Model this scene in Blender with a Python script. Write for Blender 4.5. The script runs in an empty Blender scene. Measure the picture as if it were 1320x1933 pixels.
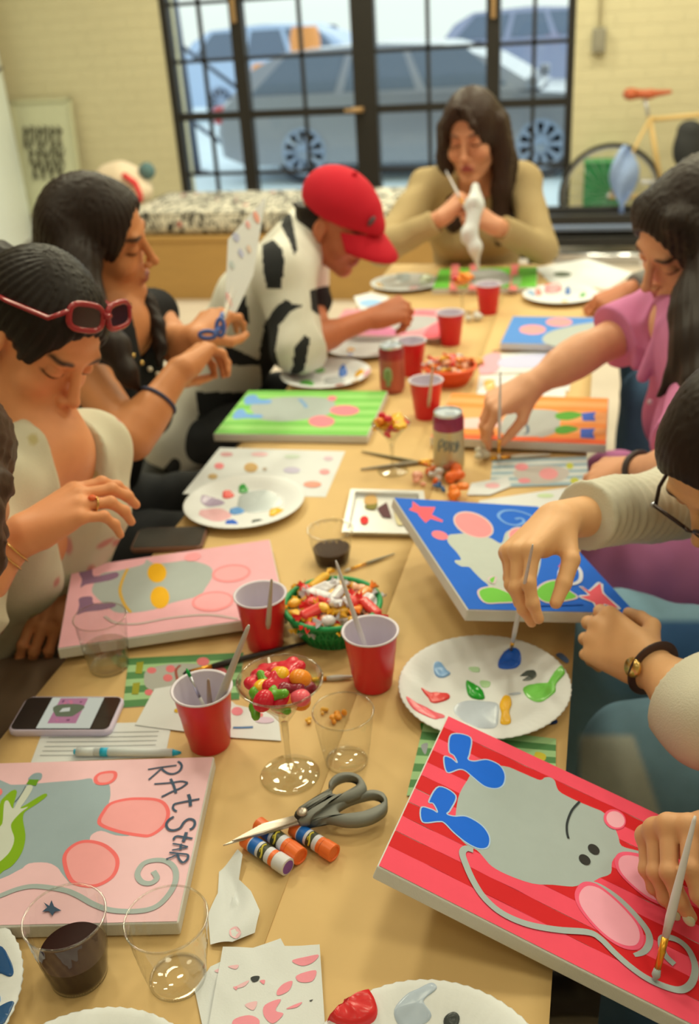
import bpy, bmesh, math, random
import numpy as np
from mathutils import Vector, Matrix
random.seed(7)
scene = bpy.context.scene
COL = scene.collection
Q = 1.0            # voxel size factor of the sculpted figures
# ------------------------------------------------------------------ camera
W, H, FPX = 1320, 1933, 1880.0
YAW, PITCH, ROLL = [math.radians(a) for a in (15.137, 26.74, 3.789)]
CAM = np.array([0.0, 0.0, 1.57])
T = 0.74           # table top height
_f = np.array([-math.sin(YAW)*math.cos(PITCH), math.cos(YAW)*math.cos(PITCH), -math.sin(PITCH)])
_r = np.array([math.cos(YAW), math.sin(YAW), 0.0])
_d = np.cross(_f, _r)
CR = math.cos(ROLL)*_r + math.sin(ROLL)*_d
CD = -math.sin(ROLL)*_r + math.cos(ROLL)*_d
CF = _f
def ray(px, py): return CF + CR*(px-W/2)/FPX + CD*(py-H/2)/FPX
def at(px, py, z=T):
    r = ray(px, py); return CAM + r*((z-CAM[2])/r[2])
def atx(px, py, x):
    r = ray(px, py); return CAM + r*((x-CAM[0])/r[0])
def aty(px, py, y):
    r = ray(px, py); return CAM + r*((y-CAM[1])/r[1])
def pd(px, py, depth): return CAM + ray(px, py)*depth
def plane_at(px, py, P0, n):
    r = ray(px, py); return CAM + r*(np.dot(P0-CAM, n)/np.dot(r, n))
def proj(P):
    d = np.asarray(P, float)-CAM; z = d@CF
    return W/2+FPX*(d@CR)/z, H/2+FPX*(d@CD)/z
cd = bpy.data.cameras.new('camera'); cam = bpy.data.objects.new('camera', cd); COL.objects.link(cam)
cam.matrix_world = Matrix(((CR[0], -CD[0], -CF[0], CAM[0]), (CR[1], -CD[1], -CF[1], CAM[1]), (CR[2], -CD[2], -CF[2], CAM[2]), (0, 0, 0, 1)))
cd.sensor_fit = 'VERTICAL'; cd.sensor_height = 36.0; cd.sensor_width = 24.0
cd.lens = 36.0*FPX/H; cd.clip_start = 0.02; cd.clip_end = 200
cd.dof.use_dof = True; cd.dof.focus_distance = 0.98; cd.dof.aperture_fstop = 4.6; cd.dof.aperture_blades = 0
scene.camera = cam
scene.cycles.transparent_max_bounces = 40
# ------------------------------------------------------------------ materials
def lin(c):
    c = c/255.0
    return c/12.92 if c <= 0.04045 else ((c+0.055)/1.055)**2.4
ILL = (0.90, 0.84, 0.62)
RED_C = CAM+(np.array([-.0054, .8243, .7325])-CAM)*.965; RED_E = (-.109, -.0822, .3247); RED_W, RED_H = .356*.965, .279*.965
def C(rgb):
    return tuple(min(0.93, max(0.004, lin(v)/i)) for v, i in zip(rgb, ILL))+(1.0,)
MATS = {}
def mat(name, rgb=None, rough=0.6, metal=0.0, var=0.06, vscale=30.0, bump=0.0, bscale=200.0, spec=0.4, attr=None, sss=0.0, coat=0.0, stretch=None, raw=False, bdist=0.002):
    if name in MATS: return MATS[name]
    m = bpy.data.materials.new(name); m.use_nodes = True; nt = m.node_tree; N = nt.nodes; L = nt.links
    b = N['Principled BSDF']; c = tuple(rgb)+(1,) if raw else C(rgb)
    b.inputs['Roughness'].default_value = rough; b.inputs['Metallic'].default_value = metal
    b.inputs['Specular IOR Level'].default_value = spec
    if coat: b.inputs['Coat Weight'].default_value = coat; b.inputs['Coat Roughness'].default_value = 0.1
    tc = N.new('ShaderNodeTexCoord'); src = tc.outputs['Object']
    if stretch:
        mp = N.new('ShaderNodeMapping'); mp.inputs['Scale'].default_value = stretch; L.new(src, mp.inputs['Vector']); src = mp.outputs['Vector']
    nz = N.new('ShaderNodeTexNoise'); nz.inputs['Scale'].default_value = vscale; nz.inputs['Detail'].default_value = 3
    L.new(src, nz.inputs['Vector'])
    mr = N.new('ShaderNodeMapRange'); mr.inputs['To Min'].default_value = 1-var; mr.inputs['To Max'].default_value = 1+var
    L.new(nz.outputs['Fac'], mr.inputs['Value'])
    mx = N.new('ShaderNodeMix'); mx.data_type = 'RGBA'; mx.blend_type = 'MULTIPLY'; mx.inputs['Factor'].default_value = 1.0
    if attr:
        a = N.new('ShaderNodeAttribute'); a.attribute_name = attr; L.new(a.outputs['Color'], mx.inputs['A'])
    else: mx.inputs['A'].default_value = c
    L.new(mr.outputs['Result'], mx.inputs['B']); L.new(mx.outputs['Result'], b.inputs['Base Color'])
    if sss:
        b.inputs['Subsurface Weight'].default_value = sss; b.inputs['Subsurface Radius'].default_value = (0.012, 0.005, 0.003); b.inputs['Subsurface Scale'].default_value = 1.0
    if bump:
        n2 = N.new('ShaderNodeTexNoise'); n2.inputs['Scale'].default_value = bscale; n2.inputs['Detail'].default_value = 4
        L.new(src, n2.inputs['Vector'])
        bp = N.new('ShaderNodeBump'); bp.inputs['Strength'].default_value = bump; bp.inputs['Distance'].default_value = bdist
        L.new(n2.outputs['Fac'], bp.inputs['Height']); L.new(bp.outputs['Normal'], b.inputs['Normal'])
    MATS[name] = m; return m
def clear_mat(name, tint=(0.97, 0.97, 0.96), gloss=0.02, ior=1.45, diffuse=0.0):
    """thin clear plastic or pane glass: transparent, with a Fresnel gloss"""
    if name in MATS: return MATS[name]
    m = bpy.data.materials.new(name); m.use_nodes = True; nt = m.node_tree; N = nt.nodes; L = nt.links
    N.remove(N['Principled BSDF']); out = N['Material Output']
    t = N.new('ShaderNodeBsdfTransparent'); t.inputs['Color'].default_value = tuple(tint)+(1,)
    g = N.new('ShaderNodeBsdfGlossy'); g.inputs['Roughness'].default_value = gloss
    lw = N.new('ShaderNodeLayerWeight'); lw.inputs['Blend'].default_value = .5
    pw = N.new('ShaderNodeMath'); pw.operation = 'POWER'; pw.inputs[1].default_value = 4.0; L.new(lw.outputs['Facing'], pw.inputs[0])
    f = N.new('ShaderNodeMath'); f.operation = 'MULTIPLY_ADD'; f.inputs[1].default_value = .85; f.inputs[2].default_value = .02+.12*(ior-1.3); L.new(pw.outputs[0], f.inputs[0])
    x = N.new('ShaderNodeMixShader'); L.new(f.outputs[0], x.inputs['Fac']); L.new(t.outputs[0], x.inputs[1]); L.new(g.outputs[0], x.inputs[2])
    last = x
    if diffuse:
        d = N.new('ShaderNodeBsdfDiffuse'); d.inputs['Color'].default_value = (0.8, 0.8, 0.78, 1)
        y = N.new('ShaderNodeMixShader'); y.inputs['Fac'].default_value = diffuse; L.new(x.outputs[0], y.inputs[1]); L.new(d.outputs[0], y.inputs[2]); last = y
    L.new(last.outputs[0], out.inputs['Surface']); MATS[name] = m; return m
def liquid_mat(name, rgb, density=0.0):
    if name in MATS: return MATS[name]
    m = bpy.data.materials.new(name); m.use_nodes = True; b = m.node_tree.nodes['Principled BSDF']
    b.inputs['Base Color'].default_value = tuple(rgb)+(1,); b.inputs['Transmission Weight'].default_value = 1.0
    b.inputs['Roughness'].default_value = 0.0; b.inputs['IOR'].default_value = 1.33
    MATS[name] = m; return m
# ------------------------------------------------------------------ tagging
def tag(o, label, cat, group=None, kind=None):
    if label: o['label'] = label
    if cat: o['category'] = cat
    if group: o['group'] = group
    if kind: o['kind'] = kind
    return o
def thing(name, label, cat, loc=(0, 0, 0), rotz=0.0, group=None):
    o = bpy.data.objects.new(name, None); COL.objects.link(o); o.empty_display_size = 0.05
    o.location = tuple(float(v) for v in loc); o.rotation_euler = (0, 0, rotz)
    return tag(o, label, cat, group)
def copy_thing(src, label=None, loc=None, rot=None, group=None, scale=None):
    c = src.copy(); COL.objects.link(c)
    if loc is not None: c.location = tuple(float(v) for v in loc)
    if rot is not None: c.rotation_euler = rot if hasattr(rot, '__len__') else (0, 0, rot)
    if scale is not None: c.scale = (scale,)*3 if not hasattr(scale, '__len__') else scale
    if label: c['label'] = label
    if group: c['group'] = group
    for ch in [o for o in list(COL.objects) if o.parent == src]:
        d = ch.copy(); COL.objects.link(d); d.parent = c
        for g in [o for o in list(COL.objects) if o.parent == ch]:
            e = g.copy(); COL.objects.link(e); e.parent = d
    return c
# ------------------------------------------------------------------ mesh builder
def frame_to(D, up=(0, 0, 1)):
    D = np.asarray(D, float); D = D/np.linalg.norm(D); up = np.asarray(up, float)
    X = np.cross(up, D)
    if np.linalg.norm(X) < 1e-4: X = np.cross((0, 1, 0), D)
    X /= np.linalg.norm(X); Y = np.cross(D, X); return X, Y, D
class MB:
    def __init__(s): s.v = []; s.f = []; s.m = []; s.cur = 0; s.M = None
    def mat(s, i): s.cur = i; return s
    def xf(s, M): s.M = M; return s
    def add(s, vs, fs):
        b = len(s.v)
        if s.M is not None: vs = [tuple(s.M @ Vector(tuple(map(float, p)))) for p in vs]
        s.v += [tuple(map(float, p)) for p in vs]; s.f += [tuple(b+i for i in f) for f in fs]; s.m += [s.cur]*len(fs); return s
    def box(s, c, size, rz=0.0, bev=0.0, axes=None):
        hx, hy, hz = [q/2 for q in size]
        if axes is None: axes = (np.array([math.cos(rz), math.sin(rz), 0]), np.array([-math.sin(rz), math.cos(rz), 0]), np.array([0, 0, 1.0]))
        A, B, D = axes; c = np.asarray(c, float)
        if bev <= 0:
            vs = [c+A*x*hx+B*y*hy+D*z*hz for z in (-1, 1) for y in (-1, 1) for x in (-1, 1)]
            fs = [(0, 2, 3, 1), (4, 5, 7, 6), (0, 1, 5, 4), (2, 6, 7, 3), (0, 4, 6, 2), (1, 3, 7, 5)]
            return s.add(vs, fs)
        bm = bmesh.new(); bmesh.ops.create_cube(bm, size=2)
        for v in bm.verts: v.co = Vector((v.co.x*hx, v.co.y*hy, v.co.z*hz))
        bmesh.ops.bevel(bm, geom=bm.edges[:], offset=min(bev, hx*.95, hy*.95, hz*.95), segments=3, affect='EDGES', profile=0.5)
        bm.verts.index_update(); vs = [c+A*v.co.x+B*v.co.y+D*v.co.z for v in bm.verts]
        fs = [tuple(v.index for v in f.verts) for f in bm.faces]; bm.free(); return s.add(vs, fs)
    def rbox(s, c, size, r, rz=0.0, n=6, zb=0.0):
        """flat slab with rounded corners in plan"""
        hx, hy, hz = [q/2 for q in size]; pts = []
        for cx, cy, a0 in ((hx-r, hy-r, 0), (-hx+r, hy-r, 90), (-hx+r, -hy+r, 180), (hx-r, -hy+r, 270)):
            for i in range(n+1):
                a = math.radians(a0+90*i/n); pts.append((cx+r*math.cos(a), cy+r*math.sin(a)))
        rings = [(-hz, zb), (-hz+zb, 0), (hz-zb, 0), (hz, zb)] if zb else [(-hz, 0), (hz, 0)]
        vs = []; N = len(pts); ca, sa = math.cos(rz), math.sin(rz)
        for z, ins in rings:
            for x, y in pts:
                q = 1-ins/max(hx, hy); x2, y2 = x*q, y*q
                vs.append((c[0]+x2*ca-y2*sa, c[1]+x2*sa+y2*ca, c[2]+z))
        fs = [tuple(range(N-1, -1, -1)), tuple(range(N*(len(rings)-1), N*len(rings)))]
        for k in range(len(rings)-1):
            for i in range(N): fs.append((k*N+i, k*N+(i+1) % N, (k+1)*N+(i+1) % N, (k+1)*N+i))
        return s.add(vs, fs)
    def lathe(s, prof, c=(0, 0, 0), n=32, axis=(0, 0, 1), flute=None, closed=False):
        X, Y, D = frame_to(axis); c = np.asarray(c, float); vs = []; fs = []
        for r, z in prof:
            for i in range(n):
                a = 2*math.pi*i/n; rr = r*(1+flute(a, z)) if flute else r
                vs.append(c+X*rr*math.cos(a)+Y*rr*math.sin(a)+D*z)
        for k in range(len(prof)-1):
            for i in range(n): fs.append((k*n+i, k*n+(i+1) % n, (k+1)*n+(i+1) % n, (k+1)*n+i))
        if closed:
            k = len(prof)-1
            for i in range(n): fs.append((k*n+i, k*n+(i+1) % n, (i+1) % n, i))
        else:
            if prof[0][0] > 1e-5: fs.append(tuple(range(n-1, -1, -1)))
            if prof[-1][0] > 1e-5: fs.append(tuple((len(prof)-1)*n+i for i in range(n)))
        return s.add(vs, fs)
    def shell(s, prof, c=(0, 0, 0), n=32, axis=(0, 0, 1), flute=None):
        """open lathe, no caps"""
        X, Y, D = frame_to(axis); c = np.asarray(c, float); vs = []; fs = []
        for r, z in prof:
            for i in range(n):
                a = 2*math.pi*i/n; rr = r*(1+flute(a, z)) if flute else r
                vs.append(c+X*rr*math.cos(a)+Y*rr*math.sin(a)+D*z)
        for k in range(len(prof)-1):
            for i in range(n): fs.append((k*n+i, k*n+(i+1) % n, (k+1)*n+(i+1) % n, (k+1)*n+i))
        return s.add(vs, fs)
    def tube(s, path, rad, n=10, closed=False, flat=None):
        path = [np.asarray(p, float) for p in path]; P = len(path)
        if not hasattr(rad, '__len__'): rad = [rad]*P
        vs = []; fs = []; prevX = None
        for k in range(P):
            if closed: d = path[(k+1) % P]-path[k-1]
            else: d = path[min(k+1, P-1)]-path[max(k-1, 0)]
            d = d/(np.linalg.norm(d)+1e-12)
            if prevX is None: X, Y, _ = frame_to(d)
            else:
                X = prevX-d*np.dot(prevX, d); X /= (np.linalg.norm(X)+1e-12); Y = np.cross(d, X)
            prevX = X; r = rad[k]
            for i in range(n):
                a = 2*math.pi*i/n; vs.append(path[k]+X*r*math.cos(a)+Y*r*math.sin(a)*(flat or 1))
        for k in range(P if closed else P-1):
            k2 = (k+1) % P
            for i in range(n): fs.append((k*n+i, k*n+(i+1) % n, k2*n+(i+1) % n, k2*n+i))
        if not closed: fs.append(tuple(range(n-1, -1, -1))); fs.append(tuple((P-1)*n+i for i in range(n)))
        return s.add(vs, fs)
    def ball(s, c, r, n=14, axes=None):
        if not hasattr(r, '__len__'): r = (r, r, r)
        c = np.asarray(c, float); A = axes or (np.array([1., 0, 0]), np.array([0, 1., 0]), np.array([0, 0, 1.])); m = n//2; vs = []; fs = []
        for k in range(1, m):
            t = math.pi*k/m
            for i in range(n):
                p = 2*math.pi*i/n; vs.append(c+A[0]*r[0]*math.sin(t)*math.cos(p)+A[1]*r[1]*math.sin(t)*math.sin(p)+A[2]*r[2]*math.cos(t))
        vs.append(c+A[2]*r[2]); vs.append(c-A[2]*r[2]); top = len(vs)-2; bot = top+1
        for k in range(m-2):
            for i in range(n): fs.append((k*n+i, (k+1)*n+i, (k+1)*n+(i+1) % n, k*n+(i+1) % n))
        for i in range(n): fs.append((top, i, (i+1) % n)); fs.append((bot, (m-2)*n+(i+1) % n, (m-2)*n+i))
        return s.add(vs, fs)
    def poly(s, pts): return s.add(pts, [tuple(range(len(pts)))])
    def prism(s, pts, up):
        pts = [np.asarray(p, float) for p in pts]; n = len(pts); up = np.asarray(up, float)
        nrm = sum(np.cross(pts[i]-pts[0], pts[(i+1) % n]-pts[0]) for i in range(1, n))
        if np.dot(nrm, up) < 0: pts = pts[::-1]
        vs = pts+[p+up for p in pts]
        return s.add(vs, [tuple(range(n-1, -1, -1)), tuple(range(n, 2*n))]+[(i, (i+1) % n, n+(i+1) % n, n+i) for i in range(n)])
    def build(s, name, mats, parent=None, smooth=False, off=None, angle=None):
        me = bpy.data.meshes.new(name)
        vs = s.v if off is None else [tuple(np.asarray(p)-np.asarray(off)) for p in s.v]
        me.from_pydata(vs, [], s.f)
        if not isinstance(mats, (list, tuple)): mats = [mats]
        for m in mats: me.materials.append(m)
        me.polygons.foreach_set('material_index', s.m)
        if smooth: me.polygons.foreach_set('use_smooth', [True]*len(me.polygons))
        me.update()
        if smooth and angle:
            try: me.set_sharp_from_angle(angle=math.radians(angle))
            except Exception: pass
        o = bpy.data.objects.new(name, me); COL.objects.link(o)
        if parent is not None: o.parent = parent
        return o
def catmull(pts, closed=True, sub=5):
    P = [np.asarray(p, float) for p in pts]; n = len(P); out = []
    rng = range(n) if closed else range(n-1)
    for i in rng:
        p1, p2 = P[i], P[(i+1) % n]
        p0 = P[i-1] if (closed or i > 0) else p1
        p3 = P[(i+2) % n] if (closed or i+2 < n) else p2
        for k in range(sub):
            t = k/sub; out.append(0.5*((2*p1)+(-p0+p2)*t+(2*p0-5*p1+4*p2-p3)*t*t+(-p0+3*p1-3*p2+p3)*t**3))
    if not closed: out.append(P[-1])
    return out
# ------------------------------------------------------------------ implicit-surface sculpting of figures and cloth
def nrm(v): v = np.asarray(v, float); return v/(np.linalg.norm(v)+1e-12)
class Sdf:
    def __init__(s): s.P = []
    def cone(s, a, b, ra, rb=None, k=0.015, op='add', cut=(None, None)):
        s.P.append(('cone', np.asarray(a, float), np.asarray(b, float), ra, ra if rb is None else rb, k, op, cut)); return s
    def ell(s, c, r, axes=None, k=0.015, op='add'):
        if not hasattr(r, '__len__'): r = (r, r, r)
        s.P.append(('ell', np.asarray(c, float), np.asarray(r, float), np.eye(3) if axes is None else np.asarray(axes), k, op)); return s
    def chain(s, pts, rad, k=0.012, op='add'):
        for i in range(len(pts)-1): s.cone(pts[i], pts[i+1], rad[i], rad[i+1], k, op)
        return s
    def half(s, p, n, k=0.004):
        s.P.append(('half', np.asarray(p, float), nrm(n), k, 'sub')); return s
    @staticmethod
    def _box(p):
        if p[0] == 'cone':
            r = max(p[3], p[4]); return np.minimum(p[1], p[2])-r, np.maximum(p[1], p[2])+r, p[5]
        if p[0] == 'ell':
            r = p[2].max(); return p[1]-r, p[1]+r, p[4]
    def grid(s, res):
        lo = np.full(3, 9e9); hi = -lo
        for p in s.P:
            if p[0] == 'half' or p[-1] == 'sub' or (p[0] == 'cone' and p[6] == 'sub'): continue
            a, b, k = s._box(p); lo = np.minimum(lo, a-k-3*res); hi = np.maximum(hi, b+k+3*res)
        n = np.ceil((hi-lo)/res).astype(int)+1
        D = np.full(n, 1.0, np.float32); ax = [lo[i]+res*np.arange(n[i]) for i in range(3)]
        for p in s.P:
            if p[0] == 'half':
                d = ((ax[0][:, None, None]-p[1][0])*p[2][0]+(ax[1][None, :, None]-p[1][1])*p[2][1]+(ax[2][None, None, :]-p[1][2])*p[2][2]).astype(np.float32)
                D = np.maximum(D, d); continue      # keeps the side the normal points away from
            a, b, k = s._box(p); op = p[6] if p[0] == 'cone' else p[5]
            m = k+4*res
            i0 = np.clip(np.floor((a-m-lo)/res).astype(int), 0, n); i1 = np.clip(np.ceil((b+m-lo)/res).astype(int)+1, 0, n)
            if (i1 <= i0).any(): continue
            sl = tuple(slice(i0[i], i1[i]) for i in range(3))
            X = ax[0][sl[0]][:, None, None]; Y = ax[1][sl[1]][None, :, None]; Z = ax[2][sl[2]][None, None, :]
            if p[0] == 'cone':
                A, B, ra, rb = p[1], p[2], p[3], p[4]; u = B-A; L2 = max(u@u, 1e-12)
                x, y, z = X-A[0], Y-A[1], Z-A[2]
                t0 = (x*u[0]+y*u[1]+z*u[2])/L2; t = np.clip(t0, 0, 1)
                d = np.sqrt((x-u[0]*t)**2+(y-u[1]*t)**2+(z-u[2]*t)**2)-(ra+(rb-ra)*t)
                L = math.sqrt(L2)
                if p[7][0]: d = np.maximum(d, -t0*L)
                if p[7][1]: d = np.maximum(d, (t0-1)*L)
            else:
                c, r, axs = p[1], p[2], p[3]; q = []
                x, y, z = X-c[0], Y-c[1], Z-c[2]
                for e in range(3): q.append(x*axs[e][0]+y*axs[e][1]+z*axs[e][2])
                k0 = np.sqrt((q[0]/r[0])**2+(q[1]/r[1])**2+(q[2]/r[2])**2)+1e-9
                k1 = np.sqrt((q[0]/r[0]**2)**2+(q[1]/r[1]**2)**2+(q[2]/r[2]**2)**2)+1e-9
                d = k0*(k0-1)/k1
            cur = D[sl]; kk = max(k, 1e-5)
            if op == 'add':
                h = np.clip(0.5+0.5*(d-cur)/kk, 0, 1); D[sl] = d*(1-h)+cur*h-kk*h*(1-h)
            else:
                d = -d; h = np.clip(0.5-0.5*(d-cur)/kk, 0, 1); D[sl] = d*(1-h)+cur*h+kk*h*(1-h)
        return D, ax, lo
    def mesh(s, name, mats, res=0.004, parent=None, noise=None, color=None, matfn=None, smooth=True, off=None):
        res = res*Q; D, ax, lo = s.grid(res)
        if noise is not None:
            idx = np.nonzero(np.abs(D) < 0.03)
            P = np.stack([ax[i][idx[i]] for i in range(3)], 1); D[idx] += noise(P).astype(np.float32)
        V, F = surface_nets(D); V = V*res+lo
        return raw_mesh(name, V, F, mats, parent, color, matfn, smooth, off)
def surface_nets(D):
    I = D < 0; n = D.shape
    I[0] = I[-1] = False; I[:, 0] = I[:, -1] = False; I[:, :, 0] = I[:, :, -1] = False
    s = np.zeros([q-1 for q in n], np.int8)
    for a in (0, 1):
        for b in (0, 1):
            for c in (0, 1): s += I[a:n[0]-1+a, b:n[1]-1+b, c:n[2]-1+c]
    i, j, k = np.nonzero((s > 0) & (s < 8)); ids = np.full(s.shape, -1, np.int32); ids[i, j, k] = np.arange(len(i))
    del s
    corners = [(a, b, c) for a in (0, 1) for b in (0, 1) for c in (0, 1)]
    val = [D[i+a, j+b, k+c].astype(np.float64) for a, b, c in corners]
    acc = np.zeros((len(i), 3)); cnt = np.zeros(len(i))
    for e0 in range(8):
        for ax_ in range(3):
            c0 = corners[e0]
            if c0[ax_]: continue
            c1 = list(c0); c1[ax_] = 1; e1 = corners.index(tuple(c1))
            v0, v1 = val[e0], val[e1]; m = (v0 < 0) != (v1 < 0)
            t = np.where(m, v0/np.where(np.abs(v0-v1) < 1e-12, 1, v0-v1), 0); t = np.clip(t, 0, 1)
            p = np.tile(np.array(c0, float), (len(i), 1)); p[:, ax_] += t
            acc += p*m[:, None]; cnt += m
    V = acc/np.maximum(cnt, 1)[:, None]+np.stack([i, j, k], 1)
    F = []
    def quads(axis):
        sh = [slice(None)]*3; A = list(sh); B = list(sh); A[axis] = slice(0, n[axis]-1); B[axis] = slice(1, n[axis])
        a, b = I[tuple(A)], I[tuple(B)]; idx = np.nonzero(a != b)
        o = [q for q in range(3) if q != axis]
        ok = (idx[o[0]] > 0) & (idx[o[1]] > 0) & (idx[o[0]] < n[o[0]]-1) & (idx[o[1]] < n[o[1]]-1)
        idx = [q[ok] for q in idx]; flip = a[tuple(idx)]
        def cell(d0, d1):
            q = [w.copy() for w in idx]; q[o[0]] += d0; q[o[1]] += d1; return ids[q[0], q[1], q[2]]
        q = np.stack([cell(-1, -1), cell(0, -1), cell(0, 0), cell(-1, 0)], 1)
        if axis == 1: flip = ~flip
        q[~flip] = q[~flip][:, ::-1]; F.append(q)
    for ax_ in range(3): quads(ax_)
    return V, np.concatenate(F)
def raw_mesh(name, V, F, mats, parent=None, color=None, matfn=None, smooth=True, off=None):
    me = bpy.data.meshes.new(name); nv, nf = len(V), len(F)
    VV = V if off is None else V-np.asarray(off)
    me.vertices.add(nv); me.vertices.foreach_set('co', VV.astype(np.float32).ravel())
    me.loops.add(nf*4); me.loops.foreach_set('vertex_index', F.astype(np.int32).ravel())
    me.polygons.add(nf); me.polygons.foreach_set('loop_start', (np.arange(nf)*4).astype(np.int32))
    try: me.polygons.foreach_set('loop_total', np.full(nf, 4, np.int32))
    except Exception: pass
    if not isinstance(mats, (list, tuple)): mats = [mats]
    for m in mats: me.materials.append(m)
    if smooth: me.polygons.foreach_set('use_smooth', np.ones(nf, bool))
    if matfn is not None:
        ctr = V[F].mean(1); me.polygons.foreach_set('material_index', matfn(ctr).astype(np.int32))
    me.update(calc_edges=True); me.validate()
    if color is not None:
        a = me.color_attributes.new('Col', 'FLOAT_COLOR', 'POINT'); c = np.ones((nv, 4), np.float32); c[:, :3] = color(V)
        a.data.foreach_set('color', c.ravel())
    o = bpy.data.objects.new(name, me); COL.objects.link(o)
    if parent is not None: o.parent = parent
    return o
def wrinkle(amp, freq, seed=0):
    r = np.random.default_rng(seed); K = r.normal(size=(5, 3)); K = K/np.linalg.norm(K, axis=1)[:, None]*freq*np.array([1, .7, 1.4, 1.9, .5])[:, None]; ph = r.uniform(0, 6, 5)
    def f(P):
        w = P+0.012*np.sin(P[:, [1, 2, 0]]*freq*.6+ph[:3]); return amp*np.sin(w@K.T+ph).sum(1)/2.2
    return f
def hbasis(y, p, r):
    y, p, r = [math.radians(a) for a in (y, p, r)]
    F = np.array([math.cos(y)*math.cos(p), math.sin(y)*math.cos(p), -math.sin(p)]); X = np.array([math.sin(y), -math.cos(y), 0]); U = np.cross(X, F)
    X2 = math.cos(r)*X+math.sin(r)*U; U2 = -math.sin(r)*X+math.cos(r)*U
    return np.array([X2, F, U2]).T      # columns: right, forward, up
POSE = {
 'pen':  dict(f=[(52, 48, 22), (60, 52, 28), (68, 60, 30), (70, 62, 35)], th=[(.60, .52, -.60), (.86, -.10, -.50), (.80, -.42, -.30)], spread=.0),
 'pinch': dict(f=[(46, 26, 12), (52, 30, 14), (58, 34, 16), (64, 38, 18)], th=[(.70, .46, -.52), (.84, .0, -.52), (.84, -.12, -.52)], spread=.0),
 'grip': dict(f=[(38, 35, 18), (40, 36, 18), (44, 38, 20), (46, 40, 20)], th=[(.62, .60, -.42), (.90, .10, -.40), (.95, -.05, -.28)], spread=.02),
 'fist': dict(f=[(58, 75, 40), (62, 80, 40), (66, 80, 40), (66, 78, 40)], th=[(.62, .50, -.60), (.72, -.30, -.62), (.5, -.7, -.4)], spread=.0),
 'relax': dict(f=[(22, 30, 16), (26, 34, 18), (30, 38, 20), (32, 40, 20)], th=[(.70, .62, -.34), (.92, .30, -.22), (.97, .12, -.2)], spread=.05),
 'curl': dict(f=[(30, 62, 30), (38, 62, 30), (44, 60, 30), (48, 58, 30)], th=[(.66, .54, -.52), (.90, -.05, -.42), (.9, -.25, -.35)], spread=.02),
}
def hand(S, Wp, D, N, side, pose, sc=1.0):
    X = nrm(D); Z = nrm(np.asarray(N)-X*np.dot(N, X)); Y = np.cross(Z, X); s = side
    Wp = np.asarray(Wp, float)
    def g(x, y, z): return Wp+(X*x+Y*y*s+Z*z)*sc
    P = POSE[pose] if isinstance(pose, str) else pose
    mc = [(.088, .026, .002), (.091, .005, .004), (.085, -.015, .002), (.076, -.032, -.003)]
    ph = [(.042, .025, .021), (.046, .028, .021), (.042, .026, .021), (.033, .020, .019)]
    rd = [(.0094, .0084, .0076, .0066), (.0096, .0086, .0076, .0066), (.009, .008, .0072, .0062), (.008, .007, .0064, .0056)]
    tips = []
    for q, (m, r) in enumerate(zip(mc, (.0125, .0125, .0118, .011))):
        S.cone(g(.006, m[1]*.45, -.002), g(*m), .0205, r, .012)
    S.cone(g(.025, .0, -.008), g(.07, 0, -.006), .017, .013, .012)
    S.cone(g(.028, .018, -.014), g(.062, .02, -.01), .013, .011, .01); S.cone(g(.022, -.02, -.012), g(.06, -.026, -.008), .013, .010, .01)
    for q in range(4):
        a = 0.0; p = np.array(mc[q]); sp = P['spread']*(1.5-q)*1.2
        for j in range(3):
            a += math.radians(P['f'][q][j]); d = np.array([math.cos(a)*math.cos(sp), math.sin(sp), -math.sin(a)])
            p2 = p+d*ph[q][j]; S.cone(g(*p), g(*p2), rd[q][j]*sc, rd[q][j+1]*sc, .0035 if j else .006)
            if j < 2: S.ell(g(*(p2+np.array([math.sin(a), 0, math.cos(a)])*.0012)), rd[q][j+1]*1.06*sc, k=.004)
            pl, p = p, p2
        up = np.array([math.sin(a), 0, math.cos(a)])
        tips.append((g(*p), nrm(g(*p)-g(*pl)), nrm(g(*up)-g(0, 0, 0)), rd[q][3]*sc))
    p = np.array([.018, .020, -.010]); tl = (.046, .033, .027); tr = (.0145, .0112, .0098, .0078)
    for j in range(3):
        d = nrm(P['th'][j]); p2 = p+d*tl[j]; S.cone(g(*p), g(*p2), tr[j]*sc, tr[j+1]*sc, .012 if j == 0 else .0035); pl, p = p, p2
    tipd = nrm(g(*p)-g(*pl)); side_up = nrm(np.cross(tipd, nrm(Y*s))*1.0); tips.append((g(*p), tipd, nrm(Y*s*0.55+Z*.5+X*.0), tr[3]*sc))
    return tips, g
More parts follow.
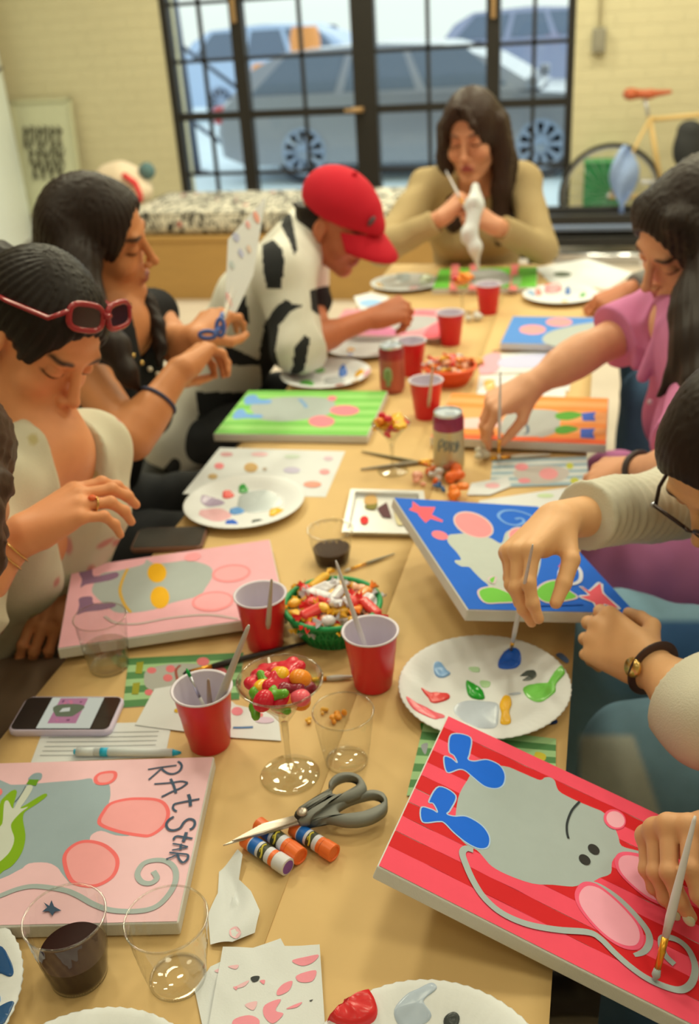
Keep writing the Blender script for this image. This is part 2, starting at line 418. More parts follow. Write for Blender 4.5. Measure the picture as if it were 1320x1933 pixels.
def head_sdf(S, hp, B, sc=1.0, jaw=1.0, nose=1.0):
    hp = np.asarray(hp, float)
    def g(x, y, z): return hp+B@np.array([x, y, z])*sc
    A = B.T
    def E(x, y, z, r, k=.012, op='add'): S.ell(g(x, y, z), np.array(r)*sc, A, k, op)
    E(0, -.018, .032, (.074, .094, .090), .02)
    E(0, .030, .040, (.062, .052, .062), .02)
    E(0, .028, -.040, (.056, .058, .080), .025)
    S.cone(g(-.046*jaw, .0, -.062), g(-.014, .070, -.102), .020, .017, .02); S.cone(g(.046*jaw, .0, -.062), g(.014, .070, -.102), .020, .017, .02)
    E(0, .078, -.104, (.019, .013, .014), .015)
    for s in (-1, 1): E(s*.037, .056, -.030, (.026, .024, .024), .02)
    E(0, .070, -.066, (.026, .024, .022), .015)                       # muzzle
    S.cone(g(-.034, .078, .031), g(.034, .078, .031), .011, .011, .012)
    for s in (-1, 1): E(s*.031, .098, .008, (.019, .017, .013), .009, 'sub')
    for s in (-1, 1): E(s*.0315, .0735, .007, (.0150, .0135, .0125), .003)   # closed lids
    S.cone(g(0, .084, .022), g(0, .108*nose**.3, -.026), .0075, .0095, .009)
    E(0, .112, -.029, (.0098, .009, .0085), .006)
    for s in (-1, 1): E(s*.0125, .100, -.034, (.0075, .0095, .0068), .005)
    for s in (-1, 1): E(s*.0065, .104, -.041, (.0035, .004, .003), .002, 'sub')
    E(0, .0915, -.0610, (.0215, .0085, .0052), .005); E(0, .0900, -.0705, (.0185, .0085, .0062), .005)
    E(0, .1000, -.0655, (.022, .004, .0012), .002, 'sub')
    E(0, .092, -.083, (.016, .006, .005), .006, 'sub')
    for s in (-1, 1):
        M = B@np.array([[1, 0, 0], [0, math.cos(.2), 0], [0, 0, 1]])
        S.ell(g(s*.076, -.010, -.004), np.array((.009, .019, .031))*sc, A, .006)
        S.ell(g(s*.085, -.006, .000), np.array((.006, .010, .018))*sc, A, .004, 'sub')
        S.ell(g(s*.0765, .001, -.030), np.array((.007, .008, .009))*sc, A, .005)
    return g
def face_color(hp, B, sc, skin, lip, brow, lash=True, extra=None, hairline=None):
    hp = np.asarray(hp, float)
    skin, lip, brow = [np.array(C(c)[:3]) for c in (skin, lip, brow)]
    def f(V):
        c = np.tile(skin, (len(V), 1)); q = (V-hp)@B/sc; x, y, z = q.T; ax = np.abs(x)
        near = (np.abs(q) < .2).all(1)
        def mix(w, col):
            w = np.clip(w, 0, 1)[:, None]*near[:, None]; c[:] = c*(1-w)+np.array(col)*w
        front = (y > .04) & (y < .135)
        mix(.20*front*np.exp(-(((ax-.043)/.018)**2+((z+.03)/.018)**2)), skin*np.array([1.08, .66, .62]))      # cheek colour
        mix(.18*front*np.exp(-((x/.014)**2+((z+.03)/.014)**2)), skin*np.array([1.05, .7, .65]))
        mix(1.4*(y > .08)*(y < .125)*np.exp(-((x/.019)**4+((z+.0655-.003*np.cos(x*150))/.0095)**4)), lip)
        zb = .0335-12*(ax-.036)**2+.07*(ax-.03)
        mix(1.3*front*np.exp(-(((ax-.033)/.018)**6+((z-zb)/.0042)**2)), brow)
        if lash:
            zl = .0005+9*(ax-.0315)**2
            mix(1.5*(y > .055)*(y < .12)*np.exp(-(((ax-.0320)/.0155)**6+((z-zl)/.0028)**2)), np.array(C((35, 22, 18))[:3]))
            mix(.35*(y > .055)*(y < .12)*np.exp(-(((ax-.032)/.017)**4+((z-.010)/.008)**2)), skin*np.array([.8, .6, .55]))
        if extra is not None: c[:] = extra(V, c)
        return c
    return f

def rot3(y, p, r):
    cy, sy, cp, sp, cr, sr = math.cos(y), math.sin(y), math.cos(p), math.sin(p), math.cos(r), math.sin(r)
    return np.array([[cy, -sy, 0], [sy, cy, 0], [0, 0, 1]])@np.array([[1, 0, 0], [0, cp, -sp], [0, sp, cp]])@np.array([[cr, 0, sr], [0, 1, 0], [-sr, 0, cr]])
# ------------------------------------------------------------------ people
class J: pass
def joints(pel, shR, shL):
    j = J(); j.pel, j.shR, j.shL = [np.asarray(q, float) for q in (pel, shR, shL)]
    j.mid = (j.shR+j.shL)/2; j.up = nrm(j.mid-j.pel); R = nrm(j.shR-j.shL); j.R = nrm(R-j.up*np.dot(R, j.up)); j.fw = np.cross(j.up, j.R)
    j.len = np.linalg.norm(j.mid-j.pel); j.neck = j.mid+j.up*.045-j.fw*.005; j.chest = j.mid-j.up*.15; j.waist = j.pel+j.up*j.len*.42
    return j
def torso(S, j, inf=0.0, k=.03, bust=.055, hem=None, wide=1.0):
    R, up, fw = j.R*wide, j.up, j.fw
    S.cone(j.pel-R*.07, j.pel+R*.07, .105+inf, k=k)
    for s in (-1, 1):
        S.cone(j.pel+R*.06*s, j.waist+R*.045*s, .102+inf, .090+inf, k)
        S.cone(j.waist+R*.045*s, j.chest+R*.06*s, .090+inf, .100+inf, k)
        S.cone(j.chest+R*.06*s, j.mid-up*.05+R*.075*s, .098+inf, .074+inf, k)
        S.ell(j.chest+fw*.072+R*.07*s-up*.01, (bust+inf,)*3, k=k)
        sh = j.shR if s > 0 else j.shL
        S.cone(j.neck-up*.005, sh, .046+inf*.7, .047+inf, k)
    S.cone(j.shR, j.shL, .050+inf, k=k)
def limb(S, a, b, c, r, k=.02, inf=0.0):
    S.cone(a, b, r[0]+inf, r[1]+inf, k); S.cone(b, c, r[1]*1.02+inf, r[2]+inf, k)
def lerp(a, b, t): return np.asarray(a, float)*(1-t)+np.asarray(b, float)*t
def skinmat(): return mat('skin', (200, 145, 105), 0.48, attr='Col', var=.05, vscale=60, bump=.12, bscale=700, sss=.06, spec=.35, bdist=.0006)
def person(label, cat, pel, shR, shL, head, arms, skin, lip, brow, bust=.055, res=.003, jaw=1.0, hs=1.0, legs=None, extra=None, nose=1.0, handscale=1.0):
    j = joints(pel, shR, shL); hp, ypr = head; B = hbasis(*ypr); hp = np.asarray(hp, float); j.hp, j.B = hp, B
    S = Sdf(); torso(S, j, 0, bust=bust)
    g = None
    S.cone(j.neck-j.up*.02, hp+B@np.array([0, -.022, -.055])*hs, .056, .052, .03)
    S2 = Sdf(); g = head_sdf(S2, hp, B, hs, jaw, nose); S.P += S2.P
    S.cone(j.neck-j.up*.01, hp+B@np.array([0, -.025, -.06])*hs, .052, .050, .025)
    j.arm = {}; j.tips = {}; j.hg = {}
    for s, key in ((1, 'R'), (-1, 'L')):
        a = arms[key]; sh = j.shR if s > 0 else j.shL; el, wr = np.asarray(a['el'], float), np.asarray(a['wr'], float)
        limb(S, sh, el, wr, (.046, .037, .0255)); S.cone(lerp(el, wr, .25), lerp(el, wr, .4), .038, .036, .02)
        D = np.asarray(a['to'], float)-wr; j.tips[key], j.hg[key] = hand(S, wr, D, a['n'], s, a['pose'], handscale); j.arm[key] = (sh, el, wr)
    if legs:
        for hip, kn, an in legs: S.cone(hip, kn, .078, .054, .03); S.cone(kn, an, .052, .036, .02)
    base = np.array([j.pel[0], j.pel[1], 0.0])
    o = S.mesh('person', skinmat(), res, color=face_color(hp, B, hs, skin, lip, brow, extra=extra), off=base)
    o.location = tuple(base); tag(o, label, cat); j.o = o; j.base = base; j.hs = hs
    return j
def part(j, S, name, m, res=.006, noise=None, color=None, matfn=None, label=None):
    o = S.mesh(name, m, res, parent=j.o, noise=noise, color=color, matfn=matfn, off=j.base)
    if label: o['label'] = label
    return o
def mbpart(j, mb, name, m, smooth=True, label=None, parent=None):
    o = mb.build(name, m, parent or j.o, smooth, off=j.base)
    if label: o['label'] = label
    return o
def hl(j, x, y, z): return j.hp+j.B@np.array([x, y, z])*j.hs
def sleeve(S, j, key, t, inf, r=(.046, .037, .0255), k=.02, loose=0.0):
    """t up to 1 ends on the upper arm, from 1 to 2 on the forearm"""
    sh, el, wr = j.arm[key]
    if t <= 1:
        e = lerp(sh, el, t); S.cone(sh, e, r[0]+inf, r[0]+(r[1]-r[0])*t+inf+loose, k, cut=(False, True))
    else:
        e = lerp(el, wr, t-1); S.cone(sh, el, r[0]+inf, r[1]+inf+loose*.5, k); S.cone(el, e, r[1]+inf+loose*.5, r[1]+(r[2]-r[1])*(t-1)+inf+loose, k, cut=(False, True))
    return e
def trousers(j, legs, m, inf=.014, flare=.0, name='trousers', noise=None, color=None, res=.007, to=1.0, label=None, matfn=None, extra=None):
    S = Sdf(); S.cone(j.pel-j.R*.075, j.pel+j.R*.075, .112+inf, k=.03); S.cone(j.pel-j.R*.05+j.up*.1, j.pel+j.R*.05+j.up*.1, .098+inf, k=.03)
    for hip, kn, an in legs:
        S.cone(hip, kn, .085+inf, .058+inf, .03); e = lerp(kn, an, to); S.cone(kn, e, .057+inf, .045+inf+flare, .02, cut=(False, True))
    if extra: extra(S)
    return part(j, S, name, m, res, noise=noise or wrinkle(.0035, 45, 3), color=color, label=label, matfn=matfn)
def shoes(j, legs, m, fw=None):
    for hip, kn, an in legs:
        S = Sdf(); f = nrm(np.array([j.fw[0], j.fw[1], 0])) if fw is None else nrm(fw)
        a = np.array([an[0], an[1], .05]); S.cone(a-f*.04, a+f*.12-np.array([0, 0, .015]), .040, .034, .03); S.cone(a-f*.02, a+np.array([0, 0, .06]), .042, .040, .02); S.half((0, 0, .004), (0, 0, -1))
        part(j, S, 'shoe', m, .007)
def legset(j, knees, ankles):
    return [(j.pel+j.R*.085*s+np.array([0, 0, -.01]), np.asarray(k, float), np.asarray(a, float)) for s, k, a in ((1, knees[0], ankles[0]), (-1, knees[1], ankles[1]))]
def strands(j, amp=.0016, n=70, lat=0.0):
    """fine ridges that run down the hair from the crown"""
    def f(P):
        q = (P-j.hp)@j.B; a = np.arctan2(q[:, 0], q[:, 1]+.02)
        return amp*.6*(np.sin(a*n+6*np.sin(q[:, 2]*9))+.6*np.sin(a*n*2.3+2+9*q[:, 2]))
    return f
def hair_cap(S, j, thick=.010, carve=(.0, .112, -.050), cr=(.074, .078, .122), ears=False, back=-.02):
    hs = j.hs; A = j.B.T
    S.ell(hl(j, 0, -.020, .036), np.array((.077+thick, .096+thick, .093+thick))*hs, A, .02)
    S.ell(hl(j, 0, .024, .048), np.array((.066+thick, .054+thick, .062+thick*.8))*hs, A, .02)
    S.cone(hl(j, -.035, -.06, -.03), hl(j, .035, -.06, -.03), (.045+thick*.5)*hs, k=.03)
    S.ell(hl(j, *carve), np.array(cr)*hs, A, .012, 'sub')
    if not ears:
        for s in (-1, 1): S.ell(hl(j, s*.085, .012, -.035), np.array((.03, .042, .052))*hs, A, .01, 'sub')
dark_hair = mat('dark_brown_hair', (38, 26, 19), .5, var=.30, vscale=1.0, bump=.10, bscale=1.0, stretch=(260, 260, 9), spec=.22, bdist=.001)
black_hair = mat('near_black_hair', (32, 24, 19), .48, var=.30, vscale=1.0, bump=.10, bscale=1.0, stretch=(260, 260, 9), spec=.22, bdist=.001)
brown_hair = mat('brown_hair', (70, 48, 32), .45, var=.30, vscale=1.0, bump=.10, bscale=1.0, stretch=(260, 260, 9), spec=.22, bdist=.001)
denim = mat('denim', (98, 130, 134), .85, var=.16, vscale=25, bump=.35, bscale=900, spec=.2)
dark_denim = mat('dark_denim', (76, 104, 120), .85, var=.16, vscale=25, bump=.35, bscale=900, spec=.2)
shoe_m = mat('dark_brown_leather', (58, 47, 38), .5)
gold = mat('gold_metal', (215, 175, 95), .25, 1.0)
silver = mat('silver_metal', (200, 198, 190), .25, 1.0)
PEOPLE = {}

# --- woman at the head of the table, facing the camera ------------------------------------------------
def p_olive():
    j = person('woman in an olive long-sleeved top wiping a brush at the far table end', 'person',
        (-.45, 3.74, .52), pd(805, 356, 3.42), pd(985, 340, 3.42), ((-.439, 3.475, 1.172), (-97, 12, -3)),
        dict(R=dict(el=pd(722, 472, 3.26), wr=pd(832, 412, 3.15), to=pd(872, 372, 3.13), n=(-.5, -.3, .8), pose='fist'),
             L=dict(el=pd(1024, 470, 3.28), wr=pd(940, 428, 3.12), to=pd(893, 398, 3.10), n=(.5, -.4, .8), pose='fist')),
        (208, 142, 98), (170, 80, 70), (90, 60, 45), res=.0036, hs=1.08)
    m = mat('olive_knit', (174, 148, 96), .85, var=.08, vscale=12, bump=.3, bscale=500, spec=.2)
    S = Sdf(); torso(S, j, .010, bust=.062); sleeve(S, j, 'R', 1.92, .014); sleeve(S, j, 'L', 1.92, .014)
    S.ell(j.neck+j.fw*.055-j.up*.01, (.062, .055, .07), k=.01, op='sub')
    part(j, S, 'knit_top', m, .006, wrinkle(.003, 40, 1))
    S = Sdf(); hair_cap(S, j, .012, carve=(.006, .112, -.040), cr=(.064, .078, .128), ears=True)
    for s, x in ((-1, -.078), (1, .078)):
        S.chain([hl(j, x, -.005, .03), hl(j, x*1.12, -.005, -.06), hl(j, x*1.05, .02, -.16), hl(j, x*.95, .05, -.25), hl(j, x*.85, .055, -.32)], [.034, .034, .034, .028, .012], .02)
        S.chain([hl(j, x*.8, -.05, .02), hl(j, x*1.0, -.05, -.1), hl(j, x*1.1, -.03, -.22), hl(j, x*1.1, .0, -.29)], [.05, .045, .036, .015], .02)
    S.chain([hl(j, -.010, .085, .105), hl(j, -.036, .103, .065), hl(j, -.046, .098, .035)], [.014, .012, .005], .008)
    S.chain([hl(j, .02, .078, .108), hl(j, .056, .082, .06), hl(j, .072, .06, .0)], [.014, .014, .012], .008)
    part(j, S, 'hair', mat('chestnut_hair', (54, 36, 25), .45, var=.30, vscale=1.0, bump=.10, bscale=1.0, stretch=(260, 260, 9), spec=.22, bdist=.001), .005, strands(j, .0022, 50))
    L = legset(j, [(-.58, 3.40, .55), (-.30, 3.40, .55)], [(-.56, 3.42, .1), (-.32, 3.42, .1)])
    trousers(j, L, dark_denim); shoes(j, L, shoe_m); PEOPLE['olive'] = j
# --- person in a red cap leaning over the table ------------------------------------------------
def p_cap():
    shR = pd(535, 522, 2.52); shL = np.array([-.83, 2.78, 1.0])
    j = person('person in a red cap and black-and-cream patterned shirt, leaning over a pink painting', 'person',
        (-1.17, 2.55, .52), shR, shL, ((-.683, 2.601, 1.071), (-14, 33, -5)),
        dict(R=dict(el=pd(560, 655, 2.50), wr=pd(703, 600, 2.60), to=pd(775, 574, 2.62), n=(.1, -.5, .85), pose='pen'),
             L=dict(el=(-.86, 2.86, .79), wr=(-.76, 2.70, .66), to=(-.72, 2.6, .62), n=(0, .3, .9), pose='relax')),
        (188, 110, 68), (165, 85, 70), (60, 42, 32), res=.0034, hs=1.0, bust=.045)
    cream, blk = mat('cream_jersey', (216, 208, 176), .85, var=.05, bump=.3, bscale=500, spec=.2), mat('black_jersey', (44, 44, 40), .85, var=.1, bump=.3, bscale=500, spec=.2)
    S = Sdf(); torso(S, j, .022, bust=.05, wide=1.1); sleeve(S, j, 'R', 1.18, .026, loose=.012); sleeve(S, j, 'L', 1.1, .024, loose=.01)
    S.ell(j.neck+j.fw*.06, (.06, .06, .06), k=.01, op='sub')
    sh, el, wr = j.arm['R']
    def mf(Cc):
        m = np.zeros(len(Cc), int)
        d = Cc-CAM; z = d@CF; px = W/2+FPX*(d@CR)/z; py = H/2+FPX*(d@CD)/z
        def inside(poly):
            r = np.zeros(len(px), bool); n = len(poly)
            for i in range(n):
                x1, y1 = poly[i]; x2, y2 = poly[(i+1) % n]
                c = ((y1 > py) != (y2 > py)) & (px < (x2-x1)*(py-y1)/((y2-y1) if y2 != y1 else 1e-9)+x1); r ^= c
            return r
        for P in ([(495, 462), (516, 452), (533, 470), (538, 500), (530, 545), (504, 546), (496, 505)],
                  [(452, 545), (464, 560), (472, 610), (467, 612), (446, 590)],
                  [(424, 640), (430, 652), (486, 678), (497, 674), (497, 690), (424, 690)],
                  [(555, 575), (540, 565), (520, 580), (500, 610), (490, 660), (494, 732), (560, 730), (528, 700), (520, 660), (527, 615), (548, 590), (575, 575)],
                  [(586, 640), (575, 632), (556, 655), (553, 690), (540, 720), (575, 700)],
                  [(585, 548), (632, 536), (634, 590), (610, 600), (588, 585)],
                  [(540, 400), (550, 405), (562, 470), (556, 482), (546, 455), (530, 425)],
                  [(370, 740), (500, 740), (500, 860), (380, 860)]):
            m[inside(P)] = 1
        u = el-sh; t = ((Cc-sh)@u)/(u@u)
        return m
    part(j, S, 'patterned_shirt', [cream, blk], .005, wrinkle(.0045, 32, 5), matfn=mf)
    red = mat('red_twill', (196, 30, 42), .8, var=.05, bump=.2, bscale=900, spec=.2)
    S = Sdf(); A = j.B.T
    S.ell(hl(j, 0, -.014, .050), (.090, .112, .088), A, .02); S.cone(hl(j, 0, .06, .052), hl(j, 0, .085, .045), .05, .04, .03)
    S.half(hl(j, 0, 0, .034), j.B@np.array([0, .12, -1]))
    crown = part(j, S, 'cap', red, .0045)
    mb = MB(); prof = []
    for iu in range(13):
        u = -1+2*iu/12; a = u*1.25
        for kk, r in enumerate((0.0, .35, .7, 1.0)):
            x = math.sin(a)*(.083+.006*r); y0 = .020+.085*math.cos(a); y = y0+r*.085*math.cos(u*1.2)**.8
            z = .044-.032*r-.016*abs(u)**2
            prof.append(hl(j, x, y, z))
    top = prof; bot = [p+j.B@np.array([0, 0, -.004]) for p in prof]; f = []
    for iu in range(12):
        for kk in range(3):
            q = (iu*4+kk, iu*4+kk+1, iu*4+kk+5, iu*4+kk+4); f.append(q); f.append(tuple(52+w for w in q[::-1]))
        q = (iu*4+3, iu*4+7); f.append((q[0], q[0]+52, q[1]+52, q[1]))
    mb.add(top+bot, f); mbpart(j, mb, 'brim', red, parent=crown)
    mb = MB(); mb.ball(hl(j, 0, -.014, .139), .008); mbpart(j, mb, 'cap_button', red, parent=crown)
    mb = MB(); c0 = hl(j, .030, .092, .078); mb.ball(c0, (.016, .006, .016), axes=(j.B[:, 0], j.B[:, 1], j.B[:, 2])); mbpart(j, mb, 'cap_badge', mat('dark_grey_embroidery', (95, 75, 72), .8), parent=crown, label='dark embroidered badge')
    S = Sdf(); S.ell(hl(j, 0, -.045, .0), (.080, .078, .075), A, .02); S.ell(hl(j, 0, .112, -.05), (.078, .096, .122), A, .01, 'sub')
    S.ell(hl(j, .01, -.118, .005), (.036, .032, .034), A, .01)
    S.half(hl(j, 0, 0, .06), (0, 0, 1))
    part(j, S, 'hair', black_hair, .0045, strands(j, .0015, 60))
    L = legset(j, [(-.72, 2.42, .56), (-.72, 2.70, .56)], [(-.74, 2.40, .1), (-.74, 2.72, .1)])
    trousers(j, L, mat('black_trousers', (40, 40, 38), .85, bump=.2, bscale=600)); shoes(j, L, shoe_m); PEOPLE['cap'] = j
# --- woman in black sleeveless top ------------------------------------------------
def p_black():
    j = person('woman with long dark hair in a black sleeveless top, cutting a sheet of paper', 'person',
        (-1.18, 1.84, .52), (-.985, 1.700, .968), (-.985, 2.03, .985), ((-1.000, 1.885, 1.177), (12, 10, -14)),
        dict(R=dict(el=pd(248, 828, 1.84), wr=pd(338, 700, 1.90), to=pd(395, 648, 1.99), n=(-.45, -.55, .6), pose='curl'),
             L=dict(el=pd(338, 655, 2.16), wr=pd(372, 640, 2.10), to=pd(412, 595, 2.15), n=(.2, .3, .9), pose='grip')),
        (198, 128, 74), (150, 75, 65), (45, 32, 26), res=.0030, hs=1.0)
    m = mat('black_cotton', (30, 29, 27), .85, var=.1, bump=.3, bscale=600, spec=.2)
    S = Sdf(); torso(S, j, .011, bust=.058)
    for s, sh in ((1, j.shR), (-1, j.shL)): S.ell(sh+j.R*s*.028+j.up*.0, (.05, .066, .085), k=.008, op='sub')
    S.ell(j.neck+j.fw*.052-j.up*.005, (.056, .05, .062), k=.01, op='sub')
    part(j, S, 'sleeveless_top', m, .005, wrinkle(.003, 38, 8))
    S = Sdf(); hair_cap(S, j, .011, carve=(.0, .126, -.034), cr=(.090, .098, .134))
    for s in (-1, 1):
        S.chain([hl(j, s*.045, -.06, .05), hl(j, s*.052, -.075, -.05), hl(j, s*.065, -.10, -.16), hl(j, s*.07, -.12, -.28), hl(j, s*.05, -.13, -.40)], [.050, .050, .048, .042, .02], .03)
    S.chain([hl(j, .070, -.055, .05), pd(146, 500, 1.95), pd(150, 560, 1.93), pd(185, 612, 1.885), pd(215, 655, 1.855), pd(240, 705, 1.845), pd(264, 738, 1.86)], [.034, .044, .046, .036, .026, .018, .005], .02)
    S.chain([hl(j, -.072, -.03, .0), pd(280, 572, 2.12), pd(297, 615, 2.10), pd(303, 655, 2.09), pd(300, 690, 2.08)], [.020, .016, .016, .014, .004], .012)
    part(j, S, 'hair', dark_hair, .0045, strands(j, .0022, 46))
    mb = MB(); c = j.neck+j.fw*.02-j.up*.01; pts = []
    for i in range(19):
        a = -1.75+3.5*i/18; pts.append(c+j.R*.092*math.sin(a)+j.fw*(.030+.105*max(math.cos(a), -.2))-j.up*(.004+.055*max(math.cos(a), 0)))
    for i, p in enumerate(pts): mb.mat(i % 4 and 1 if i % 3 else 0); mb.ball(p, .006, 8)
    mbpart(j, mb, 'necklace', [gold, mat('pale_bead', (205, 190, 150), .3)])
    mb = MB(); sh, el, wr = j.arm['R']; c = lerp(el, wr, .55); X, Y, D = frame_to(wr-el)
    mb.tube([c+(X*math.cos(a)+Y*math.sin(a))*.0365 for a in np.linspace(0, 2*math.pi, 24, endpoint=False)], .004, 8, closed=True); mbpart(j, mb, 'wristband', mat('navy_elastic', (62, 62, 78), .7))
    L = legset(j, [(-.78, 1.74, .56), (-.78, 1.98, .56)], [(-.80, 1.72, .1), (-.80, 1.99, .1)])
    trousers(j, L, mat('black_trousers', (40, 40, 38), .85, bump=.2, bscale=600)); shoes(j, L, shoe_m); PEOPLE['black'] = j
# --- woman with red sunglasses on her head ------------------------------------------------
def p_sun():
    shirt = mat('cream_print_cotton', (200, 188, 148), .85, attr='Col', var=.05, bump=.35, bscale=400, spec=.2)
    j = person('woman with red sunglasses on her head in an open cream shirt with sparse pink print', 'person',
        (-1.14, 1.26, .52), pd(-8, 925, 1.46), pd(168, 850, 1.70), ((-.838, 1.334, 1.146), (-26, 37, 16)),
        dict(R=dict(el=pd(-95, 1150, 1.32), wr=pd(42, 1008, 1.35), to=pd(215, 905, 1.38), n=(-.35, -.45, .75), pose='relax'),
             L=dict(el=pd(176, 962, 1.68), wr=at(128, 1112, .70), to=at(90, 1180, .680), n=(.3, .1, .9), pose='grip')),
        (224, 148, 92), (180, 95, 80), (70, 48, 36), res=.0026, hs=1.0, bust=.040)
    S = Sdf(); torso(S, j, .014, bust=.046); sleeve(S, j, 'L', 1.75, .016, loose=.006); sleeve(S, j, 'R', 1.22, .018, loose=.008)
    c = j.neck+j.fw*.06
    S.cone(c+j.up*.03, j.chest+j.fw*.150-j.up*.04, .060, .022, .006, 'sub'); S.cone(j.neck+j.up*.06, c-j.up*.02, .060, .055, .01, 'sub')
    for s in (-1, 1):   # collar flaps
        S.chain([j.neck+j.R*s*.060-j.fw*.03+j.up*.022, j.neck+j.R*s*.074+j.fw*.03-j.up*.005, j.neck+j.R*s*.078+j.fw*.090-j.up*.055], [.014, .016, .009], .01)
    S.chain([j.neck+j.R*.060-j.fw*.03+j.up*.022, j.neck-j.fw*.058+j.up*.03, j.neck-j.R*.060-j.fw*.03+j.up*.022], [.014]*3, .01)
    base, p1, p2 = [np.array(C(q)[:3]) for q in ((203, 192, 152), (196, 110, 96), (178, 160, 92))]
    r = np.random.default_rng(4)
    def col(V):
        c = np.tile(base, (len(V), 1))
        idx = r.choice(len(V), 110, replace=False)
        for n_, i in enumerate(idx):
            d = V-V[i]; ax = nrm(r.normal(size=3)); al = d@ax; pe = np.sqrt(np.maximum((d*d).sum(1)-al**2, 0)); w = np.clip(1.6-((al/.018)**2+(pe/.007)**2), 0, 1)[:, None]*.75
            c = c*(1-w)+(p1 if n_ % 3 else p2)*w
        return c
    part(j, S, 'open_shirt', shirt, .0045, wrinkle(.0045, 42, 2), color=col)
    S = Sdf(); hair_cap(S, j, .007, carve=(.0, .118, -.034), cr=(.088, .082, .126))
    S.ell(hl(j, 0, -.13, .03), (.04, .035, .04), j.B.T, .02)
    part(j, S, 'hair', black_hair, .0032, strands(j, .0020, 34))
    red = mat('red_acetate', (150, 28, 34), .2, spec=.6)
    mb = MB()
    cen = {}
    for s in (-1, 1):
        pts = []
        c0 = np.array([s*.034, .076, .116]); n_ = nrm(np.array([s*.18, .80, .62])); ux = nrm(np.cross(n_, (0, 0, 1)))*1; ux = ux*(1 if ux[0] > 0 else -1); uz = np.cross(ux, n_); uz = uz if uz[2] > 0 else -uz
        cen[s] = (c0, ux, uz, n_)
        for a in np.linspace(0, 2*math.pi, 28, endpoint=False):
            q = c0+ux*.029*np.sign(math.cos(a))*abs(math.cos(a))**.65+uz*.0185*np.sign(math.sin(a))*abs(math.sin(a))**.65; pts.append(hl(j, *q))
        mb.tube(pts, .0046, 8, closed=True)
        mb.tube([hl(j, *(c0+ux*.029*s+uz*.006)), hl(j, s*.078, .055, .098), hl(j, s*.088, -.01, .07), hl(j, s*.088, -.07, .045)], [.0065, .006, .0055, .004], 8, flat=.6)
    mb.tube([hl(j, -.006, .082, .122), hl(j, 0, .085, .124), hl(j, .006, .082, .122)], .0045, 8)
    sg = mbpart(j, mb, 'sunglasses', red)
    for s in (-1, 1):
        c0, ux, uz, n_ = cen[s]; mb = MB(); mb.prism([hl(j, *(c0+ux*.0275*np.sign(math.cos(a))*abs(math.cos(a))**.65+uz*.0175*np.sign(math.sin(a))*abs(math.sin(a))**.65)) for a in np.linspace(0, 2*math.pi, 24, endpoint=False)], j.B@n_*.0015)
        mbpart(j, mb, 'lens', mat('dark_lens', (52, 16, 18), .12, spec=.5), smooth=False, parent=sg, label='dark tinted lens')
    mb = MB(); mb.tube([hl(j, .082, -.004, -.034)+j.B@np.array([0, math.cos(a), math.sin(a)])*.009 for a in np.linspace(0, 6.28, 16, endpoint=False)], .0016, 6, closed=True); mbpart(j, mb, 'earring', gold)
    sh, el, wr = j.arm['R']; D = nrm(wr-el)
    for o_, rr, k in ((.022, .030, 'bracelet'), (.036, .031, 'bracelet')):
        mb = MB(); c = wr-D*o_; X, Y, _ = frame_to(D); ring = [c+(X*math.cos(a)+Y*math.sin(a))*rr for a in np.linspace(0, 6.283, 24, endpoint=False)]; mb.tube(ring, .0014, 6, closed=True); mb.ball(ring[3], .0045); mbpart(j, mb, k, gold)
    t = j.tips['R'][2][0]; mb = MB(); g = j.hg['R']; c = g(.103, -.017, -.008); d = nrm(g(.118, -.017, -.020)-c); X, Y, _ = frame_to(d); mb.tube([c+(X*math.cos(a)+Y*math.sin(a))*.0102 for a in np.linspace(0, 6.283, 20, endpoint=False)], .0016, 6, closed=True); ri = mbpart(j, mb, 'finger_ring', gold)
    mb = MB(); mb.ball(g(.104, -.017, .004), (.006, .005, .004)); mbpart(j, mb, 'ring_stone', mat('orange_stone', (235, 110, 60), .1), parent=ri)
    L = legset(j, [(-.70, 1.15, .56), (-.70, 1.40, .56)], [(-.74, 1.15, .1), (-.74, 1.40, .1)])
    trousers(j, L, mat('taupe_twill', (128, 104, 76), .9, var=.06, bump=.2, bscale=800, spec=.15), inf=.03, flare=.02); shoes(j, L, shoe_m); PEOPLE['sun'] = j
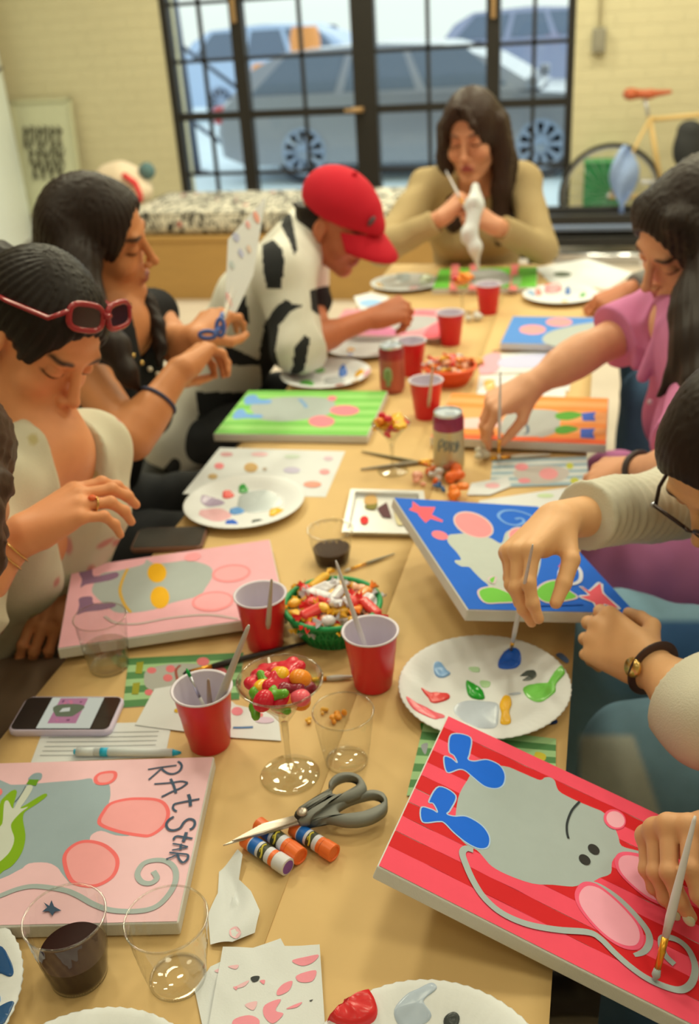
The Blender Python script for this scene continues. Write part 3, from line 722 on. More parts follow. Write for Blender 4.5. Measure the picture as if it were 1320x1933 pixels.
# --- woman in pink ------------------------------------------------
def p_pink():
    pk = mat('pink_cotton', (206, 122, 148), .85, var=.06, vscale=15, bump=.3, bscale=500, spec=.2)
    j = person('woman with long dark hair in a pink short-sleeved shirt, painting an orange canvas', 'person',
        (.42, 1.96, .52), pd(1262, 588, 2.10), pd(1345, 700, 1.78), ((.160, 2.019, 1.141), (212, 30, 14)),
        dict(R=dict(el=pd(1100, 668, 2.02), wr=pd(1003, 728, 1.99), to=pd(945, 758, 1.985), n=(-.45, -.5, .75), pose='pinch'),
             L=dict(el=pd(1300, 890, 1.62), wr=pd(1195, 888, 1.76), to=pd(1120, 893, 1.85), n=(0, -.4, .9), pose='relax')),
        (220, 158, 110), (175, 90, 85), (55, 38, 30), res=.0030, hs=1.03)
    S = Sdf(); torso(S, j, .018, bust=.066); sleeve(S, j, 'R', .66, .017, loose=.012); sleeve(S, j, 'L', .72, .017, loose=.012)
    S.ell(j.neck+j.fw*.055, (.052, .045, .050), k=.01, op='sub')
    for s in (-1, 1): S.chain([j.neck+j.R*s*.058-j.fw*.03+j.up*.025, j.neck+j.R*s*.068+j.fw*.035+j.up*.01, j.neck+j.R*s*.05+j.fw*.115-j.up*.055], [.014, .018, .012], .006)
    sh = part(j, S, 'shirt', pk, .005, wrinkle(.0045, 36, 11))
    for q in range(3):
        mb = MB(); mb.ball(j.chest+j.fw*(.118+.012*(q == 1))+j.up*(.07-.07*q)+j.R*.004, .006, 10); mbpart(j, mb, 'button', mat('pearl_button', (225, 205, 195), .3), parent=sh)
    S = Sdf(); hair_cap(S, j, .012, carve=(.0, .126, -.038), cr=(.088, .094, .134), ears=True)
    for s in (-1, 1):
        S.chain([hl(j, s*.05, -.08, .05), hl(j, s*.07, -.11, -.05), hl(j, s*.09, -.14, -.16), hl(j, s*.10, -.14, -.28), hl(j, s*.09, -.12, -.38)], [.055, .058, .055, .045, .02], .03)
    S.chain([hl(j, -.05, .045, .10), hl(j, -.082, .015, .04), hl(j, -.092, -.01, -.04), pd(1312, 600, 1.76), pd(1306, 660, 1.74), pd(1278, 705, 1.74), pd(1242, 748, 1.76)], [.026, .034, .042, .042, .032, .016, .004], .02)
    S.chain([hl(j, -.06, -.05, .04), pd(1345, 560, 1.78), pd(1350, 650, 1.72), pd(1345, 740, 1.68), pd(1325, 800, 1.67)], [.05, .06, .06, .05, .02], .03)
    S.chain([hl(j, .06, .03, .07), hl(j, .088, .0, -.03), hl(j, .09, .0, -.14), hl(j, .075, .04, -.24)], [.03, .035, .032, .01], .02)
    part(j, S, 'hair', dark_hair, .0045, strands(j, .0022, 46))
    g = j.arm['L']; D = nrm(g[2]-g[1]); X, Y, _ = frame_to(D); c = g[2]-D*.02
    mb = MB(); mb.tube([c+(X*math.cos(a)+Y*math.sin(a))*.031 for a in np.linspace(0, 6.283, 24, endpoint=False)], .006, 8, closed=True); mbpart(j, mb, 'watch_strap', mat('dark_strap', (70, 60, 52), .5))
    L = legset(j, [(.06, 2.10, .56), (.02, 1.80, .55)], [(.08, 2.10, .1), (.06, 1.78, .1)])
    pk2 = mat('mauve_pink_cotton', (206, 128, 160), .85, var=.06, vscale=15, bump=.3, bscale=500, spec=.2)
    trousers(j, L, pk2, inf=.035, flare=.05); shoes(j, L, shoe_m); PEOPLE['pink'] = j
# --- woman with glasses in patchwork jeans ------------------------------------------------
def p_glass():
    j = person('woman with dark parted hair and glasses in a cream ribbed top, painting a blue canvas', 'person',
        (.56, 1.30, .52), (.275, 1.47, .915), (.36, 1.12, .89), ((.190, 1.262, 1.020), (222, 44, 2)),
        dict(R=dict(el=pd(1282, 950, 1.50), wr=pd(1054, 982, 1.295), to=pd(962, 1058, 1.235), n=(-.55, -.10, .85), pose='pinch'),
             L=dict(el=pd(1345, 1352, 1.16), wr=pd(1222, 1252, 1.26), to=pd(1120, 1185, 1.335), n=(.25, -.80, .45), pose='grip')),
        (226, 170, 110), (175, 95, 85), (50, 36, 28), res=.0026, hs=1.03)
    cr = mat('cream_rib_knit', (206, 196, 160), .85, var=.05, bump=.4, bscale=500, spec=.2)
    S = Sdf(); torso(S, j, .012); sleeve(S, j, 'R', 1.80, .013, loose=.004); sleeve(S, j, 'L', 1.36, .016, loose=.008)
    S.ell(j.neck+j.fw*.055, (.052, .05, .06), k=.01, op='sub')
    sh, el, wr = j.arm['R']; sl, elL, wl = j.arm['L']
    def nz(P):
        t = (P-el)@nrm(wr-el); return .0018*np.sin(t*330)*(t > 0)*(t < .3)*(np.linalg.norm(P-el, axis=1) < .35)
    wk = wrinkle(.003, 40, 6)
    part(j, S, 'knit_top', cr, .004, lambda P: nz(P)+wk(P))
    S = Sdf(); hair_cap(S, j, .008, carve=(.0, .124, -.036), cr=(.088, .088, .130))
    S.ell(hl(j, 0, -.125, .0), (.045, .04, .045), j.B.T, .02)
    S.ell(hl(j, .004, .03, .151), (.0035, .075, .010), j.B.T, .006, 'sub')
    part(j, S, 'hair', dark_hair, .004, strands(j, .0012, 55))
    mb = MB(); rim = mat('dark_metal_rim', (60, 46, 38), .3, .6)
    cen = {}
    for s in (-1, 1):
        c0 = np.array([s*.036, .107, -.004]); ux, uz = np.array([1., -.12*s, 0]), np.array([0., .10, 1.]); cen[s] = (c0, ux, uz)
        mb.tube([hl(j, *(c0+ux*.027*np.sign(math.cos(a))*abs(math.cos(a))**.8+uz*.022*np.sign(math.sin(a))*abs(math.sin(a))**.8)) for a in np.linspace(0, 6.283, 32, endpoint=False)], .0027, 8, closed=True)
        mb.tube([hl(j, *(c0+ux*.027*s+uz*.006)), hl(j, s*.072, .080, .008), hl(j, s*.080, .0, .010), hl(j, s*.080, -.03, -.008)], .0028, 8)
    mb.tube([hl(j, -.010, .110, .001), hl(j, 0, .114, .005), hl(j, .010, .110, .001)], .0018, 8)
    gl = mbpart(j, mb, 'eyeglasses', rim)
    for s in (-1, 1):
        c0, ux, uz = cen[s]; mb = MB(); mb.prism([hl(j, *(c0+ux*.0265*np.sign(math.cos(a))*abs(math.cos(a))**.8+uz*.0215*np.sign(math.sin(a))*abs(math.sin(a))**.8)) for a in np.linspace(0, 6.283, 24, endpoint=False)], j.B@np.array([0, .0015, 0])); mbpart(j, mb, 'lens', clear_mat('lens_glass'), smooth=False, parent=gl)
        mb = MB(); mb.ball(hl(j, *(c0+ux*.031*s+uz*.006)), .0042, 10); mbpart(j, mb, 'hinge', silver, parent=gl)
    D = nrm(wl-elL); X, Y, _ = frame_to(D); c = wl-D*.012
    mb = MB(); mb.tube([c+D*w+(X*math.cos(a)+Y*math.sin(a))*.0315 for w in (0,) for a in np.linspace(0, 6.283, 28, endpoint=False)], .0075, 10, closed=True, flat=.35); ws = mbpart(j, mb, 'wristwatch', mat('dark_brown_strap', (62, 42, 36), .4), label='brown leather strap of a gold watch')
    toc = pd(1205, 1272, 1.22)-c; toc = nrm(toc-D*np.dot(toc, D)); mb = MB(); mb.lathe([(.0, 0), (.012, 0), (.013, .002), (.012, .006), (.0, .006)], c+toc*.031, 20, axis=toc); mbpart(j, mb, 'watch_case', gold, parent=ws)
    L = legset(j, [(.07, 1.50, .56), (.10, 1.23, .53)], [(.01, 1.74, .14), (.06, 1.20, .14)])
    grey, navy = mat('grey_green_denim', (172, 174, 148), .9, var=.08, bump=.3, bscale=900, spec=.15), mat('navy_denim', (44, 72, 98), .9, var=.1, bump=.3, bscale=900, spec=.15)
    hips = j.pel
    cden, cgrey, cnavy = [np.array(C(q)[:3]) for q in ((132, 166, 168), (206, 208, 178), (56, 90, 120))]
    def cf(V):
        d = V-CAM; z = d@CF; px = W/2+FPX*(d@CR)/z; py = H/2+FPX*(d@CD)/z; c = np.tile(cden, (len(V), 1))
        sm = lambda v: np.clip(v/14+.5, 0, 1)
        w = (sm(px-1222)*sm(py-1172)*sm(1262-py))[:, None]; c = c*(1-w)+cnavy*w
        w = (sm(py-1388)*sm(1196+(py-1388)*.34-px)*sm(px-1095))[:, None]; c = c*(1-w)+cgrey*w
        return c
    trousers(j, L, mat('patchwork_denim', (98, 130, 134), .88, attr='Col', var=.14, vscale=25, bump=.35, bscale=900, spec=.2), inf=.034, flare=.03, color=cf, res=.004, name='patchwork_jeans', to=.86)
    shoes(j, L, shoe_m)
    for hip, kn, an in L:
        mb = MB(); mb.tube([an+np.array([0, 0, .05]), an+np.array([0, 0, -.04])], [.040, .038], 14); mbpart(j, mb, 'sock', mat('pale_blue_sock', (130, 158, 165), .9))
    PEOPLE['glass'] = j
# --- painter at the near right, only the hand and lap inside the frame ------------------------------------------------
def p_near():
    pz = float((plane_at(1276, 1690, RED_C, rot3(*RED_E)[:, 2])-CAM)@CF)-.040; dd = pz+.018-.930; pq = lambda a, b, d: pd(a, b, d+dd)
    Xh = nrm(-CR*.73-CD*.25-CF*.6); wrp = pq(1256, 1566, .905)-Xh*.090
    j = person('person mostly outside the right edge, with pale green nails, painting the red striped canvas', 'person',
        (.62, .72, .52), (.48, .93, .98), (.56, .56, .98), ((.46, .74, 1.20), (182, 25, 0)),
        dict(R=dict(el=wrp-Xh*.20+CR*.08, wr=wrp, to=wrp+Xh*.1, n=-CD*.9+CF*.38, pose=dict(f=[(74, 38, 18), (78, 38, 18), (82, 38, 18), (84, 40, 20)], th=[(.60, .45, -.66), (.66, .15, -.74), (.62, -.02, -.78)], spread=.02)),
             L=dict(el=(.62, .46, .74), wr=(.36, .52, .72), to=(.2, .56, .70), n=(0, 0, 1), pose='relax')),
        (208, 152, 98), (170, 95, 85), (90, 66, 46), res=.0022, hs=1.0)
    S = Sdf(); torso(S, j, .014); sleeve(S, j, 'R', 1.3, .016); sleeve(S, j, 'L', 1.5, .016); S.ell(j.neck+j.fw*.05, (.05, .05, .06), k=.01, op='sub')
    part(j, S, 'sweater', mat('beige_knit', (190, 172, 136), .85, bump=.3, bscale=500), .007, wrinkle(.003, 40, 6))
    S = Sdf(); hair_cap(S, j, .012, ears=True)
    for s in (-1, 1): S.chain([hl(j, s*.07, -.03, .05), hl(j, s*.095, -.03, -.06), hl(j, s*.09, .0, -.2), hl(j, s*.08, .03, -.32)], [.04, .045, .04, .015], .02)
    part(j, S, 'hair', brown_hair, .006, strands(j, .002, 46))
    nail = mat('pale_green_nail', (205, 210, 165), .2, spec=.6)
    for p, d, u, r in j.tips['R']:
        mb = MB(); z = nrm(u-d*np.dot(u, d)); x = np.cross(d, z); mb.ball(p+z*(r*.62)-d*.001, (r*.88, .0085, r*.55), 14, axes=(x, d, z)); mbpart(j, mb, 'fingernail', nail, label='pale green fingernail')
    L = legset(j, [(.12, .84, .555), (.10, .62, .555)], [(.12, .84, .1), (.10, .62, .1)])
    trousers(j, L, dark_denim, inf=.02, name='jeans'); shoes(j, L, shoe_m); j.dd = dd; PEOPLE['near'] = j
# --- person at the left edge, only curly hair inside the frame ------------------------------------------------
def p_left():
    hp = pd(-130, 915, 1.20)
    j = person('person at the left edge of the photo, only dark curly hair showing', 'person',
        (-1.20, .82, .52), (-1.04, .70, .93), (-1.04, .98, .93), (hp, (75, 20, 0)),
        dict(R=dict(el=(-.95, .62, .68), wr=(-.86, .66, .60), to=(-.80, .7, .58), n=(0, 0, 1), pose='relax'),
             L=dict(el=(-1.0, 1.05, .68), wr=(-.9, .98, .60), to=(-.84, .94, .58), n=(0, 0, 1), pose='relax')),
        (205, 145, 98), (170, 95, 85), (50, 36, 28), res=.004)
    S = Sdf(); torso(S, j, .014); sleeve(S, j, 'R', 1.7, .016); sleeve(S, j, 'L', 1.7, .016); S.ell(j.neck+j.fw*.05, (.05, .05, .06), k=.01, op='sub')
    part(j, S, 'sweater', mat('taupe_knit', (120, 100, 76), .85, bump=.3, bscale=500), .007, wrinkle(.003, 40, 6))
    S = Sdf(); hair_cap(S, j, .016, ears=True); r = random.Random(3)
    for i in range(26):
        a = -2.6+5.2*i/25; x, y = math.sin(a)*.09, -.03+.06*math.cos(a)*-1 if abs(a) > 1.6 else -.02
        pts = [hl(j, x*.8, y, .05)]+[hl(j, x*(1.05+.2*k/5)+r.uniform(-.012, .012), y+r.uniform(-.015, .015), .04-.028*k) for k in range(1, 6)]
        S.chain(pts, [.02, .022, .02, .018, .014, .006], .006)
    part(j, S, 'hair', brown_hair, .005, lambda P: .003*np.sin(P[:, 0]*240)*np.sin(P[:, 1]*240)*np.sin(P[:, 2]*260))
    L = legset(j, [(-.78, .75, .56), (-.78, .97, .56)], [(-.8, .75, .1), (-.8, .97, .1)])
    trousers(j, L, mat('taupe_twill', (128, 104, 76), .9)); shoes(j, L, shoe_m); PEOPLE['left'] = j
# --- person behind the woman in pink ------------------------------------------------
def p_far():
    j = person('person in grey behind the woman in pink, one hand resting by the far plate', 'person',
        (.58, 2.85, .52), (.44, 3.02, .98), (.44, 2.68, .98), ((.42, 2.86, 1.19), (185, 20, 0)),
        dict(R=dict(el=(.32, 3.06, .80), wr=(.20, 3.0, .785), to=(.1, 2.95, .79), n=(0, 0, 1), pose='relax'),
             L=dict(el=pd(1262, 528, 2.90), wr=pd(1188, 548, 2.86), to=pd(1140, 570, 2.86), n=(-.2, -.4, .9), pose='curl')),
        (190, 118, 74), (170, 95, 85), (50, 36, 28), res=.004)
    S = Sdf(); torso(S, j, .014); sleeve(S, j, 'R', 1.8, .016); sleeve(S, j, 'L', 1.85, .014); S.ell(j.neck+j.fw*.05, (.05, .05, .06), k=.01, op='sub')
    part(j, S, 'sweatshirt', mat('grey_jersey', (120, 114, 98), .85, bump=.3, bscale=500), .007, wrinkle(.003, 40, 6))
    S = Sdf(); hair_cap(S, j, .014)
    part(j, S, 'hair', dark_hair, .006, strands(j, .002, 46))
    L = legset(j, [(.14, 2.98, .56), (.14, 2.74, .56)], [(.14, 2.98, .1), (.14, 2.74, .1)])
    trousers(j, L, dark_denim); shoes(j, L, shoe_m); PEOPLE['farr'] = j
for fn in (p_olive, p_cap, p_black, p_sun, p_pink, p_glass, p_near, p_left, p_far): fn()
# ------------------------------------------------------------------ setting
def brick_mat(name, rgb):
    m = mat(name, rgb, .8, var=.04, vscale=3, spec=.2); nt = m.node_tree; N, L = nt.nodes, nt.links; b = N['Principled BSDF']
    tc = N.new('ShaderNodeTexCoord'); mp = N.new('ShaderNodeMapping'); mp.inputs['Rotation'].default_value = (math.radians(90), 0, 0)
    br = N.new('ShaderNodeTexBrick'); br.inputs['Scale'].default_value = 1.0; br.inputs['Brick Width'].default_value = .22; br.inputs['Row Height'].default_value = .085; br.inputs['Mortar Size'].default_value = .007; br.inputs['Mortar Smooth'].default_value = .4
    br.inputs['Color1'].default_value = (1, 1, 1, 1); br.inputs['Color2'].default_value = (.95, .95, .95, 1); br.inputs['Mortar'].default_value = (.2, .2, .2, 1)
    bp = N.new('ShaderNodeBump'); bp.inputs['Distance'].default_value = .006; bp.inputs['Strength'].default_value = .7
    L.new(tc.outputs['Object'], mp.inputs['Vector']); L.new(mp.outputs['Vector'], br.inputs['Vector']); L.new(br.outputs['Color'], bp.inputs['Height']); L.new(bp.outputs['Normal'], b.inputs['Normal'])
    return m
WY = 7.6
wall_m = brick_mat('painted_cream_brick', (202, 188, 138))
plaster = mat('cream_plaster', (202, 188, 140), .85, var=.04, vscale=2, spec=.2)
floor_m = mat('brown_grey_concrete', (196, 178, 146), .55, var=.15, vscale=1.5, bump=.1, bscale=20)
ceil_m = mat('white_plaster', (216, 210, 184), .9, spec=.2)
def structure(name, mb, m, smooth=False, parent=None):
    o = mb.build(name, m, parent, smooth); o['kind'] = 'structure'; return o
WX0, WX1 = aty(322, 200, WY)[0], aty(1082, 190, WY)[0]
X0, X1, Y0, Y1, ZC = -5.2, 3.4, -2.2, WY, 3.6
WT = 2.75
structure('floor', MB().box(((X0+X1)/2, (Y0+Y1)/2, -.05), (X1-X0+.4, Y1-Y0+.4, .1)), floor_m)
structure('ceiling', MB().box(((X0+X1)/2, (Y0+Y1)/2, ZC+.05), (X1-X0+.4, Y1-Y0+.4, .1)), ceil_m)
mb = MB(); mb.box(((X0+WX0)/2, WY+.15, ZC/2), (WX0-X0, .3, ZC)); mb.box(((X1+WX1)/2, WY+.15, ZC/2), (X1-WX1, .3, ZC)); mb.box(((WX0+WX1)/2, WY+.15, (ZC+WT)/2), (WX1-WX0, .3, ZC-WT))
structure('wall_back', mb, wall_m)
structure('wall_left', MB().box((X0-.1, (Y0+Y1)/2, ZC/2), (.2, Y1-Y0+.6, ZC)), plaster)
structure('wall_right', MB().box((X1+.1, (Y0+Y1)/2, ZC/2), (.2, Y1-Y0+.6, ZC)), plaster)
structure('wall_front', MB().box(((X0+X1)/2, Y0-.1, ZC/2), (X1-X0, .2, ZC)), plaster)
# black steel glazed doors with side lights
blk = mat('black_steel', (34, 30, 24), .5, var=.1, spec=.4)
fx = [WX0, aty(460, 210, WY)[0], aty(690, 205, WY)[0], aty(930, 195, WY)[0], WX1]
zb = aty(690, 208, WY)[2]; z_up = aty(660, 100, WY)[2]; z_lo = aty(690, 322, WY)[2]
mb = MB(); fw = .05
mb.box(((WX0+WX1)/2, WY+.06, WT-.03), (WX1-WX0, .08, .06)); mb.box(((WX0+WX1)/2, WY+.06, .02), (WX1-WX0, .1, .04))
for x, w in zip(fx, (.055, .095, .17, .095, .055)):
    xx = min(max(x, WX0+w/2), WX1-w/2); mb.box((xx, WY+.06, WT/2), (w, .085, WT))
for i in range(4): mb.box(((fx[i]+fx[i+1])/2, WY+.06, zb), (fx[i+1]-fx[i], .06, .055)); mb.box(((fx[i]+fx[i+1])/2, WY+.06, .11), (fx[i+1]-fx[i], .06, .16))
win = structure('window_1', mb, blk)
mb = MB()
for i in range(4):
    xm = (fx[i]+fx[i+1])/2+((-.035, .0, .0, .035)[i]*0); mb.box((xm, WY+.06, WT/2), (.026, .03, WT))
    for z in (z_up, z_lo, z_up+(z_up-zb), 2*z_up+(z_up-2*zb)-(z_up-zb)*0): 
        if z < WT-.1: mb.box(((fx[i]+fx[i+1])/2, WY+.06, z), (fx[i+1]-fx[i], .03, .026))
mb.build('glazing_bar', blk, win)
mb = MB()
for i in range(4): mb.box(((fx[i]+fx[i+1])/2, WY+.062, WT/2), (fx[i+1]-fx[i]-.04, .004, WT-.08))
mb.build('pane', clear_mat('window_glass', (.95, .98, .98), .0, 1.3), win)
mb = MB(); hx, _, hz = aty(676, 207, WY); mb.box((hx, WY-.01, hz), (.09, .05, .035), bev=.008); mb.box((hx-.03, WY-.05, hz), (.12, .02, .022), bev=.006); mb.build('door_handle', mat('brass', (190, 150, 95), .35, .7), win)
mb = MB(); p = aty(440, 20, WY); mb.box((p[0], WY-.0, p[2]), (.03, .03, .16), bev=.006); p = aty(932, 10, WY); mb.box((p[0], WY-.0, p[2]), (.03, .03, .16), bev=.006); mb.build('hinge', mat('brass', (190, 150, 95), .35, .7), win)
# ------------------------------------------------------------------ street outside
GZ = -.13
structure('ground', MB().box((0, 33, GZ-.05), (90, 50, .1)), mat('pale_street_concrete', (214, 222, 214), .9, var=.05, vscale=1, spec=.1))
def car(name, label, loc, prof, green, width, body, wheel_xs, wr, zrot=0, tail=None):
    """side profile in metres (x forward, z up), lofted across the width with a narrowing cabin"""
    t = thing(name, label, 'car', loc, zrot)
    def loft(outline, cols, nm, m, smooth=True):
        mb = MB(); n = len(outline); rings = []
        for y, sc, zz in cols: rings.append([(x*sc+cxm*(1-sc), y, z+zz) for x, z in outline])
        vs = [p for r in rings for p in r]; fs = []
        for k in range(len(rings)-1):
            for i in range(n): fs.append((k*n+i, k*n+(i+1) % n, (k+1)*n+(i+1) % n, (k+1)*n+i))
        fs.append(tuple(range(n-1, -1, -1))); fs.append(tuple((len(rings)-1)*n+i for i in range(n)))
        mb.add(vs, fs); return mb.build(nm, m, t, smooth, angle=40)
    cxm = sum(p[0] for p in prof)/len(prof); w = width/2
    loft(prof, [(-w, .965, 0), (-w+.10, .995, 0), (-w+.25, 1, 0), (w-.25, 1, 0), (w-.10, .995, 0), (w, .965, 0)], 'body', body)
    # cabin tapers inwards to the roof
    mb = MB(); n = len(green); zlo = min(z for _, z in green); zhi = max(z for _, z in green); cg = sum(x for x, _ in green)/n
    vs = []
    for s in (-1, 1):
        for x, z in green: vs.append((x, s*(w-.05-.20*(z-zlo)/(zhi-zlo)), z))
    mb.add(vs, [tuple(range(n)), tuple(range(2*n-1, n-1, -1))]+[(i, n+i, n+(i+1) % n, (i+1) % n) for i in range(n)]); mb.build('cabin', body, t, False)
    gl = mat('dark_car_glass', (92, 104, 108), .05, spec=.8)
    k = .86; mid = (zlo+zhi)/2
    xs = sorted(x for x, _ in green); xa, xb = xs[0], xs[-1]
    for s in (-1, 1):
        for (f0, f1) in ((.08, .36), (.39, .62), (.65, .90)):
            q = []
            for f, zf in ((f0, .12), (f1, .12), (f1, .84), (f0, .84)):
                lx = xa+(xb-xa)*f
                # narrow the upper corners to stay inside the outline
                if zf > .5: lx = cg+(lx-cg)*.70
                z = zlo+(zhi-zlo)*zf; q.append((lx, s*(w-.05-.20*(z-zlo)/(zhi-zlo)+.006), z))
            m2 = MB(); m2.add(q, [(0, 1, 2, 3)] if s < 0 else [(3, 2, 1, 0)]); m2.build('side_window', gl, t)
    tyre, rimm = mat('tyre_rubber', (48, 54, 58), .8), mat('alloy_rim', (150, 158, 158), .35, .5)
    for s in (-1, 1):
        for x in wheel_xs:
            m2 = MB(); m2.lathe([(.0, -.1), (wr*.7, -.1), (wr*.96, -.09), (wr, -.05), (wr, .05), (wr*.96, .09), (wr*.7, .1), (0, .1)], (x, s*(w-.10), wr), 28, axis=(0, s, 0)); wo = m2.build('wheel', tyre, t, True, angle=40)
            m2 = MB(); m2.lathe([(0, .098), (wr*.2, .112), (wr*.25, .10)], (x, s*(w-.10), wr), 20, axis=(0, s, 0))
            m2.shell([(wr*.70, .10), (wr*.72, .114), (wr*.62, .112), (wr*.60, .098)], (x, s*(w-.10), wr), 28, axis=(0, s, 0))
            for a in range(10):
                an = a*math.pi/5; d = np.array([math.cos(an), 0, math.sin(an)]); c = np.array([x, s*(w-.10)+s*.104, wr]); m2.tube([c+d*wr*.2, c+d*wr*.66], [.02, .03], 6)
            m2.build('rim', rimm, wo, True, angle=40)
    for s in (-1, 1):
        m2 = MB(); m2.box((xa+(xb-xa)*.98, s*(w+.06), zlo+.08), (.12, .16, .12), bev=.03); m2.build('side_mirror', body, t, True)
        m2 = MB(); m2.box((max(p[0] for p in prof)-.12, s*(w-.2), zlo-.22), (.22, .34, .12), bev=.03); m2.build('headlight', mat('headlight_plastic', (215, 225, 225), .15), t, True)
        m2 = MB(); m2.box((min(p[0] for p in prof)+.08, s*(w-.15), zlo-.12), (.16, .26, .18), bev=.03); m2.build('tail_light', mat('red_lamp_plastic', (190, 70, 66), .2), t, True)
    return t
suv_prof = [(-2.25, .35), (-2.28, .62), (-2.22, .92), (-2.12, 1.02), (-1.4, 1.03), (.9, 1.0), (1.7, .93), (2.2, .80), (2.34, .60), (2.32, .34), (2.0, .24), (-2.0, .24)]
suv_green = [(-2.12, .98), (-1.85, 1.32), (-1.5, 1.50), (-.5, 1.55), (.25, 1.50), (.75, 1.32), (1.25, .99)]
cbody = mat('charcoal_car_paint', (140, 140, 132), .28, .35, var=.03, spec=.6, coat=.9)
cw = aty(575, 300, 11.0)[0]; cw2 = aty(1020, 290, 11.0)[0]
ccx = (cw+cw2)/2; ws = (cw2-cw)/2
car('sport_utility_car', 'dark grey car parked right outside the glazed doors', (ccx, 11.9, GZ), [(x*1.0, z*.88) for x, z in suv_prof], [(x, z*.88) for x, z in suv_green], 1.8, cbody, (-ws, ws), .345)
car('hatchback', 'pale blue car parked across the street behind the dark grey car', (-5.6, 19.5, GZ), suv_prof, suv_green, 1.8, mat('pale_blue_car_paint', (176, 190, 190), .3, .2, coat=.6), (-1.35, 1.35), .34)
car('hatchback', 'grey car at the top of the right glazed door', (-1.1, 21.5, GZ), suv_prof, suv_green, 1.8, mat('grey_car_paint', (150, 150, 152), .3, .2, coat=.6), (-1.35, 1.35), .34)
def barrel(px, py, label, h=1.0):
    p = aty(px, py, 16.8)*1.0; p[2] = GZ; t = thing('traffic_barrel', label, 'traffic barrel', p, 0, None)
    o = mat('orange_plastic', (250, 150, 70), .5)
    MB().lathe([(.30, 0), (.30, .04), (.26, .06), (.24, h*.9), (.20, h), (0, h)], n=24).build('barrel', o, t, True, angle=40); MB().shell([(.2585, h*.35), (.2535, h*.55)], n=24).build('reflective_band', mat('white_band', (225, 225, 215), .5), t, True)
barrel(497, 76, 'smaller orange traffic barrel far out in the street, left of the other'); barrel(575, 62, 'larger orange traffic barrel in front of the far parked cars', 1.5)
t = thing('street_post', 'grey metal post with a diagonal brace outside the left side light', 'post', at(372, 330, GZ)); pz = np.array(t.location)
g_m = mat('weathered_steel', (92, 98, 100), .6, .3)
MB().tube([(0, 0, 0), (-.06, 0, 3)], .06, 12).build('post', g_m, t, True); MB().tube([(-.02, 0, 1.45), (.62, .05, .95)], .025, 8).build('brace', g_m, t, True); MB().tube([(.0, 0, .62), (.42, .05, .30)], .025, 8).build('brace', g_m, t, True); MB().box((-.02, 0, .02), (.24, .24, .04), bev=.01).build('base_plate', g_m, t)
# ------------------------------------------------------------------ furniture and things by the back wall
tan = mat('tan_plywood', (176, 134, 68), .6, var=.10, vscale=6, stretch=(1, 1, 8))
bx0, bx1 = -2.95, -.72; by0, by1 = 5.78, 6.62
bt = thing('wooden_bench', 'long tan wooden bench below the glazed doors', 'bench', ((bx0+bx1)/2, (by0+by1)/2, 0)); bw = bx1-bx0; bd = by1-by0
MB().box((0, -bd/2+.02, .18), (bw, .04, .36)).build('front_panel', tan, bt); MB().box((0, bd/2-.02, .18), (bw, .04, .36)).build('back_panel', tan, bt)
for s in (-1, 1): MB().box((s*(bw/2-.02), 0, .18), (.04, bd, .36)).build('side_panel', tan, bt)
MB().box((0, 0, .375), (bw+.02, bd+.02, .03), bev=.004).build('seat', tan, bt)
def print_fabric(name):
    m = mat(name, (205, 194, 160), .9, var=.05); nt = m.node_tree; N, L = nt.nodes, nt.links; b = N['Principled BSDF']
    tc = N.new('ShaderNodeTexCoord'); mp = N.new('ShaderNodeMapping'); mp.inputs['Scale'].default_value = (14, 7, 9); mp.inputs['Rotation'].default_value = (.3, .5, .7)
    nz = N.new('ShaderNodeTexNoise'); nz.inputs['Scale'].default_value = 1.7; nz.inputs['Detail'].default_value = 2; nz.inputs['Distortion'].default_value = 1.5
    cr = N.new('ShaderNodeValToRGB'); e = cr.color_ramp.elements; base = C((208, 196, 160)); ink = C((62, 58, 46))
    e[0].position = .44; e[0].color = ink; e[1].position = .49; e[1].color = base
    vz = N.new('ShaderNodeTexVoronoi'); vz.inputs['Scale'].default_value = .55; cr2 = N.new('ShaderNodeValToRGB'); cr2.color_ramp.elements[0].position = .10; cr2.color_ramp.elements[0].color = (1, 1, 1, 1); cr2.color_ramp.elements[1].position = .14; cr2.color_ramp.elements[1].color = (0, 0, 0, 1)
    mx = N.new('ShaderNodeMix'); mx.data_type = 'RGBA'; mx.inputs['B'].default_value = C((190, 96, 80))
    L.new(tc.outputs['Object'], mp.inputs['Vector']); L.new(mp.outputs['Vector'], nz.inputs['Vector']); L.new(nz.outputs['Fac'], cr.inputs['Fac']); L.new(mp.outputs['Vector'], vz.inputs['Vector']); L.new(vz.outputs['Distance'], cr2.inputs['Fac'])
    L.new(cr2.outputs['Color'], mx.inputs['Factor']); L.new(cr.outputs['Color'], mx.inputs['A']); L.new(mx.outputs['Result'], b.inputs['Base Color']); return m
pf = print_fabric('scribble_print_fabric')
S = Sdf(); c0 = np.array([(bx0+bx1)/2, (by0+by1)/2, .39])
cu = MB(); cu.box((0, 0, .07), (bw-.04, bd-.04, .13), bev=.045); cush = cu.build('bench_cushion', pf, None, True); cush.location = tuple(c0); tag(cush, 'black and cream scribble-print cushion along the tan wooden bench', 'cushion')
mb = MB(); mb.tube([(-bw/2+.03, -bd/2+.03, .125), (bw/2-.03, -bd/2+.03, .125), (bw/2-.03, bd/2-.03, .125), (-bw/2+.03, bd/2-.03, .125)], .008, 6, closed=True); mb.build('piping', pf, cush, True)
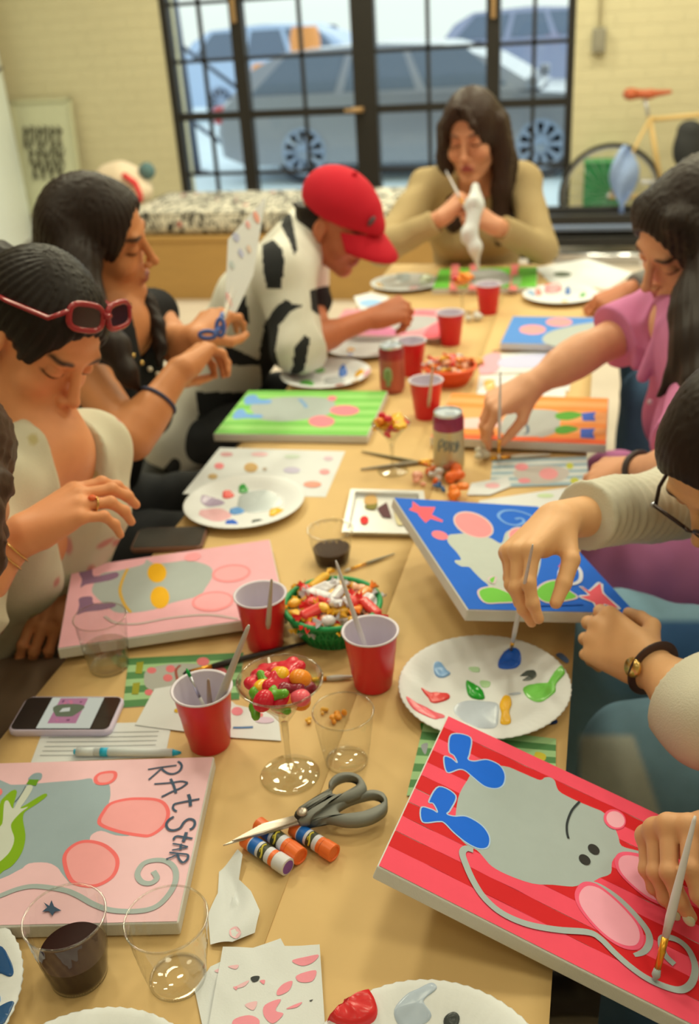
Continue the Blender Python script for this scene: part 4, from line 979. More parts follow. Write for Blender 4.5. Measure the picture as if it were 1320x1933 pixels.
# beige bundle on the bench end
p = aty(236, 385, 6.25); p[2] = .523
S = Sdf(); S.ell(p+np.array([0, 0, .12]), (.17, .14, .13), k=.05); S.ell(p+np.array([.10, -.03, .07]), (.12, .10, .08), k=.05); S.ell(p+np.array([-.06, .03, .17]), (.10, .09, .07), k=.05); S.half(p+np.array([0, 0, .005]), (0, 0, -1))
b_ = S.mesh('bundle', mat('beige_cloth', (214, 190, 148), .9, bump=.3), .012, noise=wrinkle(.006, 22, 3), off=p); b_.location = tuple(p); tag(b_, 'beige rounded cloth bundle with a red strap on the left bench end', 'bundle')
mb = MB(); mb.tube([(.08, -.12, .19), (.15, -.12, .14), (.17, -.10, .06), (.16, -.11, .01)], .030, 10, flat=.5); mb.build('strap', mat('red_webbing', (205, 52, 48), .7), b_, True); mb = MB(); mb.ball((.19, .0, .19), .055); mb.build('tassel', mat('teal_yarn', (86, 110, 100), .9), b_, True)
# framed poster leaning on the wall
A, B_, D_ = aty(18, 190, WY-.06), aty(133, 184, WY-.06), aty(160, 400, WY-.22)
ux = nrm(B_-A); hgt = np.linalg.norm(D_-B_); uz = nrm(np.array([0, .10, 1.0])); un = np.cross(ux, uz); wd = np.linalg.norm(B_-A)
base = A-uz*hgt; base[2] = max(base[2], .0); ctr = A+ux*wd/2-uz*hgt/2
t = thing('framed_poster', 'framed cream poster with four rows of black brush lettering, leaning on the left wall', 'poster', (ctr[0], ctr[1]-.0, 0)); off = np.array(t.location)
fr = mat('pale_green_frame', (192, 186, 138), .6)
mb = MB()
for s in (-1, 1): mb.box(ctr+ux*s*(wd/2-.012), (.024, hgt, .03), axes=(ux, uz, un)); mb.box(ctr+uz*s*(hgt/2-.012), (wd, .024, .03), axes=(ux, uz, un))
mb.build('frame', fr, t, off=off)
mb = MB(); mb.box(ctr+un*-.004, (wd-.04, hgt-.04, .01), axes=(ux, uz, un)); pp = mb.build('print', mat('cream_poster_paper', (196, 192, 146), .7), t, off=off)
nf = un if un[1] < 0 else -un; rr = random.Random(5)
mb = MB(); ink = mat('black_ink', (78, 72, 50), .7)
P0 = plane_at(90, 300, ctr+nf*.012, nf)
for row, (y0, y1, xs0, xs1, n) in enumerate(((238, 278, 42, 118, 6), (280, 308, 52, 122, 5), (305, 338, 58, 122, 4))):
    for i in range(n):
        x = xs0+(xs1-xs0)*(i+.5)/n; w_ = (xs1-xs0)/n*.42
        k = rr.randrange(3)
        pts = [[(x-w_, y0), (x+w_*.3, y1)], [(x+w_, y0), (x-w_*.3, y1)], [(x-w_*.8, (y0+y1)/2+3), (x+w_*.8, (y0+y1)/2-3)]] if k == 0 else ([[(x-w_*.7, y0), (x-w_*.9, (y0+y1)/2), (x-w_*.2, y1), (x+w_*.8, (y0+y1)/2), (x+w_*.4, y0+3), (x-w_*.6, y0)]] if k == 1 else [[(x-w_*.6, y0), (x-w_*.3, y1)], [(x-w_*.5, y0+2), (x+w_*.9, y0+9), (x-w_*.2, (y0+y1)/2)], [(x-w_*.2, (y0+y1)/2), (x+w_*.8, y1)]])
        for q in pts: mb.tube([plane_at(a, b, ctr+nf*.010, nf) for a, b in q], .014, 6, flat=.25)
mb.build('lettering', ink, pp, off=off)
mb = MB(); mb.box((0, 0, .10), (.34, .20, .20), bev=.01); mb.box((0, -.101, .10), (.20, .006, .06)); wb = mb.build('wooden_box', mat('brown_wood', (132, 96, 52), .6, var=.15), None); wb.location = tuple(at(100, 446, 0)+np.array([.34, -.30, 0])); tag(wb, 'small brown wooden box on the floor below the poster', 'box')
# white board panel at the left edge
G0, G1 = at(69, 462, 0), at(0, 520, 0); d = nrm(G1-G0); n_ = np.array([-d[1], d[0], 0]); L_ = 1.5
t = thing('white_panel', 'tall white standing panel at the left edge of the photo', 'panel', G0); 
MB().box(d*L_/2+n_*-.03+np.array([0, 0, 1.12]), (L_, .06, 2.1), axes=(d, n_, np.array([0, 0, 1.])), bev=.01).build('board', mat('cool_white_board', (226, 228, 212), .5), t)
for q in (.12, L_-.12): MB().box(d*q+n_*-.03+np.array([0, 0, .035]), (.05, .4, .07), axes=(d, n_, np.array([0, 0, 1.])), bev=.01).build('foot', mat('pale_grey_metal', (180, 176, 160), .4, .4), t)
mb = MB(); q0 = G0+np.array([0, 0, 0]); mb.tube([d*.05+n_*.02+np.array([0, 0, 1.33]), d*.6+n_*.02+np.array([0, 0, 1.29])], .010, 8); mb.build('rail', mat('dark_rail', (96, 92, 84), .5, .5), t, True)
# bicycle
BY = 7.15
def bp(px, py): return aty(px, py, BY)
hub = bp(1152, 362); wr_ = .34; hub[2] = wr_+.005
t = thing('bicycle', 'tan-framed bicycle with a red-brown saddle against the back wall', 'bicycle', (hub[0], BY, 0)); off = np.array(t.location)
tyre = mat('bike_tyre', (46, 44, 36), .8); fr_m = mat('tan_bike_paint', (204, 168, 98), .4); alu = mat('bike_alloy', (190, 186, 170), .35, .8)
def wheel(c):
    ring = [c+np.array([math.cos(a), 0, math.sin(a)])*(wr_-.014) for a in np.linspace(0, 2*math.pi, 56, endpoint=False)]
    w_ = MB().tube(ring, .014, 10, closed=True).build('wheel', tyre, t, True, off=off)
    mb = MB(); mb.tube([c+np.array([math.cos(a), 0, math.sin(a)])*(wr_-.034) for a in np.linspace(0, 2*math.pi, 56, endpoint=False)], .008, 8, closed=True)
    for k in range(24):
        a = 2*math.pi*k/24; mb.tube([c+np.array([math.cos(a)*.02, .02*(-1)**k, math.sin(a)*.02]), c+np.array([math.cos(a), 0, math.sin(a)])*(wr_-.034)], .0012, 4)
    mb.lathe([(.02, -.04), (.02, .04)], c, 12, axis=(0, 1, 0)); mb.build('rim', alu, w_, True, off=off)
fh = hub+np.array([1.02, 0, 0]); wheel(hub); wheel(fh)
cl = bp(1226, 226); bb = bp(1252, 372); ht = cl+np.array([.54, 0, .03]); hb = ht+np.array([.04, 0, -.14])
mb = MB(); mb.tube([cl+np.array([0, 0, .02]), bb], .017, 12); mb.tube([cl, ht], .016, 12); mb.tube([bb, hb], .018, 12); mb.tube([ht+np.array([-.01, 0, .03]), hb+np.array([.01, 0, -.03])], .020, 12)
for s in (-1, 1): mb.tube([cl+np.array([0, s*.02, 0]), hub+np.array([0, s*.06, 0])], .009, 8); mb.tube([bb+np.array([0, s*.03, 0]), hub+np.array([0, s*.06, 0])], .010, 8)
mb.build('frame', fr_m, t, True, off=off)
mb = MB()
for s in (-1, 1): mb.tube([hb+np.array([.01, s*.03, -.03]), fh+np.array([-.05, s*.05, .12]), fh+np.array([0, s*.05, 0])], .011, 8)
mb.build('fork', fr_m, t, True, off=off)
sd = bp(1219, 178)
mb = MB(); mb.tube([cl, sd+np.array([0, 0, -.03])], .0125, 10); mb.build('seat_post', alu, t, True, off=off)
S = Sdf(); S.cone(sd+np.array([-.11, 0, .005]), sd+np.array([.03, 0, 0]), .030, .026, .03); S.cone(sd+np.array([-.09, -.05, .005]), sd+np.array([-.09, .05, .005]), .030, k=.03); S.cone(sd+np.array([.03, 0, 0]), sd+np.array([.15, 0, .008]), .024, .013, .02)
S.mesh('saddle', mat('red_brown_leather', (176, 84, 44), .45), .006, parent=t, off=off)
mb = MB(); st = ht+np.array([.05, 0, .10]); mb.tube([ht+np.array([-.015, 0, .03]), st], .013, 8); mb.tube([st+np.array([0, -.24, .02]), st+np.array([.03, -.1, 0]), st+np.array([.03, .1, 0]), st+np.array([0, .24, .02])], .012, 8); mb.build('handlebar', mat('black_alloy', (44, 42, 38), .4), t, True, off=off)
mb = MB(); mb.lathe([(.085, -.004), (.09, 0), (.085, .004)], bb+np.array([0, -.05, 0]), 28, axis=(0, 1, 0)); mb.tube([bb+np.array([0, -.09, 0]), bb+np.array([0, .09, 0])], .012, 10); mb.tube([bb+np.array([0, -.07, 0]), bb+np.array([-.11, -.07, .12])], .011, 8); mb.tube([bb+np.array([0, .07, 0]), bb+np.array([.11, .07, -.12])], .011, 8); mb.build('crankset', alu, t, True, off=off)
for s in (-1, 1): MB().box(bb+np.array([s*.11, s*.12, -s*.122]), (.09, .09, .02), bev=.006).build('pedal', alu, t, True, off=off)
p = bp(1300, 275); S = Sdf(); S.ell(p, (.10, .06, .15), k=.02); S.ell(p+np.array([0, 0, .10]), (.08, .05, .06), k=.02); q = S.mesh('frame_bag', mat('black_nylon', (46, 46, 42), .7), .01, noise=wrinkle(.004, 40, 2), parent=None, off=p); q.location = tuple(p); tag(q, 'black soft bag hanging from the bicycle top tube', 'bag')
# blue cloth hanging by the bicycle, green box, low black platform
p = aty(1178, 336, 6.98); mb = MB(); rows = []
for i in range(9):
    f = i/8; half = .01+.085*math.sin(math.pi*min(f*1.15, 1))**.9; rows.append([(x*half, .02*math.sin(x*4+i)+.015*math.cos(i), .20-.42*f) for x in np.linspace(-1, 1, 9)])
vs = [q for r in rows for q in r]; mb.add(vs, [(a*9+b, a*9+b+1, a*9+b+10, a*9+b+9) for a in range(8) for b in range(8)])
q = mb.build('cloth', mat('pale_blue_cloth', (148, 166, 186), .9), None, True); q.location = tuple(p); sm = q.modifiers.new('thick', 'SOLIDIFY'); sm.thickness = .006; tag(q, 'pale blue cloth hanging in folds beside the bicycle rear wheel', 'cloth')
p = at(1140, 420, 0); p = np.array([aty(1138, 360, 7.45)[0], 7.45, 0]); q = MB().box((0, 0, .26), (.26, .2, .52), bev=.01).box((0, 0, .525), (.27, .21, .02), bev=.005).build('storage_box', mat('green_plastic', (52, 128, 70), .5)); q.location = tuple(p); tag(q, 'green upright storage box behind the bicycle wheel', 'box')
px0 = aty(1040, 400, 6.75)[0]; t = thing('low_platform', 'low black two-rail platform with a chrome front bar, in front of the bicycle', 'platform', (px0+.5, 6.75, 0))
bm_ = mat('black_powder_coat', (36, 33, 28), .5)
for z, nm in ((.27, 'upper_rail'), (.13, 'lower_rail')): MB().box((0, 0, z), (1.15, .06, .06), bev=.006).box((0, .3, z), (1.15, .06, .05), bev=.006).build(nm, bm_, t)
for x in (-.52, .52):
    for y in (0, .3): MB().box((x, y, .14), (.05, .05, .28)).build('leg', bm_, t)
MB().tube([(-.62, -.12, .06), (.62, -.12, .06)], .022, 12).box((.1, -.12, .05), (.06, .06, .1), bev=.01).box((-.5, -.12, .03), (.05, .05, .06)).build('front_bar', mat('chrome', (215, 210, 190), .2, .9), t, True)
MB().box((0, .15, .20), (1.05, .26, .012)).build('shelf', mat('grey_blue_shelf', (130, 140, 150), .4), t)
p = aty(1131, 76, WY-.03); t = thing('electrical_box', 'small grey electrical box with a conduit on the wall right of the glazed doors', 'electrical box', (p[0], WY-.03, p[2]))
eg = mat('grey_box_paint', (140, 132, 104), .6); MB().box((0, 0, 0), (.09, .06, .15), bev=.008).build('box', eg, t); MB().tube([(0, .01, .07), (0, .01, 1.6)], .010, 8).build('conduit', plaster, t, True); MB().box((0, -.032, -.01), (.05, .006, .08), bev=.002).build('cover', eg, t)
# ------------------------------------------------------------------ table and chairs
TX0, TX1, TY0, TY1 = -.735, -.012, .30, 3.54
t = thing('long_table', 'long narrow table covered with brown kraft paper', 'table', ((TX0+TX1)/2, (TY0+TY1)/2, 0)); w_, l_ = TX1-TX0, TY1-TY0
MB().box((0, 0, T-.021), (w_-.004, l_-.004, .034), bev=.003).build('tabletop', mat('pale_birch', (190, 152, 92), .6, var=.1), t)
lm = mat('dark_table_steel', (70, 62, 52), .5, .5)
for x in (-1, 1):
    for y in (-.48, -.02, .48): MB().box((x*(w_/2-.06), y*l_, (T-.04)/2), (.04, .04, T-.04)).build('leg', lm, t)
MB().box((0, 0, T-.06), (w_-.14, l_-.1, .04)).build('apron', lm, t)
kraft = mat('kraft_paper', (208, 170, 103), .62, var=.05, vscale=9, bump=.22, bscale=7, spec=.3, bdist=.02)
def kraft_sheet(x0, x1, z, label, hang=None):
    nx, ny = 10, 90; vs = []; rr = np.random.default_rng(3)
    for iy in range(ny+1):
        y = TY0+(TY1-TY0)*iy/ny
        for ix in range(nx+1):
            x = x0+(x1-x0)*ix/nx; vs.append((x, y, z))
    fs = [(a*(nx+1)+b, a*(nx+1)+b+1, (a+1)*(nx+1)+b+1, (a+1)*(nx+1)+b) for a in range(ny) for b in range(nx)]
    mb = MB(); mb.add(vs, fs)
    if hang:
        for (ya, yb, drop) in hang:
            n = 8; rows = []
            for i in range(n+1):
                f = i/n; rows.append([(x0-.012-.05*math.sin(f*1.4)+.012*math.sin(yy*9+f*3), yy-.05*f*(1 if yy > (ya+yb)/2 else -.6), z-drop*f) for yy in np.linspace(ya, yb, 9)])
            rows[0] = [(x0, q[1], z) for q in rows[0]]
            mb.add([q for r in rows for q in r], [(a*9+b, a*9+b+1, a*9+b+10, a*9+b+9) for a in range(n) for b in range(8)])
    o = mb.build('kraft_paper_sheet', kraft, None, True); sm = o.modifiers.new('thick', 'SOLIDIFY'); sm.thickness = .0008; sm.offset = -1
    return tag(o, label, 'paper')
kraft_sheet(-.318, TX1+.002, T-.0012, 'right strip of brown kraft paper covering the table, tucked under the left strip')
kraft_sheet(TX0-.002, -.293, T, 'left strip of brown kraft paper covering the table, its seam edge on top', hang=[(1.72, 2.0, .17), (2.30, 2.5, .10)])
cm = mat('black_chair_plastic', (40, 40, 38), .5); cl_m = mat('black_chair_steel', (38, 36, 34), .4, .3)
ch = thing('dining_chair', 'x', 'chair', (0, 0, 0), 0, None)
MB().rbox((0, 0, .383), (.42, .42, .03), .06, zb=.006).build('seat', cm, ch, True, angle=40)
mb = MB(); mb.tube([(-.19, -.17, .38), (-.235, -.175, .62), (-.27, -.18, .80)], .013, 8); mb.tube([(-.19, .17, .38), (-.235, .175, .62), (-.27, .18, .80)], .013, 8); mb.build('back_frame', cl_m, ch, True)
MB().box((-.258, 0, .72), (.016, .36, .15), bev=.006, axes=(nrm((1, 0, .18)), np.array([0, 1., 0]), nrm((-.18, 0, 1)))).build('backrest', cm, ch, True, angle=40)
for x in (-1, 1):
    for y in (-1, 1): MB().tube([(x*.16, y*.16, .372), (x*.20, y*.19, 0)], .012, 8).build('leg', cl_m, ch, True)
first = True
for key, x, y, rot, lab in (('black', -1.20, 1.84, 0, 'black chair under the woman in the black sleeveless top'), ('cap', -1.18, 2.56, 0, 'black chair under the person in the red cap'), ('sun', -1.16, 1.26, 0, 'black chair under the woman with red sunglasses'),
        ('left', -1.14, .80, 0, 'black chair under the curly-haired person at the left edge'), ('olive', -.45, 3.78, -90, 'black chair under the woman in the olive top'), ('pink', .46, 1.98, 180, 'black chair under the woman in pink'),
        ('glass', .60, 1.36, 180, 'black chair under the woman with glasses'), ('near', .68, .74, 180, 'black chair under the painter at the right edge'), ('far', .62, 2.85, 180, 'black chair under the person in grey')):
    if first: ch.location = (x, y, 0); ch.rotation_euler = (0, 0, math.radians(rot)); ch['label'] = lab; ch['group'] = 'black chairs around the table'; first = False
    else: copy_thing(ch, lab, (x, y, 0), math.radians(rot))
# ------------------------------------------------------------------ light
wd_ = bpy.data.worlds.new('sky'); scene.world = wd_; wd_.use_nodes = True; nt = wd_.node_tree
bg = nt.nodes['Background']; sk = nt.nodes.new('ShaderNodeTexSky'); sk.sky_type = 'NISHITA'; sk.sun_disc = False; sk.sun_elevation = math.radians(50); sk.sun_rotation = math.radians(60); sk.air_density = 1.0; sk.dust_density = 2.0
mxw = nt.nodes.new('ShaderNodeMix'); mxw.data_type = 'RGBA'; mxw.inputs['Factor'].default_value = .82; mxw.inputs['B'].default_value = (2.75, 3.0, 2.85, 1)
nt.links.new(sk.outputs['Color'], mxw.inputs['A']); nt.links.new(mxw.outputs['Result'], bg.inputs['Color']); bg.inputs['Strength'].default_value = .45
def lamp(x, y, z, e, size, col=(1.0, .955, .67), tgt=None):
    l = bpy.data.lights.new('ceiling_lamp', 'AREA'); l.shape = 'DISK'; l.size = size; l.energy = e; l.color = col; o = bpy.data.objects.new('ceiling_lamp', l); COL.objects.link(o); o.location = (x, y, z)
    return o
for x in (-1.9, .0, 1.6):
    for y in (-.9, .9, 2.7, 4.6, 6.3): lamp(x, y, 3.45, {-.9: 5, .9: 9, 2.7: 27, 4.6: 29, 6.3: 40}[y]*({-1.9: .9, .0: .9, 1.6: 1.2} if y < 1 else {-1.9: 1.35, .0: .9, 1.6: .9} if y < 3 else {-1.9: 1.3, .0: 1.0, 1.6: .6})[x], .5)
scene.view_settings.view_transform = 'Standard'; scene.view_settings.look = 'None'; scene.view_settings.gamma = 1.0; scene.view_settings.exposure = -0.16
scene.view_settings.use_curve_mapping = False
# ------------------------------------------------------------------ things on the table
def flatmat(name, rgb, rough=.55, **k): return mat(name, rgb, rough, var=.03, vscale=40, **k)
PAINT = {}
def paint(rgb, rough=.62):
    k = tuple(rgb)
    if k not in PAINT: PAINT[k] = mat('acrylic_%02x%02x%02x' % k, rgb, rough, var=.04, vscale=50, bump=.10, bscale=260, bdist=.0008, spec=.14)
    return PAINT[k]
class Art:
    """flat painted shapes on a plane; outlines are given where they lie on the photographed surface"""
    def __init__(s, P0, n, ux, uy): s.P0, s.n, s.ux, s.uy = P0, n, ux, uy; s.mb = MB(); s.mats = []; s.k = 0; s.step = .00006
    def mi(s, rgb):
        m = paint(rgb) if not isinstance(rgb, bpy.types.Material) else rgb
        if m not in s.mats: s.mats.append(m)
        return s.mats.index(m)
    def p(s, q): return plane_at(q[0], q[1], s.P0, s.n)
    def poly(s, rgb, pts, smooth=True, sub=4, local=False):
        P = [np.asarray(q, float) if local else s.p(q) for q in pts]
        if smooth: P = catmull(P, True, sub)
        s.k += 1; h = s.n*(.0004+s.step*s.k)
        nn = sum(np.cross(P[i]-P[0], P[(i+1) % len(P)]-P[0]) for i in range(1, len(P)))
        if np.dot(nn, s.n) < 0: P = P[::-1]
        s.mb.mat(s.mi(rgb)); s.mb.poly([q+h for q in P]); return s
    def ell(s, rgb, c, rx, ry, a=0, n=28):
        a = math.radians(a); return s.poly(rgb, [(c[0]+rx*math.cos(t)*math.cos(a)-ry*math.sin(t)*math.sin(a), c[1]+rx*math.cos(t)*math.sin(a)+ry*math.sin(t)*math.cos(a)) for t in np.linspace(0, 2*math.pi, n, endpoint=False)], False)
    def stroke(s, rgb, pts, w, smooth=True, closed=False, taper=0):
        P = [s.p(q) for q in pts]
        if smooth: P = catmull(P, closed, 5)
        s.k += 1; h = s.n*(.0004+s.step*s.k); n = len(P); L_, R_ = [], []
        for i in range(n):
            d = P[(i+1) % n]-P[i-1] if closed else P[min(i+1, n-1)]-P[max(i-1, 0)]
            q = nrm(np.cross(s.n, nrm(d))); ww = w/2*(1-taper*abs(2*i/(n-1)-1)**3 if taper else 1); L_.append(P[i]+q*ww+h); R_.append(P[i]-q*ww+h)
        s.mb.mat(s.mi(rgb)); m = n if closed else n-1
        s.mb.add(L_+R_, [(i, n+i, n+(i+1) % n, (i+1) % n) for i in range(m)]); return s
    def outline(s, rgb, pts, w): return s.stroke(rgb, pts, w, True, True)
    def build(s, name, parent, off):
        o = s.mb.build(name, s.mats, parent, off=off)
        return o
def sx(scale, ox, oy, pts): return [(ox+a/scale, oy+b/scale) for a, b in pts]
canvas_side = mat('primed_canvas', (212, 206, 182), .8, var=.04, bump=.25, bscale=900)
def canvas(label, c, ypr, Wd, Hh, ground, thick=.018, lift_ok=True, name='painted_canvas', edge=None):
    R = rot3(*ypr); c = np.asarray(c, float); ux, uy, n = R[:, 0], R[:, 1], R[:, 2]
    base = c-n*thick
    mb = MB(); mb.box((0, 0, 0), (Wd, Hh, thick), bev=.0022, axes=(ux, uy, n)); 
    o = mb.build(name, canvas_side, None, False); o.location = tuple(c-n*thick/2); tag(o, label, 'painting', 'canvases being painted on the table')
    A = Art(c, n, ux, uy); A.obj = o; A.off = c-n*thick/2; A.W, A.H, A.c = Wd, Hh, c
    e = .0015
    if isinstance(ground, list):
        # stripes parallel to the long side, first one at the far (+y) edge
        N_ = len(ground); edges = [Hh/2-e-(Hh-2*e)*sum(g[1] for g in ground[:i])/sum(g[1] for g in ground) for i in range(N_+1)]
        rr = random.Random(len(label))
        for i, g in enumerate(ground):
            top = [c+ux*x+uy*(edges[i]+(rr.uniform(-.0012, .0012) if i else 0)) for x in np.linspace(-Wd/2+e, Wd/2-e, 14)]
            bot = [c+ux*x+uy*edges[i+1] for x in np.linspace(Wd/2-e, -Wd/2+e, 14)]
            A.poly(g[0], top+bot, False, local=True); A.k = 0
        A.k = 1
    else: A.poly(ground, [c+ux*x+uy*y for x, y in ((-Wd/2+e, -Hh/2+e), (Wd/2-e, -Hh/2+e), (Wd/2-e, Hh/2-e), (-Wd/2+e, Hh/2-e))], False, local=True)
    return A
def fin(A): A.build('painting', A.obj, A.off)
GREY = (164, 172, 156)
def scaled(c, size, z):   # same picture, moved along the view rays onto height z
    c = np.asarray(c); s = (CAM[2]-z)/(CAM[2]-c[2]); return CAM+(c-CAM)*s, size[0]*s, size[1]*s
# --- red striped canvas
co, rd_ = (244, 78, 92), (206, 34, 36)
A = canvas('red and pink striped canvas with a grey rat in blue boots, nearest the right corner', RED_C, RED_E, RED_W, RED_H, [(co if i % 2 == 0 else rd_, 1.0 if i < 10 else 1.25) for i in range(11)])
Z = lambda pts: sx(2.095, 690, 1320, pts)
A.poly(GREY, Z([(360, 430), (372, 375), (405, 318), (440, 272), (545, 265), (610, 288), (680, 318), (700, 318), (708, 311), (728, 310), (748, 322), (757, 350), (775, 372), (840, 405), (900, 430), (945, 452), (985, 510), (1000, 545), (1012, 580), (1060, 596), (1100, 606), (1110, 626), (1040, 612), (1000, 615), (975, 645), (970, 690), (925, 708), (900, 722), (860, 730), (820, 742), (740, 735), (660, 730), (560, 695), (500, 662), (470, 630), (440, 598), (380, 560), (358, 480)]), True, 3)
bo = (168, 190, 222); bl = (24, 100, 196)
s1 = [(340, 140), (415, 152), (412, 215), (406, 238), (430, 246), (480, 240), (530, 262), (552, 300), (545, 340), (515, 355), (470, 345), (425, 310), (395, 285), (370, 279), (322, 290), (310, 230), (338, 234), (362, 252), (350, 225), (330, 205)]
s2 = [(290, 347), (357, 383), (335, 440), (322, 455), (350, 464), (400, 465), (460, 500), (490, 545), (485, 585), (450, 593), (400, 570), (350, 530), (310, 490), (285, 486), (225, 487), (220, 430), (262, 437), (284, 448), (268, 415), (250, 405)]
for q in (s1, s2): A.poly(bl, Z(q), True, 3); A.outline(bo, Z(q), .0016)
e1 = [(845, 775), (872, 742), (920, 748), (980, 792), (1040, 852), (1075, 900), (1084, 945), (1065, 975), (1015, 972), (955, 938), (895, 880), (852, 820)]
A.stroke(GREY, Z([(880, 722), (930, 742), (1000, 790), (1070, 860), (1115, 920), (1122, 965), (1100, 1000), (1062, 1014)]), .0075, taper=.5)
A.poly((238, 92, 112), Z([(a+(a-965)*.14, b+(b-860)*.14) for a, b in e1])); A.poly((240, 160, 164), Z(e1))
e2 = [(1000, 645), (1018, 622), (1060, 622), (1098, 640), (1140, 720), (1180, 800), (1120, 785), (1055, 735), (1010, 685)]
A.poly((238, 92, 112), Z([(a+(a-1075)*.20, b+(b-700)*.18) for a, b in e2])); A.poly((240, 160, 164), Z(e2))
A.ell((238, 92, 112), (690+985/2.095, 1320+478/2.095), 22, 18, 30); A.ell((238, 168, 168), (690+988/2.095, 1320+478/2.095), 18, 14.5, 30)
for q in ((902, 596), (866, 637)): A.ell((52, 50, 44), (690+q[0]/2.095, 1320+q[1]/2.095), 12.5, 8.2, 38)
A.stroke((48, 52, 50), Z([(846, 407), (815, 443), (797, 490), (796, 528), (802, 553)]), .0026)
A.stroke(GREY, Z([(425, 600), (398, 593), (382, 610), (393, 650), (425, 722), (470, 790), (540, 850), (640, 893), (760, 915), (880, 925), (930, 952), (980, 1002), (1040, 1056), (1110, 1106), (1190, 1142), (1250, 1152), (1290, 1122), (1302, 1062), (1280, 1000), (1240, 960), (1192, 944), (1168, 958), (1180, 1010), (1220, 1052)]), .0072)
# white scuffed edge along the near side
fin(A)
# --- blue canvas held in the air
bb_ = (30, 98, 182); wh = (212, 208, 196)
A = canvas('blue canvas with red stars held above the table by the woman with glasses', (-.1180, 1.345, .8140), (.4980, .048, .2510), .268, .336, bb_)
Z = lambda pts: sx(4.258, 740, 930, pts)
A.poly((184, 186, 162), Z([(455, 345), (520, 335), (600, 330), (720, 350), (800, 370), (880, 410), (910, 330), (960, 300), (1060, 300), (1180, 340), (1200, 480), (1180, 640), (1100, 800), (960, 820), (800, 790), (770, 740), (720, 700), (660, 640), (620, 600), (560, 595), (510, 565), (510, 545), (556, 540), (520, 480), (450, 400)]), True, 3)
def star(c, r, rot=0, k=.42, stretch=1.0): return [(c[0]+(r if i % 2 == 0 else r*k)*math.cos(math.radians(rot+36*i))*stretch, c[1]+(r if i % 2 == 0 else r*k)*math.sin(math.radians(rot+36*i))*.75) for i in range(10)]
pkr = (232, 92, 96)
A.poly(pkr, Z([(165, 70), (225, 115), (350, 118), (320, 180), (410, 225), (405, 240), (310, 212), (270, 245), (220, 190), (205, 165), (135, 140), (165, 118)]), False)
A.ell((238, 120, 120), (740+385/4.258, 930+345/4.258), 16, 8, 15)
for c_, rx, ry in (((655, 262), 37, 20), ((1065, 375), 30, 18)): A.ell((206, 186, 166), (740+c_[0]/4.258, 930+c_[1]/4.258), rx+3, ry+2.5, 22); A.ell((236, 140, 132), (740+c_[0]/4.258, 930+c_[1]/4.258), rx, ry, 22)
A.stroke((112, 156, 206), Z([(990, 215), (1040, 210), (1060, 240), (1000, 265), (910, 245), (855, 190), (900, 150), (1000, 150), (1120, 190), (1220, 270)]), .0055)
grn = (112, 186, 62)
for q in ([(905, 1117), (930, 1110), (962, 1122), (975, 1135), (940, 1138), (915, 1137)], [(1012, 1120), (1030, 1102), (1058, 1098), (1072, 1115), (1088, 1128), (1060, 1135), (1030, 1137)], [(924, 1095), (934, 1090), (930, 1102)]): A.outline((208, 182, 172), q, .006); A.poly(grn, q, True, 3)
st = [(1096, 1108), (1113, 1118), (1133, 1102), (1137, 1121), (1168, 1150), (1140, 1141), (1132, 1158), (1122, 1139), (1096, 1128), (1114, 1125)]
A.outline(wh, st, .007); A.poly(pkr, st, False)
A.outline(wh, [(1062, 1070), (1078, 1062), (1095, 1078), (1094, 1098), (1074, 1104), (1056, 1092)], .006); A.poly((30, 92, 176), star((1076, 1085), 13, 10), False); A.poly(pkr, star((1060, 1070), 8, 30), False)
A.stroke((30, 92, 176), [(980, 1143), (1040, 1143), (1100, 1141)], .006)
fin(A)
# --- pink canvas with lettering
pbase = (232, 186, 176)
P_TR = at(405, 1428, T+.019); ya = math.radians(12.0); ux = np.array([math.cos(ya), math.sin(ya), 0]); uy = np.array([-math.sin(ya), math.cos(ya), 0]); Wd, Hh = .345, .250
A = canvas('pale pink canvas lettered in dark blue, with a grey rat, at the left front', P_TR-ux*Wd/2-uy*Hh/2, (ya, 0, 0), Wd, Hh, pbase)
Z = lambda pts: sx(2.933, 0, 1400, pts)
gk = (152, 166, 158)
A.poly(gk, Z([(-60, 232), (60, 240), (150, 238), (300, 225), (430, 215), (505, 205), (525, 235), (600, 232), (612, 300), (604, 345), (640, 380), (600, 470), (720, 520), (640, 520), (560, 495), (505, 520), (490, 560), (420, 600), (380, 660), (400, 790), (345, 735), (320, 700), (262, 672), (160, 676), (100, 715), (-60, 730)]), True, 3)
def ear(pts): A.poly((238, 158, 146), Z(pts)); A.outline((240, 110, 100), Z(pts), .0045)
ear([(550, 440), (575, 390), (615, 345), (700, 322), (790, 318), (870, 325), (915, 352), (932, 405), (905, 470), (835, 520), (770, 520), (660, 500), (570, 468)])
ear([(358, 670), (372, 610), (430, 565), (500, 555), (580, 578), (640, 632), (650, 690), (620, 752), (545, 796), (470, 800), (395, 770)])
ear([(530, 205), (560, 178), (632, 172), (636, 205), (600, 232), (545, 234)])
Y_ = lambda pts: sx(8.783, 0, 1440, pts)
lg, lg2 = (128, 166, 28), (198, 200, 170)
A.poly(lg, Y_([(-60, 1840), (60, 1800), (200, 1720), (330, 1560), (400, 1400), (425, 1200), (385, 950), (420, 820), (600, 700), (780, 560), (740, 520), (560, 620), (400, 720), (220, 780), (285, 490), (200, 470), (60, 590), (0, 700), (-60, 1100)]), True, 3)
A.poly(lg2, Y_([(-60, 1640), (100, 1560), (200, 1420), (240, 1260), (190, 1100), (200, 1000), (340, 840), (470, 740), (340, 765), (450, 600), (550, 410), (450, 390), (300, 640), (215, 770), (140, 640), (80, 660), (60, 800), (40, 1020), (-60, 1160)]), True, 3)
